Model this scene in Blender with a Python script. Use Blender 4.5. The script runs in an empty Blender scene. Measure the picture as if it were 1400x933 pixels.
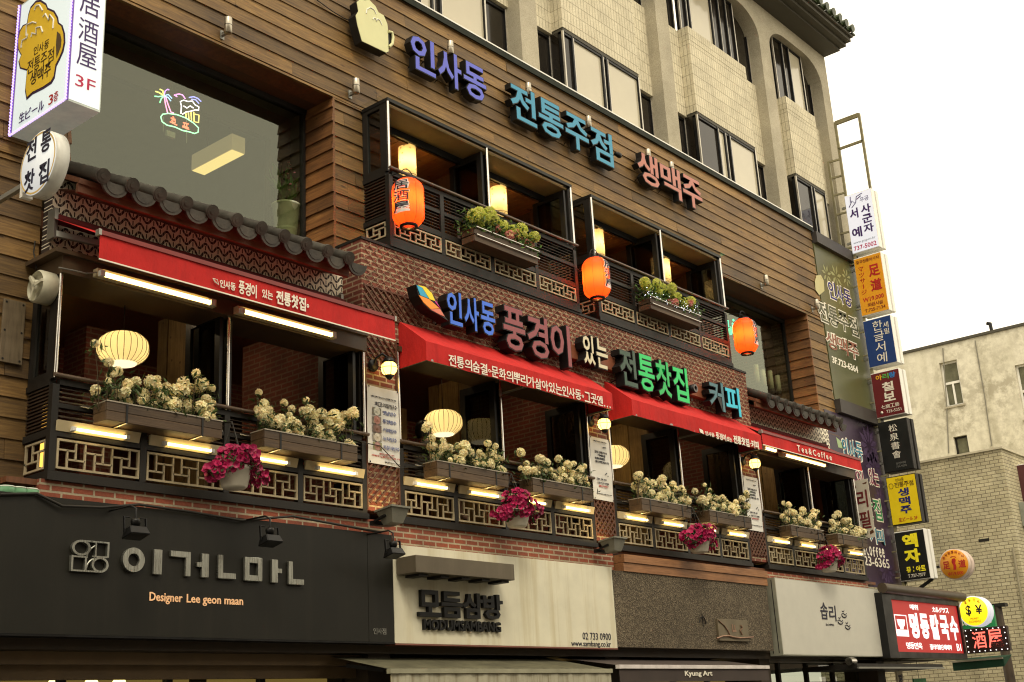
import bpy, bmesh, math, random
from mathutils import Vector, Matrix
random.seed(11)
sc = bpy.context.scene
C = sc.collection

# ------------------------------------------------------------------ camera
F_PX, YAW, PITCH, ROLL = 1677.15, 0.88361088, 0.30684051, -0.05606214
CAM = Vector((0.0, -11.0, 1.6))
_cy, _sy, _cp, _sp, _cr, _sr = math.cos(YAW), math.sin(YAW), math.cos(PITCH), math.sin(PITCH), math.cos(ROLL), math.sin(ROLL)
FW = Vector((_sy * _cp, _cy * _cp, _sp))
_r0 = Vector((_cy, -_sy, 0)); _u0 = _r0.cross(FW)
RT = _r0 * _cr + _u0 * _sr
UP = -_r0 * _sr + _u0 * _cr
cam = bpy.data.objects.new("camera", bpy.data.cameras.new("camera"))
C.objects.link(cam)
cam.data.sensor_width = 36.0
cam.data.lens = F_PX / 1400 * 36.0
cam.data.clip_start = 0.1
cam.data.clip_end = 2000
M = Matrix.Identity(4)
for i in range(3):
    M[i][0], M[i][1], M[i][2], M[i][3] = RT[i], UP[i], -FW[i], CAM[i]
cam.matrix_world = M
sc.camera = cam

# ------------------------------------------------------------------ light
w = bpy.data.worlds.new("World"); sc.world = w; w.use_nodes = True
nt = w.node_tree
bg = nt.nodes["Background"]
sky = nt.nodes.new("ShaderNodeTexSky"); sky.sky_type = 'NISHITA'; sky.sun_disc = False
SUN_EL, SUN_AZ = math.radians(52), math.radians(215)      # from the street side, a little to the left
sky.sun_elevation = SUN_EL; sky.sun_rotation = SUN_AZ
sky.dust_density = 4.0
mx = nt.nodes.new("ShaderNodeMixRGB"); mx.inputs[0].default_value = 0.82
mx.inputs[2].default_value = (10.4, 9.15, 6.9, 1)          # overcast cloud deck over the clear sky
nt.links.new(sky.outputs[0], mx.inputs[1]); nt.links.new(mx.outputs[0], bg.inputs[0])
bg.inputs[1].default_value = 0.15
sun = bpy.data.objects.new("sun", bpy.data.lights.new("sun", 'SUN')); C.objects.link(sun)
sun.data.energy = 0.9; sun.data.angle = math.radians(14); sun.data.color = (1.0, 0.90, 0.70)
_d = Vector((math.sin(SUN_AZ) * math.cos(SUN_EL), math.cos(SUN_AZ) * math.cos(SUN_EL), math.sin(SUN_EL)))
sun.rotation_euler = _d.to_track_quat('Z', 'Y').to_euler()
sc.view_settings.view_transform = 'Standard'
sc.view_settings.look = 'None'
sc.view_settings.exposure = 0.55
sc.view_settings.gamma = 1.0
sc.cycles.sample_clamp_indirect = 4.0
sc.cycles.max_bounces = 8; sc.cycles.filter_width = 1.15
sc.cycles.transparent_max_bounces = 16

# ------------------------------------------------------------------ helpers
def at(px, py, Y=0.0):
    d = FW * F_PX + RT * (px - 700) - UP * (py - 466.5)
    return CAM + d * ((Y - CAM.y) / d.y)
def atx(px, py, X):
    d = FW * F_PX + RT * (px - 700) - UP * (py - 466.5)
    return CAM + d * ((X - CAM.x) / d.x)

def org(o):
    v = Vector((0, 0, 0))
    while o is not None:
        v += o.location; o = o.parent
    return v

def link(name, me, parent=None, mats=()):
    o = bpy.data.objects.new(name, me); C.objects.link(o)
    for m in mats: me.materials.append(m)
    if parent: o.parent = parent
    return o
def tag(o, label=None, cat=None, group=None, kind=None):
    if label: o['label'] = label
    if cat: o['category'] = cat
    if group: o['group'] = group
    if kind: o['kind'] = kind
    return o
def thing(name, loc, label, cat, group=None):
    o = bpy.data.objects.new(name, None); C.objects.link(o)
    o.location = loc; o.empty_display_size = 0.2
    return tag(o, label, cat, group)
def copy_tree(o, parent=None):
    c = o.copy(); C.objects.link(c)
    if parent: c.parent = parent
    for ch in [x for x in list(C.objects) if x.parent == o]: copy_tree(ch, c)
    return c

class MB:
    def __init__(s): s.v = []; s.f = []; s.m = []; s.sm = []
    def add(s, vs, fs, mi=0, smooth=False):
        b = len(s.v); s.v += [Vector(v) for v in vs]
        for f in fs:
            s.f.append([b + i for i in f]); s.m.append(mi); s.sm.append(smooth)
        return s
    def box(s, x0, x1, y0, y1, z0, z1, mi=0):
        x0, x1 = min(x0, x1), max(x0, x1); y0, y1 = min(y0, y1), max(y0, y1); z0, z1 = min(z0, z1), max(z0, z1)
        vs = [(x, y, z) for z in (z0, z1) for y in (y0, y1) for x in (x0, x1)]
        return s.add(vs, [(0, 2, 3, 1), (4, 5, 7, 6), (0, 1, 5, 4), (2, 6, 7, 3), (0, 4, 6, 2), (1, 3, 7, 5)], mi)
    def bar(s, p, q, a, b=None, mi=0, up=(0, 0, 1)):
        """a rectangular bar from p to q; a = width across, b = height along up"""
        b = b or a; p = Vector(p); q = Vector(q); d = (q - p).normalized(); up = Vector(up)
        if abs(d.dot(up)) > 0.98: up = Vector((0, 1, 0))
        r = d.cross(up).normalized(); u = r.cross(d).normalized()
        vs = [e + r * (i * a / 2) + u * (j * b / 2) for e in (p, q) for j in (-1, 1) for i in (-1, 1)]
        return s.add(vs, [(0, 1, 3, 2), (4, 6, 7, 5), (0, 4, 5, 1), (2, 3, 7, 6), (0, 2, 6, 4), (1, 5, 7, 3)], mi)
    def tube(s, pts, r, n=8, mi=0, cap=True, r1=None):
        pts = [Vector(p) for p in pts]; N = len(pts); vs = []; prev = None
        for i, p in enumerate(pts):
            d = (pts[min(i + 1, N - 1)] - pts[max(i - 1, 0)]).normalized()
            if prev is None:
                a = d.cross(Vector((0, 0, 1)) if abs(d.z) < .9 else Vector((1, 0, 0))).normalized()
            else:
                a = (prev - d * prev.dot(d)).normalized()
            prev = a; b = d.cross(a)
            rr = r if r1 is None else r + (r1 - r) * i / max(1, N - 1)
            vs += [p + (a * math.cos(2 * math.pi * k / n) + b * math.sin(2 * math.pi * k / n)) * rr for k in range(n)]
        fs = [(i * n + k, i * n + (k + 1) % n, (i + 1) * n + (k + 1) % n, (i + 1) * n + k) for i in range(N - 1) for k in range(n)]
        s.add(vs, fs, mi, True)
        if cap: s.add(vs[:n], [tuple(range(n))[::-1]], mi); s.add(vs[-n:], [tuple(range(n))], mi)
        return s
    def lathe(s, prof, c, axis='Z', n=24, mi=0, smooth=True):
        """prof: (radius, height) pairs along the axis"""
        c = Vector(c); vs = []
        for r, h in prof:
            for k in range(n):
                a = 2 * math.pi * k / n; x, y = r * math.cos(a), r * math.sin(a)
                vs.append(c + (Vector((x, y, h)) if axis == 'Z' else Vector((h, x, y)) if axis == 'X' else Vector((x, h, y))))
        fs = [(i * n + k, i * n + (k + 1) % n, (i + 1) * n + (k + 1) % n, (i + 1) * n + k) for i in range(len(prof) - 1) for k in range(n)]
        return s.add(vs, fs, mi, smooth)
    def prism(s, poly, fr, n0, n1, mi=0, mside=None, uv=True):
        """poly in the (u, v) of frame fr, from normal offset n0 (back) to n1 (front)"""
        O, U, V, N = fr; k = len(poly)
        area = sum(poly[i][0] * poly[(i + 1) % k][1] - poly[(i + 1) % k][0] * poly[i][1] for i in range(k))
        if area < 0: poly = poly[::-1]
        fv = [O + U * a + V * b + N * n1 for a, b in poly]; bv = [O + U * a + V * b + N * n0 for a, b in poly]
        s.add(fv, [tuple(range(k))], mi)
        s.add(fv + bv, [(i, k + i, k + (i + 1) % k, (i + 1) % k) for i in range(k)], mi if mside is None else mside)
        return s.add(bv, [tuple(range(k))[::-1]], mi if mside is None else mside)
    def quad(s, a, b, c, d, mi=0): return s.add([a, b, c, d], [(0, 1, 2, 3)], mi)
    def merge(s, o):
        b = len(s.v); s.v += o.v; s.f += [[b + i for i in f] for f in o.f]; s.m += o.m; s.sm += o.sm; return s
    def build(s, name, mats, parent=None, bevel=0, loc=None):
        if not isinstance(mats, (list, tuple)): mats = [mats]
        o0 = org(parent) if parent else Vector(loc or (0, 0, 0))
        me = bpy.data.meshes.new(name)
        me.from_pydata([tuple(v - o0) for v in s.v], [], s.f)
        me.polygons.foreach_set("material_index", s.m)
        me.polygons.foreach_set("use_smooth", s.sm)
        if bevel:
            bm = bmesh.new(); bm.from_mesh(me)
            bmesh.ops.remove_doubles(bm, verts=bm.verts, dist=1e-5)
            es = [e for e in bm.edges if len(e.link_faces) == 2 and e.calc_face_angle(0) > .6]
            bmesh.ops.bevel(bm, geom=es, offset=bevel, segments=1, affect='EDGES', clamp_overlap=True)
            bm.to_mesh(me); bm.free()
        me.update()
        o = link(name, me, parent, mats)
        if not parent: o.location = o0
        return o

def FACADE(Y, X=0, Z=0): return (Vector((X, Y, Z)), Vector((1, 0, 0)), Vector((0, 0, 1)), Vector((0, -1, 0)))
def SIDE(X, Y=0, Z=0): return (Vector((X, Y, Z)), Vector((0, -1, 0)), Vector((0, 0, 1)), Vector((-1, 0, 0)))   # u runs to the street

# ---- writing: glyph outlines of the built-in font, fitted to rectangles
_gl = {}
def glyph(s, bold):
    k = (s, bold)
    if k not in _gl:
        c = bpy.data.curves.new("g", 'FONT'); c.body = s; c.offset = bold; c.extrude = 0.5; c.resolution_u = 2
        c.fill_mode = 'BOTH'
        o = bpy.data.objects.new("g", c)
        me = bpy.data.meshes.new_from_object(o)
        V = [v.co.copy() for v in me.vertices]
        Fs = [(list(p.vertices), p.normal.z) for p in me.polygons if p.normal.z > -0.5]
        bpy.data.objects.remove(o); bpy.data.curves.remove(c); bpy.data.meshes.remove(me)
        if V:
            x0, x1 = min(v.x for v in V), max(v.x for v in V); y0, y1 = min(v.y for v in V), max(v.y for v in V)
        else: x0 = y0 = 0; x1 = y1 = 1
        _gl[k] = (V, Fs, x0, x1, y0, y1)
    return _gl[k]
def put(mb, s, fr, u0, u1, v0, v1, n0=0.0, n1=0.004, bold=0.0, mi=0, ms=None, keep=False, skew=0.0):
    V, Fs, x0, x1, y0, y1 = glyph(s, bold); O, U, W, N = fr
    if s in ('ー', '一', '-'): v0, v1 = v0 + (v1 - v0) * .45, v0 + (v1 - v0) * .57
    if s in ('ㅣ', ':', '|'): u0, u1 = u0 + (u1 - u0) * .42, u0 + (u1 - u0) * .58
    sx = (u1 - u0) / max(1e-6, x1 - x0); sy = (v1 - v0) / max(1e-6, y1 - y0); ox = oy = 0
    if keep:
        k = min(sx, sy); ox = ((u1 - u0) - k * (x1 - x0)) / 2; oy = ((v1 - v0) - k * (y1 - y0)) / 2; sx = sy = k
    vs = []
    for v in V:
        a, b = u0 + ox + (v.x - x0) * sx, v0 + oy + (v.y - y0) * sy
        vs.append(O + U * (a + skew * (b - v0)) + W * b + N * (n1 if v.z > 0 else n0))
    b = len(mb.v); mb.v += vs
    for f, nz in Fs:
        mb.f.append([b + i for i in f]); mb.m.append(mi if nz > 0.5 or ms is None else ms); mb.sm.append(False)
    return mb
def row(mb, s, fr, u0, u1, v0, v1, gap=0.06, **k):
    """syllables in equal cells"""
    n = len(s); c = (u1 - u0) / n
    for i, ch in enumerate(s):
        if ch != ' ': put(mb, ch, fr, u0 + c * (i + gap / 2), u0 + c * (i + 1 - gap / 2), v0, v1, **k)
    return mb
def col(mb, s, fr, u0, u1, v0, v1, gap=0.12, **k):
    n = len(s); c = (v1 - v0) / n
    for i, ch in enumerate(s):
        if ch != ' ': put(mb, ch, fr, u0, u1, v1 - c * (i + 1 - gap / 2), v1 - c * (i + gap / 2), **k)
    return mb

# ------------------------------------------------------------------ materials
_mats = {}
def nodes(name):
    m = bpy.data.materials.new(name); m.use_nodes = True
    n = m.node_tree.nodes; return m, n, m.node_tree.links, n["Principled BSDF"]
def coord(n, l, scale=(1, 1, 1), rnd=True):
    tc = n.new("ShaderNodeTexCoord"); mp = n.new("ShaderNodeMapping"); mp.inputs['Scale'].default_value = scale
    l.new(tc.outputs['Object'], mp.inputs[0])
    if rnd:
        oi = n.new("ShaderNodeObjectInfo"); mu = n.new("ShaderNodeMath"); mu.operation = 'MULTIPLY'; mu.inputs[1].default_value = 37.0
        l.new(oi.outputs['Random'], mu.inputs[0]); l.new(mu.outputs[0], mp.inputs['Location'])
    return mp
def noise(n, l, vec, scale, detail=6, rough=.6):
    t = n.new("ShaderNodeTexNoise"); t.inputs['Scale'].default_value = scale; t.inputs['Detail'].default_value = detail
    t.inputs['Roughness'].default_value = rough; l.new(vec.outputs[0], t.inputs['Vector']); return t
def ramp(n, l, src, stops):
    r = n.new("ShaderNodeValToRGB"); e = r.color_ramp.elements
    while len(e) < len(stops): e.new(0.5)
    for x, (p, c) in zip(e, stops): x.position = p; x.color = (*c, 1) if len(c) == 3 else c
    l.new(src, r.inputs[0]); return r
def mixc(n, l, fac, a, b, mode='MIX'):
    m = n.new("ShaderNodeMixRGB"); m.blend_type = mode
    for i, x in ((0, fac), (1, a), (2, b)):
        if isinstance(x, (int, float)): m.inputs[i].default_value = x
        elif isinstance(x, tuple): m.inputs[i].default_value = (*x, 1)
        else: l.new(x, m.inputs[i])
    return m
def sc3(c, k): return tuple(min(1, x * k) for x in c)
def mat(name, colr, rough=.6, metal=0., var=.18, scale=4., stretch=(1, 1, 1), bump=0., bscale=60., island=0., emit=0., ecol=None, coat=0., objvar=0., spec=.3):
    if name in _mats: return _mats[name]
    m, n, l, p = nodes(name); mp = coord(n, l, stretch)
    t = noise(n, l, mp, scale)
    r = ramp(n, l, t.outputs['Fac'], [(.3, sc3(colr, 1 - var)), (.7, sc3(colr, 1 + var))]); out = r.outputs[0]
    if island or objvar:
        src = n.new("ShaderNodeNewGeometry").outputs['Random Per Island'] if island else n.new("ShaderNodeObjectInfo").outputs['Random']
        k = island or objvar
        rr = ramp(n, l, src, [(0, (1 - k,) * 3), (1, (1 + k * .6,) * 3)])
        out = mixc(n, l, 1.0, out, rr.outputs[0], 'MULTIPLY').outputs[0]
    l.new(out, p.inputs['Base Color'])
    rr = ramp(n, l, t.outputs['Fac'], [(.25, (max(0, rough - .12),) * 3), (.75, (min(1, rough + .12),) * 3)])
    l.new(rr.outputs[0], p.inputs['Roughness'])
    p.inputs['Metallic'].default_value = metal; p.inputs['Specular IOR Level'].default_value = spec
    p.inputs['Coat Weight'].default_value = coat
    if emit:
        p.inputs['Emission Color'].default_value = (*(ecol or colr), 1); p.inputs['Emission Strength'].default_value = emit
    if bump:
        t2 = noise(n, l, mp, bscale); b = n.new("ShaderNodeBump"); b.inputs['Strength'].default_value = bump; b.inputs['Distance'].default_value = .01
        l.new(t2.outputs['Fac'], b.inputs['Height']); l.new(b.outputs[0], p.inputs['Normal'])
    _mats[name] = m; return m

def wood(name, tones, grain=(1.2, 9, 22), island=.3, rough=.62, knots=True):
    """tones: dark, mid, light; each board (mesh island) gets its own tone"""
    m, n, l, p = nodes(name); mp = coord(n, l, grain)
    g = n.new("ShaderNodeNewGeometry")
    ad = n.new("ShaderNodeVectorMath"); ad.operation = 'ADD'; sc_ = n.new("ShaderNodeVectorMath"); sc_.operation = 'SCALE'; sc_.inputs['Scale'].default_value = 61
    cb = n.new("ShaderNodeCombineXYZ"); l.new(g.outputs['Random Per Island'], cb.inputs[0]); l.new(g.outputs['Random Per Island'], cb.inputs[2])
    l.new(cb.outputs[0], sc_.inputs[0]); l.new(mp.outputs[0], ad.inputs[0]); l.new(sc_.outputs[0], ad.inputs[1])
    t = noise(n, l, ad, 2.2, 8, .65)
    r = ramp(n, l, t.outputs['Fac'], [(.25, tones[0]), (.5, tones[1]), (.75, tones[2])])
    iv = ramp(n, l, g.outputs['Random Per Island'], [(0, (1 - island,) * 3), (.5, (1, .97, .93)), (1, (1 + island, 1 + island * .92, 1 + island * .75))])
    c = mixc(n, l, 1.0, r.outputs[0], iv.outputs[0], 'MULTIPLY')
    mp2 = coord(n, l, (.5, 1, 1.3)); t2 = noise(n, l, mp2, 1.3, 5)     # weather stains
    st = ramp(n, l, t2.outputs['Fac'], [(.32, (.42, .38, .33)), (.56, (1, 1, 1))])
    c2 = mixc(n, l, .85, c.outputs[0], st.outputs[0], 'MULTIPLY')
    out = c2.outputs[0]
    if knots:
        vo = n.new("ShaderNodeTexVoronoi"); vo.inputs['Scale'].default_value = 1.0; mpk = coord(n, l, (2.2, 6, 6)); l.new(mpk.outputs[0], vo.inputs['Vector'])
        kr = ramp(n, l, vo.outputs['Distance'], [(.05, (.25, .2, .16)), (.13, (1, 1, 1))])
        out = mixc(n, l, .8, out, kr.outputs[0], 'MULTIPLY').outputs[0]
    l.new(out, p.inputs['Base Color']); p.inputs['Roughness'].default_value = rough
    b = n.new("ShaderNodeBump"); b.inputs['Strength'].default_value = .5; b.inputs['Distance'].default_value = .006
    l.new(t.outputs['Fac'], b.inputs['Height']); l.new(b.outputs[0], p.inputs['Normal'])
    return m

def brick(name, c1, c2, mortar, bw=.225, rh=.068, ms=.011, stain=.5, soft=.1, off=.5):
    m, n, l, p = nodes(name)
    tc = n.new("ShaderNodeTexCoord"); sp = n.new("ShaderNodeSeparateXYZ"); l.new(tc.outputs['Object'], sp.inputs[0])
    a = n.new("ShaderNodeMath"); l.new(sp.outputs[0], a.inputs[0]); l.new(sp.outputs[1], a.inputs[1])
    cb = n.new("ShaderNodeCombineXYZ"); l.new(a.outputs[0], cb.inputs[0]); l.new(sp.outputs[2], cb.inputs[1])
    bt = n.new("ShaderNodeTexBrick"); l.new(cb.outputs[0], bt.inputs['Vector'])
    bt.inputs['Color1'].default_value = (*c1, 1); bt.inputs['Color2'].default_value = (*c2, 1); bt.inputs['Mortar'].default_value = (*mortar, 1)
    bt.offset = off; bt.inputs['Scale'].default_value = 1; bt.inputs['Brick Width'].default_value = bw; bt.inputs['Row Height'].default_value = rh
    bt.inputs['Mortar Size'].default_value = ms; bt.inputs['Mortar Smooth'].default_value = soft; bt.inputs['Bias'].default_value = -.1
    mp = coord(n, l, (1, 1, 1), False); t = noise(n, l, mp, 1.7, 6); t2 = noise(n, l, mp, 30, 4)
    s = ramp(n, l, t.outputs['Fac'], [(.3, (1 - stain,) * 3), (.62, (1.08, 1.08, 1.08))])
    c = mixc(n, l, .8, bt.outputs[0], s.outputs[0], 'MULTIPLY')
    s2 = ramp(n, l, t2.outputs['Fac'], [(.3, (.75,) * 3), (.7, (1.15,) * 3)])
    c = mixc(n, l, .7, c.outputs[0], s2.outputs[0], 'MULTIPLY')
    l.new(c.outputs[0], p.inputs['Base Color']); p.inputs['Roughness'].default_value = .85
    iv = n.new("ShaderNodeMath"); iv.operation = 'MULTIPLY_ADD'; iv.inputs[1].default_value = -1.0; l.new(bt.outputs['Fac'], iv.inputs[0]); l.new(t2.outputs['Fac'], iv.inputs[2])
    b = n.new("ShaderNodeBump"); b.inputs['Strength'].default_value = .8; b.inputs['Distance'].default_value = .008
    l.new(iv.outputs[0], b.inputs['Height']); l.new(b.outputs[0], p.inputs['Normal'])
    return m

def streaky(name, base, stain, amount=.5, zscale=.12, rough=.55, mottling=.12, xs=2.2):
    """panel with vertical run-off stains"""
    m, n, l, p = nodes(name); mp = coord(n, l, (xs, xs, zscale), False); t = noise(n, l, mp, 2.0, 7, .7)
    mp2 = coord(n, l, (1, 1, 1), False); t2 = noise(n, l, mp2, 2.5, 6)
    b0 = ramp(n, l, t2.outputs['Fac'], [(.3, sc3(base, 1 - mottling)), (.7, sc3(base, 1 + mottling))])
    f = ramp(n, l, t.outputs['Fac'], [(.5, (0, 0, 0)), (.72, (amount,) * 3)])
    c = mixc(n, l, f.outputs[0], b0.outputs[0], stain)
    l.new(c.outputs[0], p.inputs['Base Color']); p.inputs['Roughness'].default_value = rough; p.inputs['Specular IOR Level'].default_value = .25
    return m

def plaster(name, base, dark):
    m, n, l, p = nodes(name); mp = coord(n, l, (1, 1, 1), False)
    t = noise(n, l, mp, .55, 10, .72); t2 = noise(n, l, mp, 3.2, 8, .7); mp3 = coord(n, l, (2, 2, .25), False); t3 = noise(n, l, mp3, 1.2, 6)
    a = ramp(n, l, t.outputs['Fac'], [(.40, (0, 0, 0)), (.66, (1, 1, 1))])
    b = ramp(n, l, t2.outputs['Fac'], [(.44, sc3(dark, 1)), (.6, base)])
    c = mixc(n, l, a.outputs[0], b.outputs[0], base)
    s = ramp(n, l, t3.outputs['Fac'], [(.35, (.78, .77, .72)), (.6, (1, 1, 1))])
    c = mixc(n, l, .7, c.outputs[0], s.outputs[0], 'MULTIPLY')
    l.new(c.outputs[0], p.inputs['Base Color']); p.inputs['Roughness'].default_value = .9
    bp = n.new("ShaderNodeBump"); bp.inputs['Strength'].default_value = .4; bp.inputs['Distance'].default_value = .02
    l.new(t2.outputs['Fac'], bp.inputs['Height']); l.new(bp.outputs[0], p.inputs['Normal'])
    return m

def speckle(name, cols, scale=70, rough=.85, bump=.8):
    m, n, l, p = nodes(name); mp = coord(n, l, (1, 1, 1), False)
    v = n.new("ShaderNodeTexVoronoi"); v.inputs['Scale'].default_value = scale; l.new(mp.outputs[0], v.inputs['Vector'])
    sp = n.new("ShaderNodeSeparateColor"); l.new(v.outputs['Color'], sp.inputs[0])
    r = ramp(n, l, sp.outputs[0], [(i / (len(cols) - 1), c) for i, c in enumerate(cols)])
    t = noise(n, l, mp, 1.2, 6); s = ramp(n, l, t.outputs['Fac'], [(.3, (.7, .7, .68)), (.65, (1.1,) * 3)])
    c = mixc(n, l, .8, r.outputs[0], s.outputs[0], 'MULTIPLY')
    l.new(c.outputs[0], p.inputs['Base Color']); p.inputs['Roughness'].default_value = rough
    b = n.new("ShaderNodeBump"); b.inputs['Strength'].default_value = bump; b.inputs['Distance'].default_value = .01
    l.new(v.outputs['Distance'], b.inputs['Height']); l.new(b.outputs[0], p.inputs['Normal'])
    return m

def glass(name, tint=(.55, .58, .55), gl=(1, 1, 1), ior=1.5):
    m, n, l, p = nodes(name); n.remove(p)
    tr = n.new("ShaderNodeBsdfTransparent"); tr.inputs[0].default_value = (*tint, 1)
    gs = n.new("ShaderNodeBsdfGlossy"); gs.inputs[0].default_value = (*gl, 1); gs.inputs['Roughness'].default_value = .02
    fr = n.new("ShaderNodeFresnel"); fr.inputs[0].default_value = ior
    ge = n.new("ShaderNodeNewGeometry"); iv = n.new("ShaderNodeMath"); iv.operation = 'SUBTRACT'; iv.inputs[0].default_value = 1; l.new(ge.outputs['Backfacing'], iv.inputs[1])
    mu = n.new("ShaderNodeMath"); mu.operation = 'MULTIPLY'; l.new(fr.outputs[0], mu.inputs[0]); l.new(iv.outputs[0], mu.inputs[1])   # only the outer skin reflects
    mxs = n.new("ShaderNodeMixShader"); l.new(mu.outputs[0], mxs.inputs[0]); l.new(tr.outputs[0], mxs.inputs[1]); l.new(gs.outputs[0], mxs.inputs[2])
    l.new(mxs.outputs[0], n["Material Output"].inputs[0]); return m

def paper(name, colr, tcol, emit=0.0, spots=False, f=.75):
    """lantern paper lit by the bulb inside"""
    m, n, l, p = nodes(name); p.inputs['Base Color'].default_value = (*colr, 1); p.inputs['Roughness'].default_value = .5
    if emit: p.inputs['Emission Color'].default_value = (*tcol, 1); p.inputs['Emission Strength'].default_value = emit
    t = n.new("ShaderNodeBsdfTranslucent"); t.inputs[0].default_value = (*tcol, 1)
    if spots:
        mp = coord(n, l, (1, 1, 1)); v = n.new("ShaderNodeTexVoronoi"); v.inputs['Scale'].default_value = 11; l.new(mp.outputs[0], v.inputs['Vector'])
        r = ramp(n, l, v.outputs['Distance'], [(.16, (tcol[0] * .45, tcol[1] * .3, tcol[2] * .2)), (.24, tcol)]); l.new(r.outputs[0], t.inputs[0])
    mxs = n.new("ShaderNodeMixShader"); mxs.inputs[0].default_value = f
    l.new(p.outputs[0], mxs.inputs[1]); l.new(t.outputs[0], mxs.inputs[2]); l.new(mxs.outputs[0], n["Material Output"].inputs[0]); return m

def emis(name, c, s):
    m, n, l, p = nodes(name); p.inputs['Base Color'].default_value = (*sc3(c, .5), 1)
    p.inputs['Emission Color'].default_value = (*c, 1); p.inputs['Emission Strength'].default_value = s; return m

def wave_pattern(name):
    """cast tile pattern of linked crescents: dark ropes on a cream ground"""
    m, n, l, p = nodes(name)
    tc = n.new("ShaderNodeTexCoord"); sp = n.new("ShaderNodeSeparateXYZ"); l.new(tc.outputs['Object'], sp.inputs[0])
    def mt(op, a, b=None, c=None):
        x = n.new("ShaderNodeMath"); x.operation = op
        for i, q in enumerate((a, b, c)):
            if q is None: continue
            if isinstance(q, (int, float)): x.inputs[i].default_value = q
            else: l.new(q, x.inputs[i])
        return x.outputs[0]
    P_, HZ, A_, T_ = .172, .104, .036, .0135
    ang = mt('MULTIPLY', sp.outputs[0], 2 * math.pi / P_)
    s = mt('SINE', ang); c = mt('COSINE', ang)
    nrm = mt('SQRT', mt('ADD', 1.0, mt('MULTIPLY', mt('MULTIPLY', c, c), (A_ * 2 * math.pi / P_) ** 2)))
    f = mt('SUBTRACT', mt('FRACT', mt('DIVIDE', mt('ADD', sp.outputs[2], mt('MULTIPLY', s, -A_)), HZ)), .5)
    d = mt('DIVIDE', mt('MULTIPLY', mt('ABSOLUTE', f), HZ), nrm)
    rope = mt('LESS_THAN', d, T_)
    seam = mt('LESS_THAN', mt('ABSOLUTE', mt('SUBTRACT', mt('ABSOLUTE', c), .80)), .045)            # joints on the steep flanks
    leaf = mt('MULTIPLY', mt('LESS_THAN', mt('ABSOLUTE', c), .24), mt('GREATER_THAN', d, T_ + .011))  # short strokes nested in each bend
    fac = mt('MAXIMUM', mt('MULTIPLY', rope, mt('SUBTRACT', 1.0, seam)), leaf)
    t = noise(n, l, coord(n, l, (1, 1, 1), False), 9, 5)
    cr = ramp(n, l, t.outputs['Fac'], [(.3, (.78, .72, .54)), (.7, (.90, .85, .68))])
    dk = ramp(n, l, t.outputs['Fac'], [(.3, (.028, .018, .014)), (.7, (.05, .034, .026))])
    mm = mixc(n, l, fac, cr.outputs[0], dk.outputs[0])
    l.new(mm.outputs[0], p.inputs['Base Color']); p.inputs['Roughness'].default_value = .7
    b = n.new("ShaderNodeBump"); b.inputs['Strength'].default_value = .9; b.inputs['Distance'].default_value = .012
    l.new(fac, b.inputs['Height']); l.new(b.outputs[0], p.inputs['Normal']); return m

M_CLAD = wood("weathered_cladding", ((.060, .031, .008), (.168, .095, .025), (.295, .180, .054)), island=.40)
M_REVEAL = wood("reveal_boards", ((.075, .028, .008), (.19, .08, .022), (.30, .145, .043)), grain=(9, 1.2, 22), island=.3)
M_SOFFIT = mat("red_brown_soffit", (.085, .038, .018), .5, var=.35, scale=3, stretch=(1, 6, 1))
M_FASCIA = wood("eave_fascia_board", ((.10, .04, .018), (.16, .06, .025), (.2, .09, .04)), island=.1)
M_BRICK = brick("red_brick", (.235, .06, .034), (.15, .045, .028), (.40, .31, .19))
M_BRICKLOW = brick("orange_red_brick", (.30, .075, .036), (.22, .058, .03), (.40, .33, .22))
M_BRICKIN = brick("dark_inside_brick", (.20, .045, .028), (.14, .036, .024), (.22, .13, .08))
M_DARK = mat("black_brown_frame", (.0125, .0105, .008), .55, var=.3, bump=.15)
M_BLACK = mat("black_metal", (.012, .012, .012), .4, metal=.3)
M_STEEL = mat("bright_steel_post", (.62, .60, .56), .22, metal=1.0)
M_GREYMET = mat("grey_metal", (.28, .28, .25), .45, metal=.7)
M_SILVER = mat("brushed_silver", (.42, .43, .38), .32, metal=.9, stretch=(30, 1, 1))
M_LATT = mat("pale_lattice_wood", (.36, .30, .19), .6, var=.25, scale=6)
M_LOUV = mat("dark_louvre_wood", (.032, .02, .012), .5, var=.35)
M_PLANT = wood("planter_boards", ((.042, .023, .010), (.075, .043, .018), (.105, .066, .030)), island=.15)
M_GLASS = glass("clear_glass")
M_GLASSBIG = glass("large_pane_glass", (.78, .80, .70), (.90, .95, .78), 1.85)
M_GLASSDK = glass("dark_glass", (.5, .52, .48))
M_CONC = speckle("aggregate_concrete", ((.28, .25, .18), (.4, .36, .27), (.34, .31, .22), (.46, .42, .32)), 90, .9, .25)
M_CREAMT = brick("cream_wall_tile", (.60, .55, .40), (.54, .49, .35), (.24, .21, .135), bw=.089, rh=.235, ms=.0045, stain=.22, off=0.)
M_CREAMP = mat("cream_pane", (.46, .42, .31), .18, var=.05, scale=1.2, coat=.4)  # even cream pane colour under a clear coat
M_PAVE = speckle("street_granite", ((.14, .13, .12), (.22, .21, .19), (.18, .17, .16)), 40, .9, .3)
M_ASPH = mat("asphalt", (.05, .05, .05), .9, bump=.4)
M_ROOFT = mat("grey_clay_tile", (.058, .053, .043), .6, var=.4, scale=9, bump=.3, bscale=40, objvar=.25)
M_GREENT = mat("green_glazed_tile", (.035, .05, .022), .35, var=.4, scale=9)
M_CORN = mat("dark_cornice_paint", (.06, .055, .04), .6, var=.2)
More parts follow.
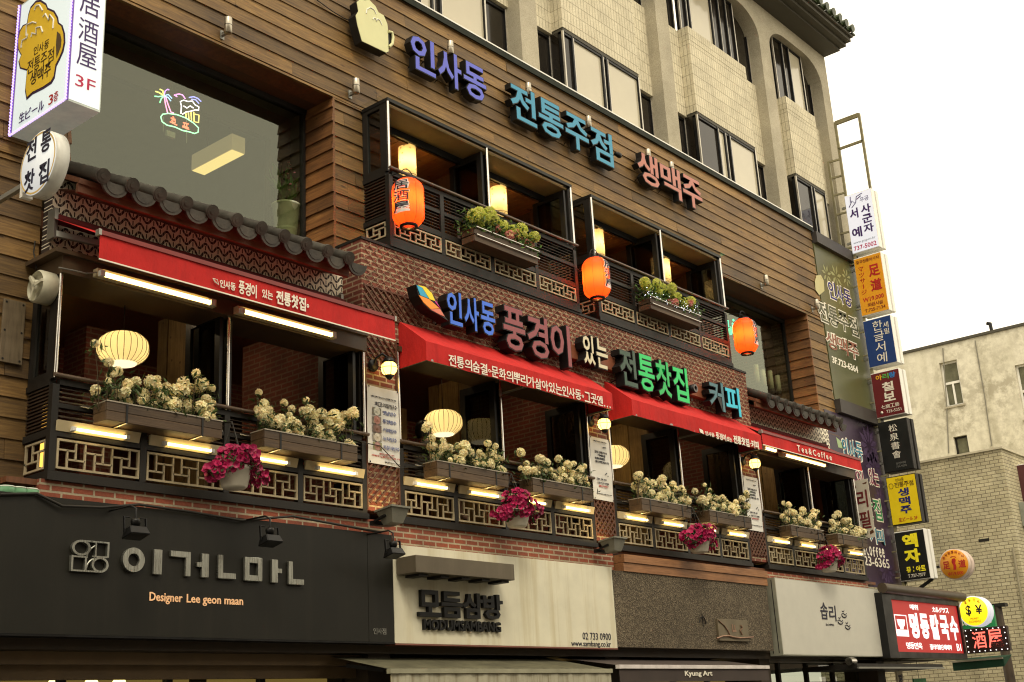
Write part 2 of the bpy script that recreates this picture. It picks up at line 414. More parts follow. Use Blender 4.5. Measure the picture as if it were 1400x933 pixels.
def awning_cloth(name, base, dirt):
    m = streaky(name, base, dirt, .55, zscale=.5, rough=.8, mottling=.14, xs=3.2); n, l = m.node_tree.nodes, m.node_tree.links; p = n["Principled BSDF"]
    t = noise(n, l, coord(n, l, (3, 3, 1.2), False), 1.6, 5); t2 = noise(n, l, coord(n, l, (1, 1, 1), False), 260, 2)
    ad = n.new("ShaderNodeMath"); ad.operation = 'MULTIPLY_ADD'; ad.inputs[1].default_value = .03; l.new(t2.outputs['Fac'], ad.inputs[0]); l.new(t.outputs['Fac'], ad.inputs[2])
    b = n.new("ShaderNodeBump"); b.inputs['Strength'].default_value = .5; b.inputs['Distance'].default_value = .05; l.new(ad.outputs[0], b.inputs['Height']); l.new(b.outputs[0], p.inputs['Normal']); return m
M_RED = awning_cloth("red_awning_cloth", (.47, .017, .015), (.27, .012, .012))
M_WHITE = mat("white_paint", (.75, .74, .68), .5, var=.04)
M_WHITEL = emis("lit_white_acrylic", (.86, .93, .92), .55)
M_CREAM = mat("cream_lettering", (.78, .74, .62), .5, var=.05)
M_INK = mat("dark_ink", (.012, .012, .03), .5)
M_WALLIN = mat("dark_room_wood", (.13, .05, .022), .5, var=.4, scale=3, stretch=(6, 6, .7))
M_ROOMUP = wood("upper_room_boards", ((.10, .03, .01), (.17, .055, .018), (.22, .08, .03)), grain=(12, 1.2, 2), island=.2)
M_CEILIN = mat("cream_canopy_soffit", (.30, .22, .10), .6, var=.2)
M_TUBE = emis("fluorescent_tube", (1.0, .72, .27), 6.0)
M_TUBE2 = emis("awning_tube", (1.0, .70, .25), 5.0)
M_BULB = emis("lantern_bulb", (1.0, .76, .36), 19.0)
M_BULBO = emis("red_lantern_bulb", (1.0, .55, .15), 46.0)
M_FIXT = mat("cream_fixture_plate", (.55, .46, .28), .45, var=.08)
M_LEAF = mat("leaf_green", (.045, .075, .018), .5, var=.5, scale=30, island=.45)
M_CHAIN = mat("dark_wire", (.02, .018, .015), .5)
# ================================================================== setting
g = MB(); g.box(-150, 300, -150, 150, -.5, 0); tag(g.build("ground", M_PAVE), kind='structure')
g = MB(); g.box(-150, 300, -6.5, -2.2, .004, .008); tag(g.build("road", M_ASPH), kind='structure')
g = MB(); g.box(-150, 30.9, -2.2, -.4, .004, .12); tag(g.build("pavement", M_PAVE), kind='structure')

# ================================================================== main building
BL = thing("restaurant_building", (15, 2, 0), "four storey building with timber clad tea house front below pale tiled upper floors", "building")
# openings (x0, x1, z0, z1) in the timber front at y = 0
WX0, WX1 = 3.0, 24.17
OPEN = [(6.15, 9.90, 7.45, 9.79), (19.3, 23.38, 7.45, 9.77), (10.46, 14.42, 7.62, 9.76), (15.0, 18.96, 7.62, 9.76),
        (9.90, 19.48, 3.0, 7.60), (5.90, 9.91, 3.0, 7.45), (19.47, 23.42, 3.0, 7.45)]
def spans(z):
    cur = [(WX0, WX1)]
    for a, b, z0, z1 in OPEN:
        if z0 <= z < z1:
            nx = []
            for s, e in cur:
                if b <= s or a >= e: nx.append((s, e)); continue
                if a > s: nx.append((s, a))
                if b < e: nx.append((b, e))
            cur = nx
    return [q for q in cur if q[1] - q[0] > .02]
def plank(mb, x0, x1, z0, z1, y=0.0):
    t = random.uniform(-.006, .006)
    ys = [y - .030 - t, y - .030 - t, y - .012, y - .004]
    mb.add([(x0, y + .02, z0), (x0, y - .026 - t, z0), (x0, y - .023 - t, z0 + .02), (x0, y - .006, z1), (x0, y + .02, z1),
            (x1, y + .02, z0), (x1, y - .026 - t, z0), (x1, y - .023 - t, z0 + .02), (x1, y - .006, z1), (x1, y + .02, z1)],
           [(0, 1, 2, 3, 4), (9, 8, 7, 6, 5), (1, 6, 7, 2), (2, 7, 8, 3), (0, 5, 6, 1), (3, 8, 9, 4)])
mb = MB(); RH = .205; z = 3.9
while z < 11.9:
    z1 = min(z + RH, 11.9); cuts = sorted({z, z1} | {q for o in OPEN for q in (o[2], o[3]) if z < q < z1})
    breaks = []; x = WX0 - random.uniform(0, 3)
    while x < WX1: x += random.choice((2.4, 3.0, 3.6)) + random.uniform(-.3, .3); breaks.append(x)
    for za, zb in zip(cuts[:-1], cuts[1:]):
        for s, e in spans((za + zb) / 2):
            xs = [s] + [q for q in breaks if s + .12 < q < e - .12] + [e]
            for a, b in zip(xs[:-1], xs[1:]): plank(mb, a + .0015, b - .0015, za, zb)
    z = z1
mb.build("timber_cladding", M_CLAD, BL)
# solid wall core behind the boards
mb = MB(); zs = sorted({3.0, 11.9} | {q for o in OPEN for q in o[2:]})
for za, zb in zip(zs[:-1], zs[1:]):
    for s, e in spans((za + zb) / 2): mb.box(s, e, .022, .30, za, zb)
mb.build("wall_core", M_WALLIN, BL)
# boarded reveals of the two recessed picture windows
def jamb(mb, X, z0, z1, y0, y1, face=-1):
    z = 3.9
    while z < z1:
        a, b = max(z, z0), min(z + RH, z1)
        if b - a > .02:
            x0 = X + face * .032; x1 = X + face * .006
            mb.add([(X + .02 * -face, y0, a), (x0, y0, a), (x1, y0, b), (X + .02 * -face, y0, b), (X + .02 * -face, y1, a), (x0, y1, a), (x1, y1, b), (X + .02 * -face, y1, b)],
                   [(0, 1, 2, 3), (7, 6, 5, 4), (1, 5, 6, 2), (0, 4, 5, 1), (2, 6, 7, 3)])
        z += RH
for (xa, xb, z0, z1) in OPEN[:2]:
    mb = MB(); jamb(mb, xa, z0, z1, -.028, .60, 1); mb.build("window_reveal", M_REVEAL, BL)
    mb = MB(); jamb(mb, xb, z0, z1, -.028, .60); rv = mb.build("window_reveal", M_REVEAL, BL)
    s = MB(); s.box(xa, xb, -.01, .62, z1 + .001, z1 + .05); s.build("reveal_soffit", M_SOFFIT, rv)
    s = MB(); s.box(xa, xb, -.02, .62, z0 - .06, z0 - .002); s.build("reveal_sill", M_SOFFIT, rv)
    f = MB(); fw = .075
    f.box(xa, xb, .50, .58, z1 - fw, z1 - .001); f.box(xa, xb, .50, .58, z0, z0 + fw); f.box(xa, xa + fw, .50, .58, z0 + fw, z1 - fw); f.box(xb - fw, xb - .034, .50, .58, z0 + fw, z1 - fw)
    wn = f.build("picture_window", M_DARK, BL)
    p = MB(); p.box(xa + fw, xb - fw, .535, .545, z0 + fw, z1 - fw); p.build("pane", M_GLASSBIG, wn)
    # inner frame set back: the dark band the photo shows round the glass
    f = MB(); f.box(xa, xb, .85, .95, z1 - .42, z1 - .001); f.box(xb - .36, xb, .85, .95, z0, z1 - .42); f.build("inner_frame", M_LOUV, wn)
# brick front between the bays
XB0, XB1 = 9.91, 19.475
mb = MB()
mb.box(XB0, XB1, -.50, .02, 6.35, 7.60)
for a, b in ((XB0, 10.47), (14.44, 14.95), (18.91, XB1)): mb.box(a, b, -.50, .02, 4.16, 6.35)
bf = mb.build("brick_front", M_BRICK, BL)
for q in ((5.80, 14.85, 3.55, 4.055), (19.45, 23.5, 3.75, 4.0)): mb = MB(); mb.box(q[0], q[1], -.50, .02, q[2], q[3]); mb.build("brick_band", M_BRICKLOW, BL)
mb = MB(); mb.box(XB0 - .01, XB1 + .01, -.52, .0, 7.60, 7.635); mb.build("brick_coping", M_DARK, BL)
mb = MB()
mb.box(14.87, 19.12, -.66, -.4, 3.72, 3.845); mb.box(14.87, 19.12, -.68, -.4, 3.85, 3.965)
mb.build("timber_beam", wood("orange_beam", ((.17, .072, .024), (.28, .13, .05), (.36, .18, .075)), island=.12), BL)
# fine wire mesh in front of the upper brick, wooden trellis on the piers
mb = MB()
def diag(mb, x0, x1, z0, z1, step, y, wdt, dirs=(1, -1), slope=1.0, dep=.01):
    H = z1 - z0
    for dr in dirs:
        k = x0 - H * slope
        while k < x1 + H * slope:
            a = Vector((k, 0, z0)); b = Vector((k + dr * H * slope, 0, z1)); lo, hi = sorted((a.x, b.x))
            if not (hi <= x0 or lo >= x1):
                def clip(p, q):
                    if p.x < x0: t = (x0 - p.x) / (q.x - p.x); p = p.lerp(q, t)
                    if p.x > x1: t = (x1 - p.x) / (q.x - p.x); p = p.lerp(q, t)
                    return p
                A, B = clip(a, b), clip(b, a)
                if (A - B).length > .01: mb.bar((A.x, y - (.004 if dr > 0 else 0), A.z), (B.x, y - (.004 if dr > 0 else 0), B.z), dep, wdt)
            k += step
diag(mb, XB0 + .02, XB1 - .02, 6.62, 7.58, .16, -.512, .0045, slope=1.3)
mb.build("wire_mesh", mat("rusty_wire", (.30, .17, .11), .6), BL)
for a, b in ((XB0 + .03, 10.45), (14.46, 14.93), (18.93, XB1 - .02)):
    mb = MB(); diag(mb, a, b, 4.25, 4.86, .105, -.520, .022, (1, -1) if a > 12 else (1,), 1.0, .016); diag(mb, a, b, 6.02, 6.34, .105, -.520, .02, (1, -1) if a > 12 else (-1,), 1.0, .016)
    mb.bar((a - .01, -.515, 4.17), (a - .01, -.515, 6.35), .02); mb.bar((b + .01, -.515, 4.17), (b + .01, -.515, 6.35), .02)
    mb.build("pier_trellis", mat("red_brown_trellis", (.105, .045, .026), .6, var=.3), BL)
mb = MB(); diag(mb, XB0 + .03, 10.95, 6.63, 6.98, .115, -.522, .024, (-1,), 1.0, .016); mb.bar((XB0 + .02, -.52, 6.99), (10.95, -.52, 6.99), .02); mb.bar((XB0 + .02, -.52, 6.62), (10.95, -.52, 6.62), .02)
mb.build("wall_trellis", _mats["red_brown_trellis"], BL)
# patterned tile panels under the two small roofs, the roofs themselves
M_WAVE = wave_pattern("crescent_tile_relief")
def eave(x0, xe, left):
    p = MB(); p.box(x0, xe, -.16, .0, 6.335, 7.28); x1 = xe - (.33 if left else .62); p.build("patterned_panel", M_WAVE, BL)
    r = MB()
    r.add([(x0, -.03, 7.42), (x1, -.03, 7.42), (x1, -.66, 7.10), (x0, -.66, 7.10), (x0, -.03, 7.36), (x1, -.03, 7.36), (x1, -.66, 7.04), (x0, -.66, 7.04)],
          [(0, 1, 2, 3), (7, 6, 5, 4), (3, 2, 6, 7), (0, 3, 7, 4), (1, 5, 6, 2)])
    r.box(x0, x1, -.64, -.60, 6.955, 7.05)
    rf = r.build("tiled_eave", M_FASCIA, BL)
    s = MB(); s.add([(x0, -.60, 6.985), (x1, -.60, 6.985), (x1, -.16, 7.15), (x0, -.16, 7.15)], [(0, 1, 2, 3)]); s.build("eave_soffit", M_SOFFIT, rf)
    n = round((x1 - x0) / .335)
    st = (x1 - x0 - .16) / (n - .5)
    proto = None
    for k in range(n):
        X = x0 + .16 + k * st
        if proto is None:
            t = MB(); B0 = Vector((X, -.02, 7.52)); B1 = Vector((X, -.80, 7.125)); d = (B1 - B0).normalized(); up = Vector((0, d.z, -d.y)) * -1
            if up.z < 0: up = -up
            R = .068
            for q0, q1, rr in ((0, .55, R * .97), (.5, 1., R)):
                p0, p1 = B0.lerp(B1, q0), B0.lerp(B1, q1); t.tube([p0, p1], rr, 16, cap=True)
            t.tube([B1 - d * .005, B1 + d * .035], R * 1.16, 20)
            t.tube([B1 + d * .035, B1 + d * .04], R * .92, 20)
            t.tube([B1 + d * .038, B1 + d * .047], R * .42, 12)
            # concave tile with its hanging crescent lip, between two covers
            cx = st / 2
            def lip(i, m=10): a = math.pi * i / m; return cx - .155 * math.cos(a), -.135 * math.sin(a)
            vs = []; m = 10
            for L in (0., 1.):
                p = B0.lerp(B1, L) - up * .03
                for i in range(m + 1): u, v = lip(i); vs.append(p + Vector((u, 0, 0)) + up * (v * .55))
            t.add(vs, [(i, i + 1, m + 2 + i, m + 1 + i) for i in range(m)], 0, True)
            fr = (B1 - up * .03 - d * .01, Vector((1, 0, 0)), Vector((0, -.15, .985)), Vector((0, -.985, -.15)))
            poly = [lip(i) for i in range(m + 1)] + [(cx + .155 * math.cos(math.pi * i / m), -.022 * math.sin(math.pi * i / m) + .012) for i in range(1, m)]
            poly = [(u, v * 1.15) for u, v in poly]
            t.prism(poly, fr, -.012, .018)
            t.prism([(cx + (u - cx) * .7, v * .72 - .012) for u, v in poly], fr, .018, .024)
            proto = t.build("roof_tile", M_ROOFT, rf)
        else:
            c = proto.copy(); C.objects.link(c); c.parent = rf; c.location = (proto.location.x + k * st, proto.location.y + random.uniform(-.008, .008), proto.location.z + random.uniform(-.006, .006)); c.rotation_euler = (0, 0, 0)
eave(5.93, 9.90, True); eave(19.49, 23.36, False)
# metal capping of the timber front
mb = MB(); mb.box(WX0, WX1 + .02, -.06, .35, 11.90, 12.0); cp = mb.build("parapet_cap", mat("dark_green_capping", (.012, .016, .010), .6, spec=.15), BL)
mb = MB(); mb.box(WX0, WX1 + .02, -.066, .35, 12.001, 12.025); mb.build("cap_flashing", M_WHITE, cp)

# ---- glazed bays ---------------------------------------------------------
def lattice(mb, fr, u0, u1, v0, v1, units, t=.017, dep=.022, flip=False):
    O, U, V, N = fr
    def hb(a, b, v): mb.bar(O + U * a + V * v, O + U * b + V * v, dep, t, up=V)
    def vb(u, a, b): mb.bar(O + U * u + V * a, O + U * u + V * b, t, dep, up=N) if abs(U.x) > .5 else mb.bar(O + U * u + V * a, O + U * u + V * b, dep, t, up=N)
    e = t * .6
    for v in (v0 + e, v1 - e): mb.bar(O + U * u0 + V * v, O + U * u1 + V * v, dep + .008, t * 1.25, up=V)
    for u in (u0 + e, u1 - e): mb.bar(O + U * u + V * v0, O + U * u + V * v1, t * 1.25, dep + .010, up=N)
    W = (u1 - u0 - 2 * e) / units; H = v1 - v0
    for k in range(units):
        a = u0 + e + k * W
        if k: vb(a, v0, v1)
        X = lambda f: a + W * ((1 - f) if flip else f)
        hb(X(0), X(.64), v0 + H * .64); vb(X(.36), v0, v0 + H * .64); hb(X(.36), X(1), v0 + H * .34); vb(X(.66), v0 + H * .34, v1)
def bay(x0, x1, zb, zt, zl0, zl1, zr, side_left=True, yf=-.52):
    """projecting glazed bay: sill beam, lattice panels, louvres, rail, posts"""
    f = MB(); w_ = (x1 - x0)
    f.box(x0, x1, yf, -.02, zb, zl0 - .025)                                    # sill beam
    f.box(x0 - .012, x1 + .012, yf - .02, -.02, zb - .012, zb + .05)
    f.box(x0 + .07, x1 - .07, yf, yf + .06, zl1 + .02, zl1 + .09)               # rail over the lattice
    f.box(x0 + .07, x1 - .07, yf + .002, yf + .06, zr - .03, zr + .03)
    zm = (zl1 + .09 + zr) / 2
    f.box(x0 + .07, x1 - .07, yf + .004, yf + .05, zm - .022, zm + .022)
    nst = [x0, x0 + w_ * .25, x0 + w_ * .5, x0 + w_ * .75, x1]
    for i, x in enumerate(nst):
        wd = .035 if 0 < i < 4 else .07
        xa = x - wd if 0 < i < 4 else (x if i == 0 else x - wd); xb = xa + (2 * wd if 0 < i < 4 else wd)
        f.box(xa, xb, yf - .002, yf + .07, zl0 - .025, zr - .03)
    for x in (x0, x1 - .07):                                                     # returns to the wall
        f.box(x, x + .07, yf + .07, -.02, zr - .03, zr + .03); f.box(x, x + .07, yf + .07, -.02, zl1 + .02, zl1 + .09)
    o = f.build("bay_window", M_DARK, BL)
    h = MB(); h.tube([(x0 - .01, yf - .035, zr + .05), (x1 + .01, yf - .035, zr + .05)], .022, 8); h.build("handrail", mat("brown_handrail", (.10, .07, .05), .3), o)
    for i in range(4):
        a, b = nst[i] + (.07 if i == 0 else .035), nst[i + 1] - (.07 if i == 3 else .035)
        l = MB(); lattice(l, FACADE(yf + .012), a + .008, b - .008, zl0, zl1, 3, flip=bool(i % 2)); l.build("lattice_panel", M_LATT, o)
        l = MB()
        for za, zb_ in ((zl1 + .09, zm - .022), (zm + .022, zr - .03)):
            n = max(3, int((zb_ - za) / .045))
            for k in range(n):
                zc = za + (k + .5) * (zb_ - za) / n
                l.add([(a, yf + .018, zc - .012), (b, yf + .018, zc - .012), (b, yf + .05, zc + .012), (a, yf + .05, zc + .012), (a, yf + .018, zc - .006), (b, yf + .018, zc - .006), (b, yf + .05, zc + .018), (a, yf + .05, zc + .018)],
                      [(3, 2, 1, 0), (4, 5, 6, 7), (0, 1, 5, 4), (2, 3, 7, 6)])
        l.build("louvre", M_LOUV, o)
    for X, sgn in ((x0, 1),) + (((x1, -1),)):
        l = MB(); fr = (Vector((X + sgn * .02, 0, 0)), Vector((0, -1, 0)), Vector((0, 0, 1)), Vector((-1, 0, 0)))
        O, U, V, N = fr; e = .012
        ua, ub = .06, -yf - .09
        for v in (zl0 + e, zl1 - e): l.bar(O + U * ua + V * v, O + U * ub + V * v, .024, .02)
        for u in (ua + e, ub - e): l.bar(O + U * u + V * zl0, O + U * u + V * zl1, .024, .02, up=(1, 0, 0))
        H = zl1 - zl0; W = ub - ua
        l.bar(O + U * (ua + W * .36) + V * (zl0 + H * .34), O + U * (ua + W * .36) + V * zl1, .02, .018, up=(1, 0, 0)); l.bar(O + U * ua + V * (zl0 + H * .34), O + U * (ua + W * .66) + V * (zl0 + H * .34), .02, .018)
        l.bar(O + U * (ua + W * .66) + V * zl0, O + U * (ua + W * .66) + V * (zl0 + H * .64), .02, .018, up=(1, 0, 0)); l.bar(O + U * (ua + W * .36) + V * (zl0 + H * .64), O + U * ub + V * (zl0 + H * .64), .02, .018)
        l.build("lattice_panel", M_LATT, o)
        l = MB(); n = 12
        for k in range(n):
            zc = zl1 + .1 + (k + .5) * (zr - .03 - zl1 - .1) / n
            l.box(X + (.015 if sgn > 0 else -.05), X + (.05 if sgn > 0 else -.015), yf + .07, -.03, zc - .008, zc + .008)
        l.build("louvre", M_LOUV, o)
        # glazed end: black frame and pane
        l = MB(); xa, xb = (X + .008, X + .06) if sgn > 0 else (X - .06, X - .008)
        l.box(xa, xb, yf + .035, yf + .15, zr + .03, zt); l.box(xa, xb, -.12, -.03, zr + .03, zt); l.box(xa, xb, yf + .15, -.12, zt - .08, zt); l.box(xa, xb, yf + .15, -.12, zr + .03, zr + .11)
        l.build("end_frame", M_DARK, o)
        l = MB(); l.box((xa + xb) / 2 - .004, (xa + xb) / 2 + .004, yf + .15, -.12, zr + .11, zt - .08); l.build("end_pane", M_GLASSDK, o)
    xm = (x0 + x1) / 2
    for X in (x0 + .02, xm, x1 - .02):
        l = MB(); l.tube([(X, yf + .005, zr + .03), (X, yf + .005, zt)], .02, 8); l.build("post", M_STEEL, o)
    # folded back window leaves, standing square to the front at the middle and far posts
    for X in (xm - .06, xm + .06, x1 - .13):
        l = MB(); a, b = yf + .05, yf + .68
        l.box(X - .022, X + .022, a, a + .09, zr + .04, zt - .09); l.box(X - .022, X + .022, b - .09, b, zr + .04, zt - .09)
        l.box(X - .022, X + .022, a + .09, b - .09, zr + .04, zr + .14); l.box(X - .022, X + .022, a + .09, b - .09, zt - .19, zt - .09)
        lf = l.build("folding_leaf", M_BLACK, o)
        l = MB(); l.box(X - .004, X + .004, a + .09, b - .09, zr + .14, zt - .19); l.build("leaf_pane", M_GLASSDK, o)
    return o
LOWX = [(5.86, 9.92), (10.475, 14.44), (14.955, 18.91), (19.48, 23.48)]
for i, (a, b) in enumerate(LOWX):
    o = bay(a, b, 4.06, 6.28, 4.165, 4.455, 5.01)
    h = MB(); h.box(a - .1 if i == 0 else a, b, -.60 if i in (0, 3) else -.5, -.03, 6.285, 6.33); h.box(a, b, -.56, -.03, 6.10 if i in (0, 3) else 6.22, 6.285)
    h.build("bay_head", mat("brown_bay_head", (.07, .045, .024), .55, var=.3), o)
UPX = [(10.41, 14.46), (14.965, 19.0)]
for a, b in UPX:
    o = bay(a, b, 7.645, 9.76, 7.80, 8.015, 8.69)
    h = MB(); h.box(a, b, -.535, -.48, 9.735, 9.785); h.box(a, a + .05, -.48, .0, 9.735, 9.785); h.box(b - .05, b, -.48, .0, 9.735, 9.785); h.box(a + .05, b - .05, -.07, -.035, 9.60, 9.785); hd = h.build("bay_head", M_BLACK, o)
    h = MB(); h.box(a - .06, b + .06, -.60, -.035, 9.80, 9.812); h.build("glass_canopy", glass("canopy_glass", (.93, .94, .91), (1, 1, 1), 1.15), o)
    h = MB()
    for X in (a + .55, a + 1.55, a + 2.55, a + 3.5): h.tube([(X, -.42, 9.78), (X, -.42, 9.80)], .03, 8); h.box(X - .2, X + .2, -.12, -.05, 9.775, 9.80)
    h.build("canopy_clip", M_STEEL, o)

# ---- rooms behind the bays ------------------------------------------------
r = MB(); r.box(5.5, 24, .5, 6, 4.0, 4.06); r.box(5.5, 24, -.45, .5, 4.0, 4.055); r.box(5.5, 24, 5.6, 6, 4.06, 6.9); r.box(5.3, 5.5, .3, 6, 4, 6.9); r.box(24, 24.2, .3, 6, 4, 6.9)
r.box(5.5, 24, .0, 6, 6.75, 6.95)
rm = r.build("tea_room", M_WALLIN, BL)
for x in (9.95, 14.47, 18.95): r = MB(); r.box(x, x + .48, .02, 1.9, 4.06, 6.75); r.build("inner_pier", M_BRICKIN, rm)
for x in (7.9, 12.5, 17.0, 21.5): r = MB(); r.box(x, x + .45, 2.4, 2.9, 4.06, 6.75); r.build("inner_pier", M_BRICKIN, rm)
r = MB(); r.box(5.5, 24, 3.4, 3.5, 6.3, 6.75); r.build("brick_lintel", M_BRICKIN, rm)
_am = wood("amber_boards", ((.10, .062, .02), (.20, .13, .045), (.28, .19, .07)), grain=(14, 14, 1.2))
for x in (11.9, 16.0, 20.4, 13.6):
    r = MB()
    for k in range(6): r.box(x + k * .2, x + k * .2 + .19, 1.9 + (k % 2) * .02, 1.95 + (k % 2) * .02, 4.06, 6.4)
    r.build("board_screen", _am, rm)
for x in (8.15, 12.85, 17.15, 21.75):
    r = MB()
    for k in range(5): r.box(x + (k % 2) * .012, x + .05 + (k % 2) * .012, .22 + k * .2, .41 + k * .2, 4.06, 6.55)
    r.build("board_partition", _am, rm)
for x, y, z in ((7.9, 3.35, 6.0), (12.9, 2.0, 5.6), (17.6, 3.3, 5.7), (22.0, 1.8, 5.5), (13.9, 1.85, 5.3)):
    r = MB(); r.box(x, x + .12, y - .03, y, z - .9, z); r.build("lit_slot", emis("amber_slot_light", (1., .5, .08), 1.4) if "amber_slot" not in _mats else _mats["amber_slot"], rm); _mats.setdefault("amber_slot", bpy.data.materials["amber_slot_light"])
M_DOWN = emis("downlight_lens", (1., .74, .42), 150.)
for x, y in ((6.9, 1.2), (8.9, 1.6), (11.3, .35), (13.2, .35), (16.0, .5), (17.7, .9), (21, .7)):
    r = MB(); r.lathe([(0, 0), (.045, 0), (.045, .02)], (x, y, 6.735), n=14); r.build("downlight", M_DOWN, rm)
r = MB(); r.box(10.3, 19.1, .3, 5, 7.58, 7.66); r.box(10.3, 19.1, -.45, .3, 7.645, 7.66); r.box(10.3, 19.1, 4.6, 5, 7.66, 10.2)
ru = r.build("upper_room", M_ROOMUP, BL)
r = MB()
for k in range(44): r.box(10.4 + k * .2, 10.595 + k * .2, .03, 4.6, 9.62 + (k % 2) * .004, 9.66)
r.build("boarded_ceiling", wood("glowing_ceiling_boards", ((.20, .07, .02), (.30, .11, .032), (.40, .16, .05)), grain=(9, 1, 9), island=.2), ru)
for a, b in UPX: r = MB(); r.box(a + .06, b - .06, -.47, -.075, 9.70, 9.73); r.build("canopy_soffit", M_CEILIN, ru)
_w = wood("red_brown_boards", ((.06, .024, .01), (.10, .042, .018), (.15, .065, .028)), grain=(14, 14, 1), island=.2)
for x in (12.50, 14.5, 17.05, 19.02): r = MB(); r.box(x, x + .06, .18, 2.6, 7.66, 9.62); r.build("boarded_partition", _w, ru)
# rooms behind the two picture windows
r = MB(); r.box(5.8, 10.2, 4.6, 4.8, 7.3, 10); r.box(5.6, 5.8, .65, 4.8, 7.3, 10); r.box(10.1, 10.3, .65, 4.8, 7.3, 10); r.box(5.6, 10.3, .62, 4.8, 9.95, 10.1); r.box(5.6, 10.3, .62, 4.8, 7.25, 7.38)
r.build("window_room", mat("grey_room_plaster", (.16, .15, .12), .8), BL)
r = MB(); r.box(19.1, 23.6, 4.0, 4.2, 7.3, 10); r.box(23.45, 23.6, .65, 4.2, 7.3, 10); r.box(19.1, 23.6, .62, 4.2, 9.8, 9.95); r.box(19.1, 23.6, .62, 4.2, 7.25, 7.38)
r.build("window_room", brick("grey_inner_brick", (.17, .14, .09), (.12, .10, .07), (.26, .22, .15)), BL)

# ---- upper storeys --------------------------------------------------------
YP, YR = .20, .45
PIL = [(5.40, 5.87), (9.88, 10.34), (14.35, 14.81), (18.79, 19.25), (23.29, 23.79), (26.46, 26.86)]
BAY = [(6.6, 9.0), (11.1, 13.46), (15.56, 17.94), (20.02, 22.42), (24.27, 25.76)]
mb = MB()
for i, (a, b) in enumerate(PIL): mb.box(a, b, YP, .9, 11.6, 16.6)
# wall over the arches, with rounded shoulders cut from it
SP, TOP, WT = 16.58, 17.18, 17.75
for i in range(len(PIL) - 1):
    a, b = PIL[i][1], PIL[i + 1][0]; rx, rz = .85, TOP - SP; n = 8; arc = []
    for k in range(n + 1): t = math.pi / 2 * k / n; arc.append((a + rx * (1 - math.cos(t)), SP + rz * math.sin(t)))
    for k in range(n + 1): t = math.pi / 2 * (1 - k / n); arc.append((b - rx * (1 - math.cos(t)), SP + rz * math.sin(t)))
    for (u0, v0), (u1, v1) in zip(arc[:-1], arc[1:]):
        if abs(u1 - u0) < 1e-6: continue
        mb.add([(u0, YP, v0), (u1, YP, v1), (u1, YP, WT), (u0, YP, WT)], [(0, 1, 2, 3)])
        mb.add([(u0, YP, v0), (u1, YP, v1), (u1, .9, v1), (u0, .9, v0)], [(3, 2, 1, 0)])
for a, b in PIL: mb.box(a, b, YP, .9, 16.6, WT)
mb.box(26.855, 26.862, YP, 9, 9, WT); mb.box(5.4, 26.86, .9, 1.0, 17.2, WT)
fr_ = mb.build("stone_frame", M_CONC, BL)
for i, (x0, x1) in enumerate(zip([p[1] for p in PIL[:-1]], [p[0] for p in PIL[1:]])):
    a, b = BAY[i]
    for s, e in ((x0, a), (b, x1)): mb = MB(); mb.box(s, e, YR, .9, 13.42, 15.44); mb.build("tiled_wall", M_CREAMT, BL)      # flat tiled wall beside the bay
for a, b in BAY:
    mb = MB(); mb.box(a, b, YP, .9, 13.47, 15.46); mb.box(a - .005, b + .005, YP - .005, .9, 15.14, 15.155); t = mb.build("tiled_bay", M_CREAMT, BL)
    mb = MB(); mb.box(a + .01, b - .01, YP + .01, .9, 13.40, 13.466); mb.build("bay_soffit", M_CORN, t)
M_PANEDK = mat("dark_reflecting_pane", (.016, .013, .009), .10, var=.2, coat=.12)
def winrow(x0, x1, y, z0, z1, pattern):
    """pattern: fractions and pane kinds, 'c' cream blind, 'd' dark glass"""
    f = MB(); w_ = x1 - x0; t = .035
    f.box(x0, x1, y, y + .09, z1 - .05, z1); f.box(x0, x1, y, y + .09, z0, z0 + .05)
    ps = [0] + [q[0] for q in pattern]
    for q in ps: X = x0 + q * w_; X = min(max(X, x0 + t / 2), x1 - t / 2); f.box(X - t / 2, X + t / 2, y - .01, y + .09, z0, z1)
    o = f.build("window", M_BLACK, BL)
    for (q0, q1, kd) in zip(ps[:-1], ps[1:], [q[1] for q in pattern]):
        p = MB(); p.box(x0 + q0 * w_ + t / 2, x0 + q1 * w_ - t / 2, y + .03, y + .045, z0 + .05, z1 - .05); p.build("pane", M_CREAMP if kd == 'c' else M_PANEDK, o)
    m2 = MB()
    for q in ps[1:-1]: X = x0 + q * w_; m2.box(X + .03, X + .05, y - .006, y + .02, z0 + .02, z1 - .02)
    m2.box(x0 - .004, x0 + .03, y - .016, y + .02, z0, z1); m2.box(x1 - .03, x1 + .004, y - .016, y + .02, z0, z1)
    m2.build("aluminium_trim", mat("pale_aluminium", (.5, .47, .40), .35, metal=.6), o)
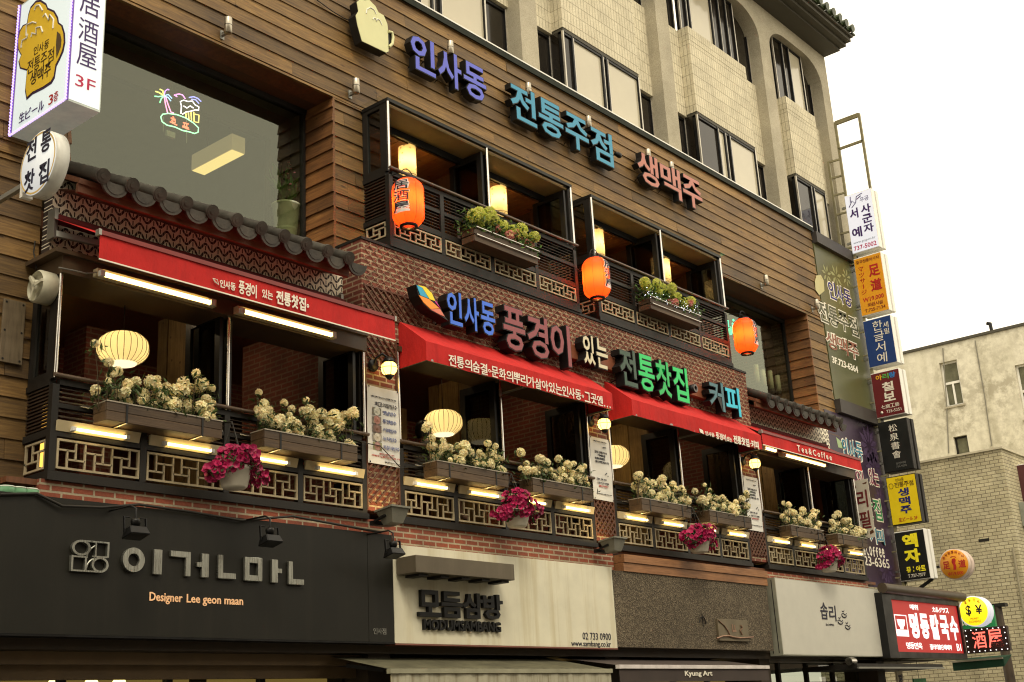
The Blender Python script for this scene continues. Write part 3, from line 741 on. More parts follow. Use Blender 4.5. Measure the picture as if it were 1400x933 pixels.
for i, (a, b) in enumerate(BAY):
    L, R = PIL[i][1], PIL[i + 1][0]
    if i < 4:
        pat = [(.12, 'd'), (.5, 'c'), (.56, 'd'), (1, 'c')] if i % 2 == 0 else [(.34, 'd'), (.46, 'c'), (.54, 'd'), (1, 'c')]
    else: pat = [(.5, 'd'), (.6, 'd'), (1, 'c')]
    winrow(a, b, YP + .02, 11.6, 13.40, pat)
    pat5 = [(.12, 'd'), (.18, 'd'), (.58, 'c'), (.72, 'd'), (.86, 'd'), (1, 'd')] if i < 4 else [(.32, 'd'), (.55, 'd'), (1, 'c')]
    winrow(a, b, YP + .16, 15.46, 17.18, pat5)
    winrow(L, a, YR + .06, 11.6, 13.40, [(1, 'd')]); winrow(b, R, YR + .06, 11.6, 13.40, [(1, 'd')])
    winrow(L, a, YR + .06, 15.46, 17.19, [(1, 'd')]); winrow(b, R, YR + .06, 15.46, 17.19, [(1, 'd')])
    for X in (a, b): f = MB(); f.box(X - (.002 if X == a else .05), X + (.05 if X == a else .002), YP + .12, YR + .1, 11.6, 13.4); f.build("return_pane", M_PANEDK, BL)
# stepped cornice with a row of green tile ends
mb = MB()
for y0, z0, z1 in ((-.24, 17.56, 17.63), (-.41, 17.62, 17.71), (-.55, 17.70, 17.80), (-.62, 17.79, 17.86)): mb.box(5.0, 26.86 + (.0 if y0 > -.3 else .02), y0, .9, z0, z1)
co = mb.build("cornice", M_CORN, BL)
mb = MB()
for k in range(32):
    X = 5.3 + k * .7 if k < 20 else None
X = 16.2; k = 0
pr = None
while X < 26.9:
    if pr is None:
        mb = MB(); mb.tube([(X, .5, 18.15), (X, -.70, 17.94)], .085, 12); mb.tube([(X, -.70, 17.94), (X, -.73, 17.935)], .10, 14); mb.box(X + .09, X + .26, -.66, .5, 17.86, 17.90)
        pr = mb.build("cornice_tile", M_GREENT, co)
    else:
        c = pr.copy(); C.objects.link(c); c.parent = co; c.location.x += k * .35
    X += .35; k += 1
mb = MB(); mb.tube([(26.6, -.2, 17.95), (26.6, -.2, 18.28)], .09, 12); mb.lathe([(.12, 0), (.14, .05), (.1, .12), (0, .15)], (26.6, -.2, 18.28), n=12); mb.build("roof_finial", M_CONC, co)

# ---- ground floor ---------------------------------------------------------
mb = MB()
mb.box(2, 26.3, .25, .35, 0, 2.5) if False else None
mb.box(2, 26.35, -.5, .0, 2.62, 3.55); mb.box(2, 26.35, -.48, 6, 2.52, 2.62)
for x in (4.9, 10.0, 14.6, 19.0, 23.6): mb.box(x, x + .35, -.4, .3, 0, 2.52)
mb.box(2, 26.35, 5.8, 6, 0, 2.52)
mb.build("shop_structure", mat("dark_shop_frame", (.035, .024, .014), .6, var=.3), BL)
mb = MB(); mb.box(5.25, 10.0, -.30, -.22, 2.40, 2.515); mb.box(5.25, 10, -.2, -.1, 2.27, 2.42); mb.build("shop_header", mat("brown_header", (.12, .08, .04), .6), BL)
M_SHOPIN = emis("glowing_shop_wall", (.75, .45, .12), .45)  # back wall glows by itself in place of lamplight in the shops
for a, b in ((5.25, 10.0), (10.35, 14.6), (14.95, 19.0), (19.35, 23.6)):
    mb = MB(); mb.box(a, b, 3.0, 3.1, 0, 2.5); s = mb.build("glowing_shop_back_wall", M_SHOPIN, BL)
    f = MB(); n = 4
    for k in range(n + 1): X = a + (b - a) * k / n; f.box(max(a, X - .035), min(b, X + .035), .0, .08, 0, 2.5)
    f.box(a, b, .0, .08, 2.1, 2.16)
    wn = f.build("shop_window", M_DARK, BL); p = MB(); p.box(a, b, .035, .043, .1, 2.5); p.build("pane", M_GLASS, wn)
# ================================================================== awnings
BAYN = ["fan end bay", "bay under the longest awning", "bay under the second sloping awning", "far right bay"]
def awning(x0, x1, label):
    o = thing("awning", ((x0 + x1) / 2, -.5, 6.0), label, "awning", "red cloth awnings over the tea house windows")
    prof = [(-.503, 6.005), (-.975, 6.01), (-.978, 6.26), (-.503, 6.645)]
    m = MB(); n = 36
    vs = []; 
    for k in range(n + 1):
        x = x0 + (x1 - x0) * k / n
        sag = .022 * math.sin(math.pi * k * 2 / n) ** 2 + .006 * math.sin(k * 1.3); wv = .007 * math.sin(k * .83) + .005 * math.sin(k * 2.1)
        vs += [(x, prof[1][0] + (wv if 0 < k < n else 0), prof[1][1] + .005 * math.sin(k * .7)), (x, prof[2][0], prof[2][1] - .010 * math.sin(math.pi * k * 2 / n) ** 2), (x, (prof[2][0] + prof[3][0]) / 2, (prof[2][1] + prof[3][1]) / 2 - sag), (x, prof[3][0], prof[3][1])]
    fs = [(k * 4 + j, (k + 1) * 4 + j, (k + 1) * 4 + j + 1, k * 4 + j + 1) for k in range(n) for j in range(3)]
    m.add(vs, fs)
    for x, s in ((x0, 1), (x1, -1)):
        f = [(x, *prof[0]), (x, *prof[1]), (x, *prof[2]), (x, (prof[2][0] + prof[3][0]) / 2, (prof[2][1] + prof[3][1]) / 2), (x, *prof[3])]
        m.add(f, [(0, 1, 2, 3, 4)[::s]])
    m.build("canopy", M_RED, o)
    m = MB()
    for x in (x0 + .02, (x0 + x1) / 2, x1 - .02):
        m.bar((x, -.51, 6.02), (x, -.96, 6.025), .025); m.bar((x, -.95, 6.03), (x, -.96, 6.25), .02); m.bar((x, -.96, 6.24), (x, -.51, 6.62), .02)
    m.bar((x0 + .01, -.955, 6.03), (x1 - .01, -.955, 6.03), .025)
    m.build("frame", M_GREYMET, o)
    return o
a2 = awning(10.53, 14.47, "longest red sloping awning with a full line of white lettering")
a3 = awning(14.97, 18.9, "red sloping awning with short white lettering at its right end")
def pxrow(mb, s, Y, pl, pr, h, **k):
    """text on a plane parallel to the front, its baseline from pixel pl to pixel pr, h metres tall"""
    A, B = at(*pl, Y), at(*pr, Y); z = (A.z + B.z) / 2
    fr = FACADE(Y); u0, u1 = A.x, B.x
    tot = sum(.45 if c in '·o. ' else 1 for c in s); c_ = (u1 - u0) / tot; u = u0
    for ch in s:
        wd = c_ * (.45 if ch in '·o. ' else 1)
        if ch in 'o': put(mb, 'o', fr, u + wd * .15, u + wd * .85, z + h * .32, z + h * .62, **k)
        elif ch in '·.': put(mb, '.', fr, u + wd * .3, u + wd * .7, z + (h * .4 if ch == '·' else 0), z + (h * .4 if ch == '·' else 0) + wd * .4, **k)
        elif ch != ' ': put(mb, ch, fr, u + wd * .04, u + wd * .96, z, z + h, **k)
        u += wd
    return mb
m = MB(); pxrow(m, "전통의숨결o문화의뿌리가살아있는인사동o그곳엔...", -.990, (613, 498), (836, 560), .15, bold=.012); m.build("lettering", M_CREAM, a2)
m = MB(); pxrow(m, "인사동", -.991, (964, 595), (977, 598.5), .07, bold=.02); pxrow(m, "풍경이", -.991, (979, 600), (993, 604), .115, bold=.02); pxrow(m, "있는", -.991, (994, 603.5), (1001, 605), .08, bold=.02); pxrow(m, "전통찻집·커피", -.991, (1003, 606), (1038, 615), .14, bold=.03)
lf = [at(956 + a, 586 + b, -.983) for a, b in ((0, 0), (5, 2.5), (6.5, 8), (1, 5))]; m.add(lf, [(0, 1, 2, 3)]); m.build("lettering", M_CREAM, a3)

def roller(x0, x1, yb, zt, zb, wall_z, label, leftarm=True):
    o = thing("roller_awning", ((x0 + x1) / 2, -.04, wall_z), label, "awning", "red cloth awnings over the tea house windows")
    m = MB(); vs = []; n = 40
    for k in range(n + 1):
        x = x0 + (x1 - x0) * k / n; r = .010 * math.sin(k * .61) + .006 * math.sin(k * 1.7)
        vs += [(x, yb - .004 + r * .4, zb + r * .5), (x, yb + r * .2, zt)]
    m.add(vs, [(k * 2, k * 2 + 2, k * 2 + 3, k * 2 + 1) for k in range(n)])
    m.build("valance", M_RED, o)
    m = MB(); m.add([(x0, yb + .03, zt + .015), (x1, yb + .03, zt + .015), (x1, -.26, wall_z), (x0, -.26, wall_z)], [(0, 1, 2, 3)]); m.build("cloth", M_RED, o)
    m = MB(); m.bar((x0 - .01, yb + .01, zt + .02), (x1 + .01, yb + .01, zt + .02), .05, .045); b = m.build("front_bar", mat("red_brown_bar", (.20, .03, .025), .4), o)
    m = MB(); m.box(x0 - .02, x0 + .01, yb - .02, yb + .045, zt - .012, zt + .05); m.box(x1 - .01, x1 + .02, yb - .02, yb + .045, zt - .012, zt + .05); m.build("bar_cap", M_GREYMET, o)
    m = MB(); m.box(x0, x1, yb - .012, yb - .004, zb - .006, zb + .008); m.build("white_hem", M_CREAM, o)
    m = MB(); m.tube([(x0 + .05, -.26, wall_z), (x1, -.26, wall_z)], .055, 12); m.build("roller", mat("dark_red_roll", (.10, .012, .012), .8), o)
    for x in ((x0 + .03, x1 - .03) if leftarm else (x1 - .03,)):
        m = MB(); m.box(x - .02, x + .02, -.30, -.165, wall_z - .22, wall_z + .10); mid = Vector((x + (.9 if x < (x0 + x1) / 2 else -.9), (yb - .27) / 2 - .05, (wall_z + zt) / 2 - .1))
        m.bar((x, -.27, wall_z - .17), mid, .045, .06); m.bar(mid, (x + (.1 if x < (x0 + x1) / 2 else -.1), yb + .04, zt - .01), .035, .045); m.build("folding_arm", M_GREYMET, o)
    return o
r1 = roller(5.88, 9.80, -1.17, 6.315, 6.06, 6.78, "red roll-out awning in front of the patterned panel at left")
m = MB(); Y = -1.190
pxrow(m, "인사동", Y, (300, 392.5), (322, 398.5), .085, bold=.02); pxrow(m, "풍경이", Y, (326, 401.5), (351, 408.5), .15, bold=.02); pxrow(m, "있는", Y, (358, 407), (373, 411), .10, bold=.015); pxrow(m, "전통찻집o", Y, (377, 415), (423, 427.5), .155, bold=.03)
for q in range(2):
    pts = [at(291 + a, 381 + b, Y - .001) for a, b in (((0, 0), (6, 1.5), (8, 8), (3, 5.5), (0, 0)) if q == 0 else ((0, 0), (8, 9)))]; m.tube(pts, .004, 5)
m.build("lettering", M_CREAM, r1)
r4 = roller(18.98, 22.95, -.95, 6.335, 6.115, 6.74, "red roll-out awning with white English lettering at far right")
m = MB(); Y = -.962; A, B = at(1090, 618, Y), at(1137, 631, Y)
put(m, "T e a & C o f f e e", FACADE(Y - .006), A.x, B.x, 6.165, 6.285, bold=.012); m.build("lettering", M_CREAM, r4)

# ================================================================== channel letters
def acrylic(name, c, e=.0): return mat(name, c, .35, var=.05, emit=e, ecol=c)
M_SIDEB = mat("black_letter_side", (.008, .008, .008), .45)
def word(name, s, L, T, R, B, Y, depth, cols, label, group, bold=.035, z=(), edge=.014):
    """raised letters on the plane Y; L,T,R,B are pixels on its left, top, right and bottom"""
    x0, x1, zt, zb = at(*L, Y).x, at(*R, Y).x, at(*T, Y).z, at(*B, Y).z
    o = thing(name, ((x0 + x1) / 2, Y + depth, zb), label, "sign lettering", group)
    n = len(s); cw = (x1 - x0) / n; fr = FACADE(Y)
    for i, ch in enumerate(s):
        a, b = x0 + cw * (i + .03), x0 + cw * (i + .97); dz0, dz1 = z[i] if z else (0, 1)
        v0, v1 = zb + (zt - zb) * dz0, zb + (zt - zb) * dz1
        m = MB(); put(m, ch, fr, a, b, v0, v1, n0=-depth, n1=0, bold=bold, mi=0, ms=0)
        lt = m.build("letter", M_SIDEB, o)
        m = MB(); e = edge; put(m, ch, fr, a + e, b - e, v0 + e, v1 - e, n0=.001, n1=.006, bold=max(0, bold - .018)); m.build("letter_face", cols[i % len(cols)], lt)
    m = MB()
    for i in range(n):
        for q in (.25, .75):
            X = x0 + cw * (i + q); zz = zb + (zt - zb) * (.2 if q < .5 else .5); m.tube([(X, Y + depth, zz), (X, -.02 if Y > -.4 else -.5, zz - .03)], .008, 5)
    m.build("mounting_pin", M_BLACK, o)
    return o
GU = "raised letters along the top of the timber wall"; GLo = "raised letters along the brick wall"
word("channel_letters", "인사동", (559, 50), (567, 44), (666, 118), (649, 136), -.20, .12, [acrylic("periwinkle_acrylic", (.10, .12, .56))], "periwinkle blue raised Korean lettering beside the beer mug emblem on timber", GU)
word("channel_letters", "전통주점", (696, 134), (699, 110), (840, 218), (839, 231), -.20, .12, [acrylic("sky_blue_acrylic", (.035, .25, .40))], "large sky blue raised Korean lettering on the timber wall", GU)
word("channel_letters", "생맥주", (870, 225), (876, 205), (962, 280), (956, 289), -.20, .12, [acrylic("dusty_pink_acrylic", (.42, .155, .115))], "dusty pink raised Korean lettering on the timber wall", GU)
YL = -.78
word("channel_letters", "인사동", (609, 408), (625, 399), (678, 438), (669, 460), YL, .16, [acrylic("strong_blue_acrylic", (.035, .13, .60), .12)], "strong blue raised Korean lettering on brick next to the leaf", GLo)
word("channel_letters", "풍경이", (686, 441), (705, 421.5), (782, 483), (744, 492.5), YL, .16, [acrylic("rose_acrylic", (.24, .05, .06))], "large dull rose raised Korean lettering on brick", GLo)
word("channel_letters", "있는", (795, 463), (800, 456), (832, 491), (827, 506), YL, .14, [acrylic("ivory_acrylic", (.62, .56, .38))], "small ivory raised Korean lettering on brick", GLo)
word("channel_letters", "전통찻집", (845, 486), (855, 476), (943, 541), (935.5, 551), YL, .16, [acrylic("unlit_green", (.02, .06, .035)), acrylic("lit_green", (.0, .42, .085), .22), acrylic("lit_green2", (.0, .34, .065), .18), acrylic("lit_green", (.0, .42, .085), .22)], "green raised Korean lettering with unlit first syllable on brick", GLo)
word("channel_letters", "커피", (967, 526), (976, 520), (1013, 554), (1011, 571), YL, .14, [acrylic("dark_teal", (.03, .13, .16)), acrylic("lit_cyan", (.0, .36, .46), .25)], "teal and cyan raised Korean lettering at the right end of brick", GLo)
c0 = at(951, 531, YL); o = thing("raised_dot", c0, "small dark round raised dot between green and teal letters", "sign lettering", GLo)
m = MB(); m.lathe([(.035, .14), (.075, .14), (.075, 0), (.035, 0), (.035, .14)], c0, 'Y', 20); m.build("ring", M_SIDEB, o)
m = MB(); m.lathe([(.042, 0), (.068, 0)], c0 + Vector((0, -.004, 0)), 'Y', 20); m.build("ring_face", acrylic("grey_acrylic", (.12, .10, .09)), o)
# raceway boards behind the lower letters
for nm, (pa, pb) in {"left": ((584, 440), (842, 510)), "right": ((842, 510), (1012, 560))}.items():
    X0, X1 = at(*pa, -.6).x, at(*pb, -.6).x
    o = thing("letter_raceway", ((X0 + X1) / 2, -.5, 6.8), "orange brown mounting board behind the %s raised letters on brick" % ("blue and rose" if nm == "left" else "green and teal"), "mounting board", GLo)
    m = MB(); m.box(X0 + .03, X1 - .03, -.63, -.515, 6.80, 7.02); m.build("board", mat("orange_brown_board", (.20, .065, .03), .5, var=.1), o, bevel=.006)
    m = MB()
    for k in range(5): m.box(X0 + .2 + k * .7, X0 + .25 + k * .7, -.52, -.505, 6.75, 7.07)
    m.build("bracket", M_GREYMET, o)
# leaf emblem
zz = lambda a, b: (540 + a / 4.667, 380 + b / 4.667)
def fpoly(px, Y): return [((q := at(x, y, Y)).x, q.z) for x, y in px]
leaf = [zz(*q) for q in ((132, 42), (185, 52), (232, 92), (262, 140), (290, 195), (318, 245), (342, 276), (285, 240), (225, 208), (180, 165), (150, 110))]
c0 = at(*zz(230, 160), -.80); o = thing("leaf_emblem", (c0.x, -.5, c0.z), "leaf shaped emblem in coloured segments on the brick wall", "emblem")
m = MB(); m.prism(fpoly(leaf, -.80), FACADE(-.80), -.17, 0); m.build("body", M_SIDEB, o)
for nm, c, pts in (("segment", (.75, .58, .02), ((142, 47), (190, 58), (232, 98), (255, 150), (220, 138), (174, 66))), ("segment", (.02, .32, .5), ((136, 48), (170, 64), (214, 134), (160, 112))),
                   ("segment", (.78, .25, .02), ((150, 112), (215, 138), (282, 196), (225, 200), (182, 160))), ("segment", (.6, .02, .3), ((258, 148), (288, 196), (252, 152))),
                   ("segment", (.6, .16, .10), ((225, 203), (284, 199), (314, 248), (285, 236)))):
    m = MB(); m.prism(fpoly([zz(*q) for q in pts], -.80), FACADE(-.80), .001, .008); m.build(nm, acrylic("leaf_%d_%d" % (c[0] * 100, c[1] * 100), c, .1), o)
# beer mug emblem on the timber wall
zz = lambda a, b: (500 + a / 7, b / 7)
mug = [zz(*q) for q in ((-90, 20), (-60, -5), (-15, 5), (30, 0), (90, 60), (120, 120), (170, 150), (205, 230), (212, 285), (218, 500), (195, 512), (-40, 400), (-60, 330), (-85, 240), (-100, 150), (-75, 110))]
c0 = at(515, 40, -.24); o = thing("mug_emblem", (c0.x, -.02, c0.z), "pale green beer mug shaped light box on the timber wall", "emblem")
m = MB(); m.prism(fpoly(mug, -.24), FACADE(-.24), -.14, 0); m.prism(fpoly([zz(*q) for q in ((212, 300), (250, 300), (268, 360), (262, 420), (235, 465), (214, 455))], -.24), FACADE(-.24), -.13, -.01); m.build("body", M_SIDEB, o)
ctr = Vector((c0.x, 0, c0.z))
def shrink(poly, k): cx = sum(p[0] for p in poly) / len(poly); cz = sum(p[1] for p in poly) / len(poly); return [(cx + (x - cx) * k, cz + (y - cz) * k) for x, y in poly]
m = MB(); m.prism(shrink(fpoly(mug, -.24), .985), FACADE(-.24), .001, .008); m.build("face", acrylic("pale_green_acrylic", (.60, .60, .33)), o)
m = MB(); m.tube([at(*zz(*q), -.25) for q in ((216, 305), (250, 312), (262, 360), (255, 420), (225, 450))], .022, 8); m.build("handle", acrylic("pale_green_acrylic", (.60, .60, .33)), o)
m = MB()
for pts in (((5, 130), (12, 90), (45, 72), (80, 95), (100, 135)), ((70, 190), (80, 172), (95, 178), (102, 205), (112, 182), (135, 195), (155, 240))): m.tube([at(*zz(*q), -.251) for q in pts], .008, 6)
m.build("foam_line", M_WHITE, o)

# ================================================================== lights on the wall
M_LAMPB = mat("satin_lamp_metal", (.46, .42, .34), .35, metal=.8)
proto = None
for X, Z, lab in ((8.08, 10.02, "above the left picture window"), (10.2, 10.02, "at the left of the upper glazed bays"), (12.15, 11.44, "above the periwinkle lettering"), (14.0, 11.46, "at the left end of the sky blue lettering"),
                  (15.62, 11.46, "above the sky blue lettering's right half"), (17.43, 11.46, "at the left end of the pink lettering"), (18.2, 11.46, "above the pink lettering's middle"), (21.45, 10.02, "above the right picture window"), (23.67, 10.02, "beside the green banner")):
    if proto is None:
        o = thing("wall_light", (X, -.03, Z), "", "wall light", "small metal cylinder lights on the timber wall")
        m = MB(); m.lathe([(0, -.11), (.042, -.11), (.05, -.105), (.05, .10), (.045, .11), (0, .11)], (X, -.15, Z), n=20); m.build("cylinder", M_LAMPB, o)
        m = MB(); m.lathe([(.0505, -.004), (.0515, 0), (.0505, .004)], (X, -.15, Z), n=20); m.build("joint_ring", M_BLACK, o)
        m = MB(); m.box(X - .02, X + .02, -.11, -.035, Z - .10, Z - .06); m.box(X - .03, X + .03, -.038, -.03, Z - .14, Z - .02); m.build("bracket", M_GREYMET, o)
        proto = o
    else:
        o = copy_tree(proto); o.location = (X, -.03, Z)
    o['label'] = "small metal cylinder wall light " + lab
# black knob spotlight at the end of the sky blue letters
c0 = at(845, 212, -.15); o = thing("spot_lamp", c0, "little black spotlight at the right end of the sky blue letters", "spotlight")
m = MB(); m.lathe([(0, -.08), (.035, -.08), (.05, .02), (.045, .06), (0, .06)], c0, 'X', 14); m.build("head", M_BLACK, o)
m = MB(); m.tube([c0, (c0.x - .05, -.03, c0.z + .02)], .01, 6); m.build("arm", M_BLACK, o)

# ================================================================== lanterns
def lantern(c, R, H, label, facing, yaw):
    o = thing("paper_lantern", c, label, "lantern", "red paper lanterns on the upper bay posts")
    prof = [(.42, -.5), (.5, -.497)]
    N = 36
    for k in range(N + 1):
        t = k / N; h = -.497 + .994 * t
        e = min(t, 1 - t); r = 1 if e > .22 else .55 + .45 * math.sin(math.pi / 2 * e / .22) ** .8
        prof.append((r * (1 - (.012 if k % 2 else 0)), h))
    prof.append((.42, .5))
    pr = [(r * R, h * H) for r, h in prof]
    m = MB(); m.lathe(pr, c, n=40); m.build("shade", M_REDPAPER, o)
    m = MB(); m.lathe([(.40 * R, -.535 * H), (.56 * R, -.535 * H), (.56 * R, -.485 * H), (.40 * R, -.485 * H), (.40 * R, -.535 * H)], c, n=30); m.build("bottom_ring", M_BLACK, o)
    m = MB(); m.lathe([(.0, .535 * H), (.5 * R, .535 * H), (.52 * R, .485 * H)], c, n=30); m.build("top_cap", M_BLACK, o)
    m = MB(); m.lathe([(0, -.09), (.05, -.07), (.065, 0), (.05, .06), (.02, .1), (0, .1)], c, n=16); m.build("bulb", M_BULBO, o)
    m = MB()
    for k in range(8):
        a = yaw + k * math.pi / 4 + .2; m.tube([c + Vector((math.cos(a) * r * 1.004, math.sin(a) * r * 1.004, h)) for r, h in pr[2:-1:2]], .0022, 4, cap=False)
    m.build("rib_wire", mat("dark_red_thread", (.25, .03, .01), .7), o)
    for nm, mt_, bold, n1, grow in (("letter_outline", M_WHITE, .06, .004, .008), ("lettering", M_INK, .012, .009, 0)):
        m = MB(); fr = (Vector((0, 0, 0)), Vector((1, 0, 0)), Vector((0, 1, 0)), Vector((0, 0, 1)))
        col(m, "居酒屋", fr, -R * .52 - grow, R * .52 + grow, -H * .32 - grow, H * .40 + grow, gap=.04 if grow else .1, n0=n1 - .001, n1=n1, bold=bold)
        me = bpy.data.meshes.new("t"); me.from_pydata([tuple(v) for v in m.v], [], m.f); bm = bmesh.new(); bm.from_mesh(me); bmesh.ops.triangulate(bm, faces=bm.faces)
        for _ in range(3):
            es = [e for e in bm.edges if e.calc_length() > .035]
            if es: bmesh.ops.subdivide_edges(bm, edges=es, cuts=1)
            bmesh.ops.triangulate(bm, faces=bm.faces)
        bm.verts.index_update(); m.v = [v.co.copy() for v in bm.verts]; m.f = [[v.index for v in f.verts] for f in bm.faces]; m.m = [0] * len(m.f); m.sm = [False] * len(m.f); bm.free(); bpy.data.meshes.remove(me)
        vs = []
        for v in m.v:
            t = (v.y / H + .497) / .994; e = min(t, 1 - t); r = R * (1 if e > .22 else .55 + .45 * math.sin(math.pi / 2 * max(0, e) / .22) ** .8)
            a = facing + v.x / R; vs.append(c + Vector(((r + v.z + .004) * math.cos(a), (r + v.z + .004) * math.sin(a), v.y)))
        m.v = vs; m.build(nm, mt_, o)
    m = MB(); T = c + Vector((0, 0, .535 * H)); m.tube([T, T + Vector((0, 0, .06)), T + Vector((-.02, .1, .12)), T + Vector((-.02, -c.y - .5 if c.y < -.5 else .2, .14))], .006, 6)
    m.tube([T + Vector((math.cos(k * .35) * .12, 0, math.sin(k * .35) * .14)) for k in range(10)], .006, 6); m.build("hanger", M_BLACK, o)
    return o
M_REDPAPER = paper("red_lantern_paper", (.55, .045, .018), (1.0, .13, .028), .02, f=.6)
for (px, py), dm, hh, fa, lab in (((558, 278), .42, .64, math.radians(-162), "red paper lantern with its lettering in full view, leftmost of three"),
                                  ((815, 381), .42, .64, math.radians(-78), "red paper lantern hanging between the two upper glazed bays"),
                                  ((1019, 460), .42, .64, math.radians(-78), "red paper lantern in front of the right picture window")):
    c = at(px, py, -.78); lantern(c, dm / 2, hh, lab, fa, fa)
M_CREAMPAPER = paper("cream_lantern_paper", (.7, .58, .3), (1.0, .82, .46), .12, spots=True, f=.6)
proto = None
for px, py, lab in ((557, 221, "above the red lantern with full lettering"), (682, 273, "over the mixed flowers of the left upper planter"), (816, 333, "just above the middle red lantern"), (907, 368, "over the right upper planter")):
    c = at(px, py, .13)
    if proto is None:
        o = thing("cylinder_lantern", c, "", "lantern", "cream cylinder lanterns in the upper bays"); R, H = .125, .50
        m = MB(); m.lathe([(R * .92, -H / 2), (R, -H / 2 + .01), (R, H / 2 - .01), (R * .92, H / 2)], c, n=28); m.build("shade", M_CREAMPAPER, o)
        m = MB(); m.lathe([(0, -.1), (.035, -.08), (.045, -.02), (.035, .05), (0, .08)], c, n=14); m.build("bulb", M_BULB, o)
        m = MB(); m.lathe([(R * 1.01, -.006), (R * 1.02, 0), (R * 1.01, .006)], c + Vector((0, 0, H / 2 - .01)), n=28); m.lathe([(R * 1.01, -.006), (R * 1.02, 0), (R * 1.01, .006)], c + Vector((0, 0, -H / 2 + .01)), n=28); m.build("hoop", mat("bamboo_hoop", (.3, .2, .06), .5), o)
        m = MB()
        for s in (-1, 1): m.tube([c + Vector((s * .08, 0, H / 2)), c + Vector((s * .03, 0, H / 2 + .11))], .006, 5)
        m.tube([c + Vector((-.05, 0, H / 2 + .12)), c + Vector((.06, 0, H / 2 + .10))], .012, 6); m.build("hanger", M_BLACK, o)
        proto = o
    else: o = copy_tree(proto); o.location = c
    o['label'] = "cream speckled paper cylinder lantern " + lab
M_ROUND = paper("round_lantern_cloth", (.80, .74, .52), (1.0, .89, .60), .08, f=.6)
proto = None
for px, py, Y, lab in ((168, 478, -.12, "lit in the left bay above cream flowers, fully visible"), (606, 579, .15, "behind the seated person under the longest awning"), (838, 625, .1, "half hidden behind the second menu banner"), (993, 660, .1, "behind a dark haired person at the right"), (812, 626, .9, "small in the dark room left of the second banner")):
    c = at(px, py, Y)
    if proto is None:
        o = thing("round_lantern", c, "", "lantern", "round cream lanterns in the tea room"); R, H = .265, .31
        prof = [(R * (.56 + .44 * (1 - abs((k / 16 - .52) / .52) ** 2.6)), -H / 2 + H * k / 16) for k in range(17)]
        m = MB(); m.lathe(prof, c, n=36); m.build("shade", M_ROUND, o)
        m = MB(); m.lathe([(0, -H / 2 - .012), (R * .52, -H / 2 - .01), (R * .6, -H / 2 + .012)], c, n=36); m.build("diffuser", emis("lantern_diffuser", (1., .82, .48), 1.0), o)
        for dx in (-.08, .08): m = MB(); m.lathe([(0, -.045), (.03, -.03), (.036, 0), (.03, .03), (0, .045)], c + Vector((dx, 0, .01)), n=12); m.build("bulb", M_BULB, o)
        m = MB()
        for k in range(24):
            a = k * math.pi / 12; m.tube([c + Vector((math.cos(a) * r * 1.003, math.sin(a) * r * 1.004, h)) for r, h in prof[::2]], .0038, 4, cap=False)
        m.build("rib_wire", mat("brown_rib", (.25, .17, .05), .6), o)
        m = MB(); m.tube([c + Vector((0, 0, H / 2)), c + Vector((0, 0, .75))], .005, 5); m.lathe([(R * .56, 0), (0, .01)], c + Vector((0, 0, H / 2)), n=24); m.build("cord", M_BLACK, o)
        proto = o
    else: o = copy_tree(proto); o.location = c
    o['label'] = "round ribbed cream lantern " + lab

# pillar lamps, floodlights, menu banners, one set per pier
proto = None
for px, py, lab in ((532, 504, "over the photo menu banner"), (826, 580, "over the take out banner"), (1032, 634, "beside the Tea and Coffee awning")):
    c = at(px, py, -.70)
    if proto is None:
        o = thing("wall_lantern", c, "", "wall lamp", "lit globe lamps on the brick piers"); R = .10
        m = MB(); m.lathe([(0, -R), (R * .5, -R * .87), (R * .87, -R * .5), (R, 0), (R * .87, R * .5), (R * .5, R * .87), (0, R)], c, n=20); m.build("globe", emis("lit_globe_glass", (1.0, .60, .13), 3.6), o)
        m = MB(); m.lathe([(.0, .15), (.05, .14), (.085, .085), (.085, .07), (0, .07)], c, n=18); m.lathe([(0, -.15), (.03, -.13), (.06, -.088), (0, -.08)], c, n=18); m.build("cap", M_BLACK, o)
        m = MB()
        for k in range(6):
            a = k * math.pi / 3; m.tube([c + Vector((math.cos(a) * .108 * math.cos(t), math.sin(a) * .108 * math.cos(t), .108 * math.sin(t))) for t in [(-1.2 + 2.4 * i / 8) for i in range(9)]], .004, 5, cap=False)
        m.lathe([(.106, -.004), (.112, 0), (.106, .004)], c, n=24); m.build("cage", M_BLACK, o)
        m = MB(); m.tube([c + Vector((0, .02, .14)), c + Vector((-.06, .05, .19)), c + Vector((-.10, .12, .14)), c + Vector((-.10, .17, .06))], .016, 8); m.lathe([(0, -.03), (.07, -.03), (.08, 0)], c + Vector((-.10, .18, .06)), 'Y', 16); m.build("arm", M_BLACK, o)
        proto = o
    else: o = copy_tree(proto); o.location = c
    o['label'] = "lit cage globe wall lamp " + lab
proto = None
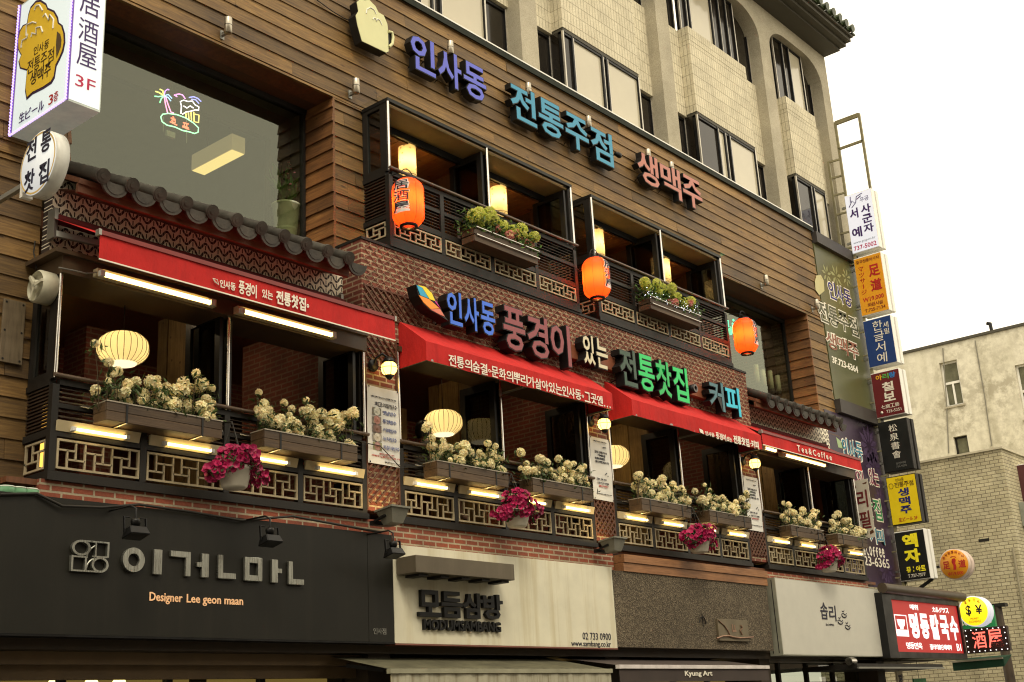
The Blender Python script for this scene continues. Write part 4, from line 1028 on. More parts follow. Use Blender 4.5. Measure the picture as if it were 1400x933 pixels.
for px, py, lab in ((538, 706, "at the foot of the left pier"), (839, 746, "at the foot of the middle pier above the stone panel")):
    c = at(px, py, -.82)
    if proto is None:
        o = thing("floodlight", c, "", "floodlight", "grey floodlights aimed up the brick piers")
        m = MB(); m.add([c + Vector(q) for q in ((-.17, -.14, .10), (.17, -.14, .10), (.17, .16, .06), (-.17, .16, .06), (-.10, -.08, -.10), (.10, -.08, -.10), (.10, .10, -.12), (-.10, .10, -.12))], [(0, 4, 5, 1), (1, 5, 6, 2), (2, 6, 7, 3), (3, 7, 4, 0), (7, 6, 5, 4)]); m.build("housing", mat("grey_cast_housing", (.17, .165, .13), .5, bump=.1), o)
        m = MB(); m.add([c + Vector(q) for q in ((-.19, -.16, .10), (.19, -.16, .10), (.19, .18, .06), (-.19, .18, .06), (-.19, -.16, .125), (.19, -.16, .125), (.19, .18, .085), (-.19, .18, .085))], [(0, 1, 5, 4), (1, 2, 6, 5), (2, 3, 7, 6), (3, 0, 4, 7), (3, 2, 1, 0)]); m.build("rim", mat("grey_cast_housing", (.17, .165, .13), .5), o)
        m = MB(); m.add([c + Vector(q) for q in ((-.17, -.14, .128), (.17, -.14, .128), (.17, .16, .088), (-.17, .16, .088))], [(0, 1, 2, 3)]); m.build("lens", emis("floodlight_lens", (1.0, .68, .25), 10.0), o)
        m = MB(); m.bar(c + Vector((-.16, 0, 0)), c + Vector((-.16, .22, -.06)), .03); m.bar(c + Vector((.16, 0, 0)), c + Vector((.16, .22, -.06)), .03); m.box(c.x - .17, c.x + .17, c.y + .2, c.y + .3, c.z - .1, c.z - .04); m.build("yoke", M_BLACK, o)
        proto = o
    else: o = copy_tree(proto); o.location = c
    o['label'] = "grey upward facing floodlight " + lab; o.scale = (.85,) * 3
# black shop sign spotlights on gooseneck arms
proto = None
for px, py, lab in ((185, 727, "above the silver round letter of the dark fascia"), (369, 738, "over the right half of the dark fascia"), (538, 755, "at the corner between dark and white shop signs")):
    c = at(px, py, -1.02)
    if proto is None:
        o = thing("sign_spotlight", c, "", "spotlight", "black spotlights on gooseneck arms over the dark shop sign")
        m = MB(); m.add([c + Vector(q) for q in ((-.13, -.13, -.04), (.13, -.13, -.04), (.13, .09, -.09), (-.13, .09, -.09), (-.11, -.07, .06), (.11, -.07, .06), (.11, .07, .03), (-.11, .07, .03))], [(0, 1, 5, 4), (1, 2, 6, 5), (2, 3, 7, 6), (3, 0, 4, 7), (4, 5, 6, 7), (3, 2, 1, 0)]); m.build("head", M_BLACK, o, bevel=.012)
        m = MB(); m.bar(c + Vector((-.145, 0, -.02)), c + Vector((-.145, .02, .17)), .012, .03); m.bar(c + Vector((.145, 0, -.02)), c + Vector((.145, .02, .17)), .012, .03); m.tube([c + Vector((-.145, .02, .165)), c + Vector((-.07, .02, .165))], .008, 6); m.tube([c + Vector((.07, .02, .165)), c + Vector((.145, .02, .165))], .008, 6); m.build("yoke", M_BLACK, o)
        m = MB(); m.lathe([(.0, .06), (.05, .07), (.06, .12), (.05, .15), (0, .16)], c, n=14); m.tube([c + Vector((0, 0, .15)), c + Vector((0, 0, .27)), c + Vector((-.03, .06, .31)), c + Vector((-.05, .5, .31))], .012, 8); m.build("gooseneck", M_BLACK, o)
        proto = o
    else: o = copy_tree(proto); o.location = c
    o['label'] = "black gooseneck spotlight " + lab; o.scale = (.8,) * 3
# tube lights: under the planters and under the awnings
ords = ["first", "second", "third", "fourth"]
proto = None
for i, (a, b) in enumerate(LOWX):
    for k in range(4):
        q0 = a + (b - a) * k / 4 + .055; c = Vector((q0 + .45, -.56, 4.575))
        if proto is None:
            o = thing("tube_light", c, "", "tube light", "tube lights on cream plates under the planters")
            m = MB(); m.add([c + Vector(q) for q in ((-.45, .03, -.05), (.45, .03, -.05), (.45, .0, .05), (-.45, .0, .05), (-.45, .04, -.05), (.45, .04, -.05), (.45, .04, .05), (-.45, .04, .05))], [(0, 1, 2, 3), (7, 6, 5, 4), (0, 4, 5, 1), (3, 2, 6, 7), (0, 3, 7, 4), (1, 5, 6, 2)]); m.build("plate", M_FIXT, o)
            m = MB(); m.tube([c + Vector((-.27, -.01, -.022)), c + Vector((.27, -.01, -.022))], .014, 10); m.build("tube", M_TUBE, o)
            m = MB()
            for s in (-.29, .29): m.box(c.x + s - .02, c.x + s + .02, c.y - .025, c.y + .025, c.z - .04, c.z)
            m.build("socket", M_WHITE, o)
            proto = o
        else: o = copy_tree(proto); o.location = c
        o['label'] = "%s lit tube light from the left along the %s" % (ords[k], BAYN[i])
proto = None
for pa, pb, Y, lab in (((142, 376), (287, 413), -.66, "over the left half of the fan end bay"), ((333, 426), (453, 458), -.66, "over the right half of the fan end bay"), ((1045, 612), (1060, 617), -.70, "shorter, at the left under the Tea and Coffee awning"), ((1073, 622), (1127, 637), -.70, "along the middle under the Tea and Coffee awning")):
    A, B = at(*pa, Y), at(*pb, Y); z = (A.z + B.z) / 2; L = B.x - A.x
    o = thing("tube_light", ((A.x + B.x) / 2, Y, z), "long lit tube light %s" % lab, "tube light", "tube lights under the roll-out awnings")
    m = MB(); m.box(A.x - .06, B.x + .1, Y + .02, Y + .1, z - .02, z + .06); m.build("housing", M_FIXT, o)
    m = MB(); m.tube([(A.x, Y, z), (B.x, Y, z)], .024, 10); m.build("tube", M_TUBE2, o)
    m = MB(); m.box(A.x - .05, A.x, Y - .03, Y + .02, z - .03, z + .03); m.box(B.x, B.x + .05, Y - .03, Y + .02, z - .03, z + .03); m.build("socket", M_WHITE, o)
# ================================================================== shop signs over the ground floor
def pxrect(fr, pl, pt, pr, pb):
    """u0,u1,v0,v1 of a rectangle on a facade plane from its left, top, right, bottom pixels"""
    Y = fr[0].y; return at(*pl, Y).x, at(*pr, Y).x, at(*pb, Y).z, at(*pt, Y).z
def fit(mb, s, Y, L, T, R, B, fn=put, **k):
    fr = FACADE(Y); u0, u1, v0, v1 = pxrect(fr, L, T, R, B); return fn(mb, s, fr, u0, u1, v0, v1, **k)
Y0 = -.64
X1 = at(537.5, 800, Y0).x
o = thing("shop_sign", (7, -.5, 2.62), "long dark charcoal fascia sign with silver geometric lettering", "shop sign")
m = MB(); m.box(2.0, at(503, 790, Y0).x - .003, Y0, -.44, 2.635, 3.865); m.box(at(503, 790, Y0).x + .003, X1, Y0, -.44, 2.635, 3.865)
m.build("panel", streaky("charcoal_sheet", (.0125, .0118, .0085), (.02, .018, .013), .6, rough=.5), o)
m = MB(); m.box(2.0, X1 + .002, Y0 - .006, -.44, 2.615, 2.633); m.build("bottom_trim", M_BLACK, o)
def shape(polys, holes=()):
    pass
def px2(px, Y): p = at(*px, Y); return (p.x, p.z)
def stroke(mb, Y, L, T, R, B, kind, t=.24):
    """blocky consonant and vowel shapes"""
    u0, u1, v0, v1 = pxrect(FACADE(Y), L, T, R, B); fr = FACADE(Y); W, H = u1 - u0, v1 - v0; th = t * H
    rs = {'I': [(0, 1, 0, 1)], 'G': [(0, 1, 1 - t, 1), (1 - th / W, 1, 0, 1 - t)], 'N': [(0, th / W, 0, 1), (th / W, 1, 0, t)], 'EO': [(1 - .6, 1, 0, 1), (0, .4, .42, .62)], 'A': [(0, .6, 0, 1), (.6, 1, .42, .62)],
          'M': [(0, th / W, 0, 1), (1 - th / W, 1, 0, 1), (th / W, 1 - th / W, 0, t), (th / W, 1 - th / W, 1 - t, 1)]}[kind]
    for a, b, c, d in rs: mb.box(u0 + W * a, u0 + W * b, Y - .035, Y, v0 + H * c, v0 + H * d)
for kd, L, T, R, B in (('I', (208, 768), (213, 752), (219, 770), (213, 786)), ('G', (231, 770), (245, 754.5), (258, 772), (245, 788)), ('EO', (267, 774), (275, 757.5), (283, 774), (275, 790)), ('N', (296, 776), (308, 760), (320, 776), (308, 792)),
                       ('M', (332, 779), (344, 763), (356, 780), (344, 795)), ('A', (369, 782), (376, 766), (383, 783), (376, 797.5)), ('N', (392, 785), (402, 769), (413, 786), (402, 800))):
    m = MB(); stroke(m, Y0 - .002, L, T, R, B, kd); m.build("letter", M_SILVER, o, bevel=.003)
u0, u1, v0, v1 = pxrect(FACADE(Y0), (165, 766), (180, 749.5), (195, 767), (180, 783)); cx, cz = (u0 + u1) / 2, (v0 + v1) / 2
def ring(mb, cx, cz, ru, rv, t, Y, dep=.035, n=32, mi=0):
    vs = []
    for k in range(n):
        a = 2 * math.pi * k / n
        for (f, y) in ((1, Y), (1, Y - dep), (1 - t, Y - dep), (1 - t, Y)): vs.append((cx + ru * f * math.cos(a), y, cz + rv * f * math.sin(a)))
    mb.add(vs, [(4 * k + j, 4 * k + (j + 1) % 4, 4 * ((k + 1) % n) + (j + 1) % 4, 4 * ((k + 1) % n) + j) for k in range(n) for j in range(4)], mi)
m = MB(); ring(m, cx, cz, (u1 - u0) / 2, (v1 - v0) / 2, .48, Y0 - .002); m.build("letter", M_SILVER, o)
# square emblem of circle and square cut-outs
u0, u1, v0, v1 = pxrect(FACADE(Y0), (95, 762), (120, 740), (146, 764), (120, 783)); W, H = u1 - u0, v1 - v0
m = MB(); t = .035
ring(m, u0 + W * .25, v0 + H * .75, W * .25, H * .25, .26, Y0 - .002); ring(m, u0 + W * .77, v0 + H * .25, W * .23, H * .25, .26, Y0 - .002)
for a, b, c, d in ((.25, 1, .95, 1), (.95, 1, .5, .95), (.55, .95, .48, .53), (.62, .66, .53, .95), (.0, .05, 0, .5), (.05, .75, 0, .05), (.05, .42, .44, .49), (.36, .41, .05, .44)): m.box(u0 + W * a, u0 + W * b, Y0 - .036, Y0 - .001, v0 + H * c, v0 + H * d)
for q in range(2): m.tube([(u0 + W * (.42 + .22 * i / 6 + q * 0), Y0 - .02, v0 + H * (.12 + q * .38 + .36 * (i / 6) ** .5)) for i in range(7)], .010, 6)
m.build("emblem", M_SILVER, o)
m = MB(); fr = FACADE(Y0); A, B = at(204, 821, Y0), at(332, 826, Y0); zc = (A.z + B.z) / 2
put(m, "Designer", fr, A.x, at(249, 822, Y0).x, zc - .035, zc + .075, n0=.0, n1=.006, bold=.012); put(m, "Lee geon maan", fr, at(255, 822, Y0).x, B.x, zc - .035, zc + .075, n0=0, n1=.006, bold=.012); m.build("small_lettering", mat("peach_lettering", (.85, .50, .26), .5, emit=.12), o)
m = MB(); fit(m, "인사점", Y0, (510, 863), (520, 859), (528, 864), (520, 867.5), fn=row, n0=0, n1=.004, bold=.01); m.build("small_lettering", M_GREYMET, o)

X2 = at(844, 880, Y0).x - .006
o = thing("shop_sign", (12.5, -.5, 2.62), "stained ivory fascia sign with black lettering and a hood lamp above", "shop sign")
m = MB(); m.box(X1 + .006, X2, Y0 - .004, -.44, 2.625, 3.76); m.build("panel", streaky("ivory_sheet", (.68, .65, .50), (.42, .33, .13), .55, zscale=.08, rough=.5, mottling=.08, xs=2.1), o)
m = MB(); m.box(X1 + .006, X2, Y0 - .010, -.44, 2.605, 2.623); m.build("bottom_trim", mat("dull_red_trim", (.2, .08, .06), .5), o)
m = MB(); fit(m, "모듬삼방", Y0 - .006, (569, 826), (590, 808), (684, 830), (630, 846), fn=row, gap=.02, n0=0, n1=.05, bold=.03); m.build("lettering", M_BLACK, o)
m = MB(); fit(m, "MODUMSAMBANG", Y0 - .006, (577, 855), (630, 849), (682, 858), (630, 863.5), n0=0, n1=.04, bold=.03); m.build("lettering", M_BLACK, o)
m = MB(); fit(m, "02 733 0900", Y0 - .006, (796.5, 870), (815, 865.5), (835, 871), (815, 875), bold=.0); fit(m, "www.sambang.co.kr", Y0 - .006, (781, 881), (808, 876.5), (835, 882), (808, 886.5)); m.build("small_lettering", M_INK, o)
A, B = at(569, 783, -.98), at(704, 793, -.98)
o2 = thing("hood_lamp", ((A.x + B.x) / 2, -.64, A.z), "long dark metal box hood over the ivory shop sign", "sign lamp")
m = MB(); z0, z1 = A.z - .005, A.z + .205; m.box(A.x, B.x, -.98, -.655, z0 + .01, z1); m.build("hood", streaky("grey_brown_metal", (.115, .095, .065), (.17, .14, .10), .5, rough=.5), o2, bevel=.006)
for k in range(5): m = MB(); X = A.x + .1 + k * (B.x - A.x - .3) / 4; m.box(X, X + .14, -.93, -.70, z0 - .02, z0 + .012); m.build("lamp_tray", M_DARK, o2)

X3 = at(1047.5, 800, Y0).x
o = thing("stone_fascia", (17, -.5, 2.62), "brown pebble dash stone fascia with small metal plaque", "shop sign")
m = MB(); m.box(X2 + .012, X3, Y0 - .002, -.44, 2.64, 3.72); m.build("panel", speckle("pebble_dash", ((.035, .026, .015), (.075, .056, .032), (.12, .092, .055), (.19, .155, .10)), 62, .85, 1.0), o)
Yp = Y0 - .01; u0, u1, v0, v1 = pxrect(FACADE(Yp), (980, 862), (1000, 847.5), (1021, 862), (1003, 877))
m = MB(); m.box(u0, u1, Yp - .03, Yp + .008, v0, v1); m.build("plaque", mat("dull_bronze", (.17, .14, .09), .4, metal=.4), o, bevel=.004)
m = MB(); m.tube([at(x, y, Yp - .045) for x, y in ((980, 873), (988, 870), (996, 869.5), (1004, 871.5), (1012, 872.5), (1021, 872), (1030, 871.5))], .014, 6); m.tube([at(x, y, Yp - .04) for x, y in ((982, 848), (990, 855), (995, 862), (998, 868))], .008, 5); m.tube([at(x, y, Yp - .04) for x, y in ((1013, 855), (1015, 859), (1012, 862), (1015, 868))], .010, 5)
a = at(1002, 858, Yp - .035); m.box(a.x - .02, a.x, a.y, a.y + .02, a.z - .07, a.z + .05); m.box(a.x, a.x + .1, a.y, a.y + .02, a.z - .07, a.z - .045); m.box(a.x + .05, a.x + .07, a.y, a.y + .02, a.z - .045, a.z + .04)
m.build("relief", mat("copper_relief", (.30, .18, .12), .4, metal=.5), o)
m = MB(); c0 = at(960, 848, Yp); m.tube([c0 + Vector((-.10, 0, -.05)), c0 + Vector((-.06, -.01, .03)), c0 + Vector((0, -.01, .06)), c0 + Vector((.06, -.01, .03)), c0 + Vector((.10, 0, -.05))], .008, 5); m.tube([c0 + Vector((0, -.01, .1)), c0 + Vector((0, -.01, -.1))], .008, 5); m.build("relief", M_DARK, o)

Yw = -.74; XA, XB = at(1058.5, 790, Yw).x, at(1200, 806, Yw).x
o = thing("shop_sign", ((XA + XB) / 2, -.5, 2.55), "plain pale grey box sign with small brush lettering and three bowl doodles", "shop sign")
m = MB(); m.box(XA, XB, Yw + .0, -.50, 2.56, 3.86); m.build("box", mat("silver_grey_edge", (.36, .36, .28), .4, metal=.4), o)
m = MB(); m.box(XA + .012, XB - .012, Yw - .006, Yw, 2.575, 3.845); m.build("face", mat("pale_grey_sheet", (.52, .51, .44), .45, var=.05), o)
for Xv in (XA - .002,):
    m = MB(); m.box(XA - .004, XA - .001, -.68, -.665, 2.6, 3.82); m.box(XA - .004, XA - .001, -.57, -.555, 2.6, 3.82); m.build("edge_seam", M_DARK, o)
m = MB(); fit(m, "솝", Yw - .008, (1121, 835), (1126, 824), (1131, 836), (1127, 847), bold=.015, skew=.1); fit(m, "리", Yw - .008, (1133, 838), (1138, 828), (1142.5, 840), (1138, 849.5), bold=.015, skew=.08)
for x, y in ((1154, 841), (1149, 850), (1159, 857)):
    c0 = at(x, y, Yw - .012); m.tube([c0 + Vector((.10 * math.cos(a), 0, .045 * math.sin(a))) for a in [math.pi + .2 + i * (math.pi - .4) / 8 for i in range(9)]], .010, 5); m.tube([c0 + Vector((-.11, 0, .01)), c0 + Vector((-.03, 0, .03)), c0 + Vector((.05, 0, .0)), c0 + Vector((.11, 0, .03))], .007, 5); m.tube([c0 + Vector((-.06, 0, .07)), c0 + Vector((0, 0, .055)), c0 + Vector((.03, 0, .085))], .006, 5)
fit(m, "SOPRI", Yw - .008, (1129, 854), (1134, 853), (1140, 855), (1134, 856)); m.build("brush_lettering", M_INK, o)

Yr = -.86; A, B, Cc, D = at(1214.5, 819, Yr), at(1307.5, 830, Yr), at(1317.5, 894, Yr), at(1227.5, 891, Yr)
xa, xb, zt, zb = (A.x + D.x) / 2, (B.x + Cc.x) / 2, (A.z + B.z) / 2, (Cc.z + D.z) / 2
o = thing("shop_sign", ((xa + xb) / 2, -.5, zb), "red lit noodle shop sign with white lettering in a black housing", "shop sign")
m = MB(); m.box(xa - .42, xb + .05, Yr + .04, -.45, zb - .12, zt + .12); m.box(xa - .42, xa - .003, Yr - .04, Yr + .04, zb - .12, zt + .12); m.box(xb + .003, xb + .08, Yr - .04, Yr + .04, zb - .12, zt + .12); m.box(xa, xb, Yr - .04, Yr + .04, zb - .12, zb - .003); m.box(xa, xb, Yr - .04, Yr + .04, zt + .003, zt + .10); m.build("housing", M_BLACK, o)
m = MB(); m.tube([(xa - .40, Yr - .06, zt + .20), (xb + .28, Yr - .06, zt + .20)], .10, 16); m.build("roller_cover", mat("dark_brown_cover", (.06, .045, .03), .4), o)
m = MB(); m.box(xa, xb, Yr, Yr + .035, zb, zt); m.build("face", emis("lit_red_acrylic", (.42, .02, .018), .55), o)
W, H = xb - xa, zt - zb; fr = FACADE(Yr - .001); m = MB()
for i, ch in enumerate("명동칼국수"): a = xa + W * (.235 + i * .152); put(m, ch, fr, a, a + W * .125, zb + H * .27, zb + H * .78, bold=.05)
row(m, "매취", fr, xa + W * .27, xa + W * .39, zb + H * .84, zb + H * .95, bold=.02); row(m, "カルグッス", fr, xa + W * .60, xa + W * .86, zb + H * .83, zb + H * .94, bold=.02)
row(m, "명동면옥", fr, xa + W * .14, xa + W * .37, zb + H * .06, zb + H * .19, bold=.02); row(m, "갤러리·단체예약", fr, xa + W * .48, xa + W * .82, zb + H * .06, zb + H * .17, bold=.02); put(m, "B1", fr, xa + W * .90, xa + W * .97, zb + H * .05, zb + H * .20, bold=.01)
u0, v0, u1, v1 = xa + W * .03, zb + H * .30, xa + W * .20, zb + H * .72
for a, b, c, d in ((u0, u1, v0, v0 + .13), (u0, u1, v1 - .02, v1), (u0, u0 + .03, v0, v1), (u1 - .03, u1, v0, v1)): m.add([(a, Yr - .004, c), (b, Yr - .004, c), (b, Yr - .004, d), (a, Yr - .004, d)], [(0, 1, 2, 3)])
um, w2 = (u0 + u1) / 2, (u1 - u0)
m.prism([(um - w2 * .32, v1 - .09), (um + w2 * .32, v1 - .09), (um + w2 * .26, v1 - .20), (um + w2 * .12, v1 - .25), (um + w2 * .12, v1 - .28), (um - w2 * .12, v1 - .28), (um - w2 * .12, v1 - .25), (um - w2 * .26, v1 - .20)], fr, 0, .004)
m.build("lettering", emis("lit_white_lettering", (1., .95, .9), .75), o)

# ================================================================== projecting light boxes at the far end
GV = "stacked vertical light boxes at the building's end"
def vsign(z0, z1, face, name_label, edge=M_WHITE, yb=-.14, yf=-.82, X=26.0, thick=.17, grp=GV, double=True):
    o = thing("vertical_sign", (X + thick, (yb + yf) / 2, z0), name_label, "light box sign", grp)
    m = MB(); m.box(X, X + thick, yf, yb, z0 + .015, z1 - .015); m.build("box", edge, o, bevel=.008)
    if double: m = MB(); m.box(X + thick + .06, X + thick * 2 + .02, yf - .01, yb, z0 + .03, z1 - .01); m.box(X + thick, X + thick + .06, yf + .08, yb, z0 + .1, z1 - .1); m.build("rear_box", edge, o, bevel=.008)
    m = MB(); m.box(X - .006, X, yf + .015, yb - .015, z0 + .035, z1 - .035); m.build("face", face, o)
    m = MB()
    for q in (.2, .8): m.box(X + .05, X + .10, yb, yb + .12, z0 + (z1 - z0) * q, z0 + (z1 - z0) * q + .05)
    m.build("bracket", M_GREYMET, o)
    return o, (Vector((X - .007, yb - .03, z0 + .05)), Vector((0, -1, 0)), Vector((0, 0, 1)), Vector((-1, 0, 0))), (yb - yf - .06), (z1 - z0 - .10)
zs = [(11.79, 13.31), (10.24, 11.70)]
def zof(p, q): return (atx(*p, 26.).z + atx(*q, 26.).z) / 2
z3 = (zof((1189, 506), (1228, 495)), zof((1179, 439), (1217, 429))); z4 = (zof((1200, 574), (1237, 566)), zof((1190, 511), (1228, 502)))
z5 = (zof((1210, 649), (1250, 641)), zof((1203, 577), (1243, 569))); z6 = (zof((1224, 721), (1264, 713)), zof((1215, 652), (1254, 645))); z7 = (zof((1239, 797), (1280, 790)), zof((1227, 726), (1270, 721)))
M_VIO = mat("violet_ink", (.05, .02, .12), .5); M_CRIM = mat("crimson_ink", (.5, .02, .08), .5)
o, fr, W, H = vsign(*zs[0], emis("lit_white_face", (.84, .85, .92), .42), "white light box with black Korean characters and phone number at top of the stack")
m = MB(); col(m, "사군자", fr, W * .54, W * .94, H * .26, H * .78, bold=.03); put(m, "서", fr, W * .08, W * .42, H * .58, H * .76, bold=.03); put(m, "예", fr, W * .06, W * .46, H * .24, H * .42, bold=.03); row(m, "우공", fr, W * .55, W * .92, H * .83, H * .91)
for pts in (((.1, .80), (.25, .90), (.36, .84), (.2, .78)), ((.38, .84), (.44, .95), (.68, .98)), ((.44, .90), (.62, .94)), ((.18, .88), (.2, .98))): m.tube([fr[0] + fr[1] * (a * W) + fr[2] * (b * H) + fr[3] * .002 for a, b in pts], .011, 5)
m.build("lettering", M_VIO, o); m = MB(); put(m, "737-5002", fr, W * .05, W * .95, H * .02, H * .10, bold=.015); m.build("phone_lettering", M_CRIM, o); m = MB(); put(m, "www.gogum.kr", fr, W * .06, W * .94, H * .13, H * .18); m.build("small_lettering", mat("grey_ink", (.25, .28, .3), .5), o)
M_REDINK = mat("red_ink", (.42, .02, .015), .5)
o, fr, W, H = vsign(*zs[1], mat("orange_face", (.68, .30, .015), .4, var=.04, emit=.06), "orange light box sign with red massage lettering and price")
m = MB(); col(m, "足道", fr, W * .48, W * .92, H * .34, H * .86, gap=.18, bold=.03); put(m, "W19,000", fr, W * .10, W * .92, H * .20, H * .29, bold=.015); col(m, "マッサㅣジ", fr, W * .10, W * .30, H * .34, H * .86, gap=.25, bold=.0); m.build("lettering", M_REDINK, o)
m = MB(); row(m, "중국정통마사지", fr, W * .04, W * .96, H * .91, H * .97); row(m, "회원시설", fr, W * .25, W * .85, H * .115, H * .18, bold=.01); put(m, "T.725-7134", fr, W * .12, W * .92, H * .03, H * .085, bold=.01); m.build("small_lettering", mat("dark_red_ink", (.2, .03, .01), .5), o)
o, fr, W, H = vsign(*z3, mat("blue_face", (.014, .045, .17), .4, var=.05), "deep blue light box sign with white brush writing")
m = MB(); col(m, "한글서예", fr, W * .30, W * .68, H * .02, H * .98, bold=.0, skew=.06); col(m, "세필", fr, W * .72, W * .92, H * .62, H * .90); m.build("lettering", M_CREAM, o)
o, fr, W, H = vsign(*z4, mat("maroon_face", (.13, .015, .018), .4, var=.05), "maroon light box sign with rainbow coloured word above white characters")
m = MB(); col(m, "칠보", fr, W * .33, W * .77, H * .30, H * .78, bold=.03); row(m, "七寶工藝", fr, W * .18, W * .88, H * .16, H * .25); put(m, "735-5251", fr, W * .36, W * .92, H * .05, H * .12); m.lathe([(0, .001), (.035, .003), (0, .004)], fr[0] + fr[1] * (W * .18) + fr[2] * (H * .08) + Vector((-.006, 0, 0)), 'X', 14); m.build("lettering", M_CREAM, o)
for i, (ch, c) in enumerate(zip("아리랑", ((.75, .4, .02), (.1, .4, .08), (.03, .22, .6)))): m = MB(); put(m, ch, fr, W * (.14 + i * .26), W * (.38 + i * .26), H * .84, H * .97, bold=.03); m.build("coloured_letter", acrylic("rainbow_%d" % i, c), o)
o, fr, W, H = vsign(*z5, mat("black_face", (.012, .013, .011), .4), "black light box sign with pale Chinese brush characters", edge=M_DARK)
m = MB(); col(m, "松泉書會", fr, W * .34, W * .66, H * .22, H * .96, gap=.18); m.build("lettering", M_CREAM, o); m = MB(); row(m, "송천서회", fr, W * .42, W * .78, H * .10, H * .15); put(m, "734-9570", fr, W * .42, W * .8, H * .04, H * .08); m.build("small_lettering", M_GREYMET, o)
o, fr, W, H = vsign(*z6, mat("yellow_face", (.74, .55, .01), .4, var=.03, emit=.05), "yellow light box sign with navy draught beer characters", edge=M_DARK)
m = MB(); col(m, "생맥주", fr, W * .33, W * .74, H * .18, H * .76, bold=.03); m.build("lettering", mat("navy_ink", (.015, .02, .16), .5), o); m = MB(); row(m, "인사동", fr, W * .30, W * .62, H * .90, H * .98); row(m, "전통주점", fr, W * .24, W * .95, H * .78, H * .89, bold=.01); ring_pts = [fr[0] + fr[1] * (W * (.12 + .08 * math.cos(a))) + fr[2] * (H * (.83 + .06 * math.sin(a))) + fr[3] * .002 for a in [i * .7 for i in range(10)]]; m.tube(ring_pts, .005, 4); m.build("small_lettering", mat("brown_ink", (.12, .06, .01), .5), o)
m = MB(); put(m, "生ビ一ル 3F", fr, W * .22, W * .90, H * .03, H * .12, bold=.01); m.build("red_lettering", M_REDINK, o)
o, fr, W, H = vsign(*z7, mat("black_face", (.012, .013, .011), .4), "black light box sign with bright yellow picture framing characters, lowest of the stack")
M_YEL = mat("yellow_lettering", (.80, .68, .02), .4, emit=.1)
m = MB(); put(m, "액", fr, W * .22, W * .78, H * .66, H * .96, bold=.05); put(m, "자", fr, W * .22, W * .80, H * .34, H * .63, bold=.05); row(m, "뮤:아트", fr, W * .22, W * .92, H * .14, H * .26, bold=.035); m.build("lettering", M_YEL, o); m = MB(); put(m, "T.737-7377", fr, W * .25, W * .88, H * .03, H * .10, bold=.01); m.build("phone_lettering", M_CREAM, o)
m = MB(); m.bar((26.1, -.2, z7[0] + .02), (26.1, -.05, z7[0] - .28), .06); m.bar((26.15, -.80, z7[0] + .02), (26.1, -.12, z7[0] - .35), .06); m.build("strut", M_DARK, o)
# steel frame that carries them
o = thing("sign_scaffold", (26.2, 0, 3.9), "tall steel frame standing up above the stacked light boxes", "steel frame")
m = MB(); zt = 15.27
for y, zb in ((-.17, 4.0), (-.79, 13.0)): m.bar((26.05, y, zb), (26.05, y, zt), .055); 
m.bar((26.05, -.17, zt - .03), (26.05, -.79, zt - .03), .06, .10); m.bar((26.05, -.17, 14.55), (26.05, -.79, 14.55), .055); m.build("ladder", mat("olive_painted_steel", (.20, .18, .10), .5, var=.25), o)
m = MB()
m.bar((26.0, .12, 11.9), (26.0, .12, 14.3), .05); 
for zz_ in (14.28, 13.85, 13.4, 12.9, 12.4, 12.0): m.bar((26.0, .12, zz_), (26.04, -.17, zz_), .04)
for k in range(14): m.bar((26.02, .05, 4.3 + k * .56), (26.02, -.16, 4.3 + k * .56), .03)
m.build("rung", mat("olive_painted_steel", (.2, .18, .1)), o)

# ---- printed banners on the end wall
def fol(mb, c, R, fr, n=7, a0=0.3):
    for k in range(n):
        a = a0 + k * 2 * math.pi / n; pts = [(R * .15 * math.cos(a), R * .15 * math.sin(a)), (R * .6 * math.cos(a - .25), R * .6 * math.sin(a - .25)), (R * math.cos(a), R * math.sin(a)), (R * .6 * math.cos(a + .25), R * .6 * math.sin(a + .25))]
        mb.add([fr[0] + fr[1] * (c[0] + u) + fr[2] * (c[1] + v) + fr[3] * .002 for u, v in pts], [(0, 1, 2, 3)])
gx0, gx1 = 24.20, 26.34
def outlined(o, s, L, T, R, B, Y, colr, fn=row, name="lettering"):
    m = MB(); u0, u1, v0, v1 = pxrect(FACADE(Y), L, T, R, B)
    fn(m, s, FACADE(Y), u0 - .01, u1 + .01, v0 - .015, v1 + .015, n0=0, n1=.004, bold=.055); m.build("letter_outline", M_CREAM, o)
    m = MB(); fn(m, s, FACADE(Y), u0 + .012, u1 - .012, v0 + .01, v1 - .01, n0=.005, n1=.008, bold=.012); m.build(name, colr, o)
Yg = -.03
M_NAVY = mat("navy_ink", (.015, .02, .16))
o = thing("wall_banner", (25.2, 0, 8.0), "olive green printed banner with outlined Korean lettering", "banner")
m = MB(); m.box(gx0, gx1, Yg, .0, 8.02, 11.64); m.build("sheet", mat("olive_print", (.095, .098, .038), .35, var=.3, scale=.6), o)
m = MB(); m.box(gx0, gx1 + .02, Yg - .10, .1, 11.64, 11.90); m.build("top_rail", mat("dark_rail", (.045, .04, .035), .5), o)
m = MB(); fr = FACADE(Yg - .001)
for x, y, R in ((1130, 375, .25), (1143, 378, .3), (1157, 380, .25), (1150, 410, .2)): p = at(x, y, Yg); fol(m, (p.x, p.z), R, fr)
m.build("flower_print", mat("pale_olive_print", (.27, .28, .13), .4), o)
m = MB(); m.prism([( (p := at(x, y, Yg)).x, p.z) for x, y in ((1114, 385), (1116, 377), (1122, 376), (1126, 384), (1127, 398), (1120, 404), (1115, 397))], fr, 0, .003); m.build("mug_print", acrylic("pale_mug_print", (.45, .42, .2)), o)
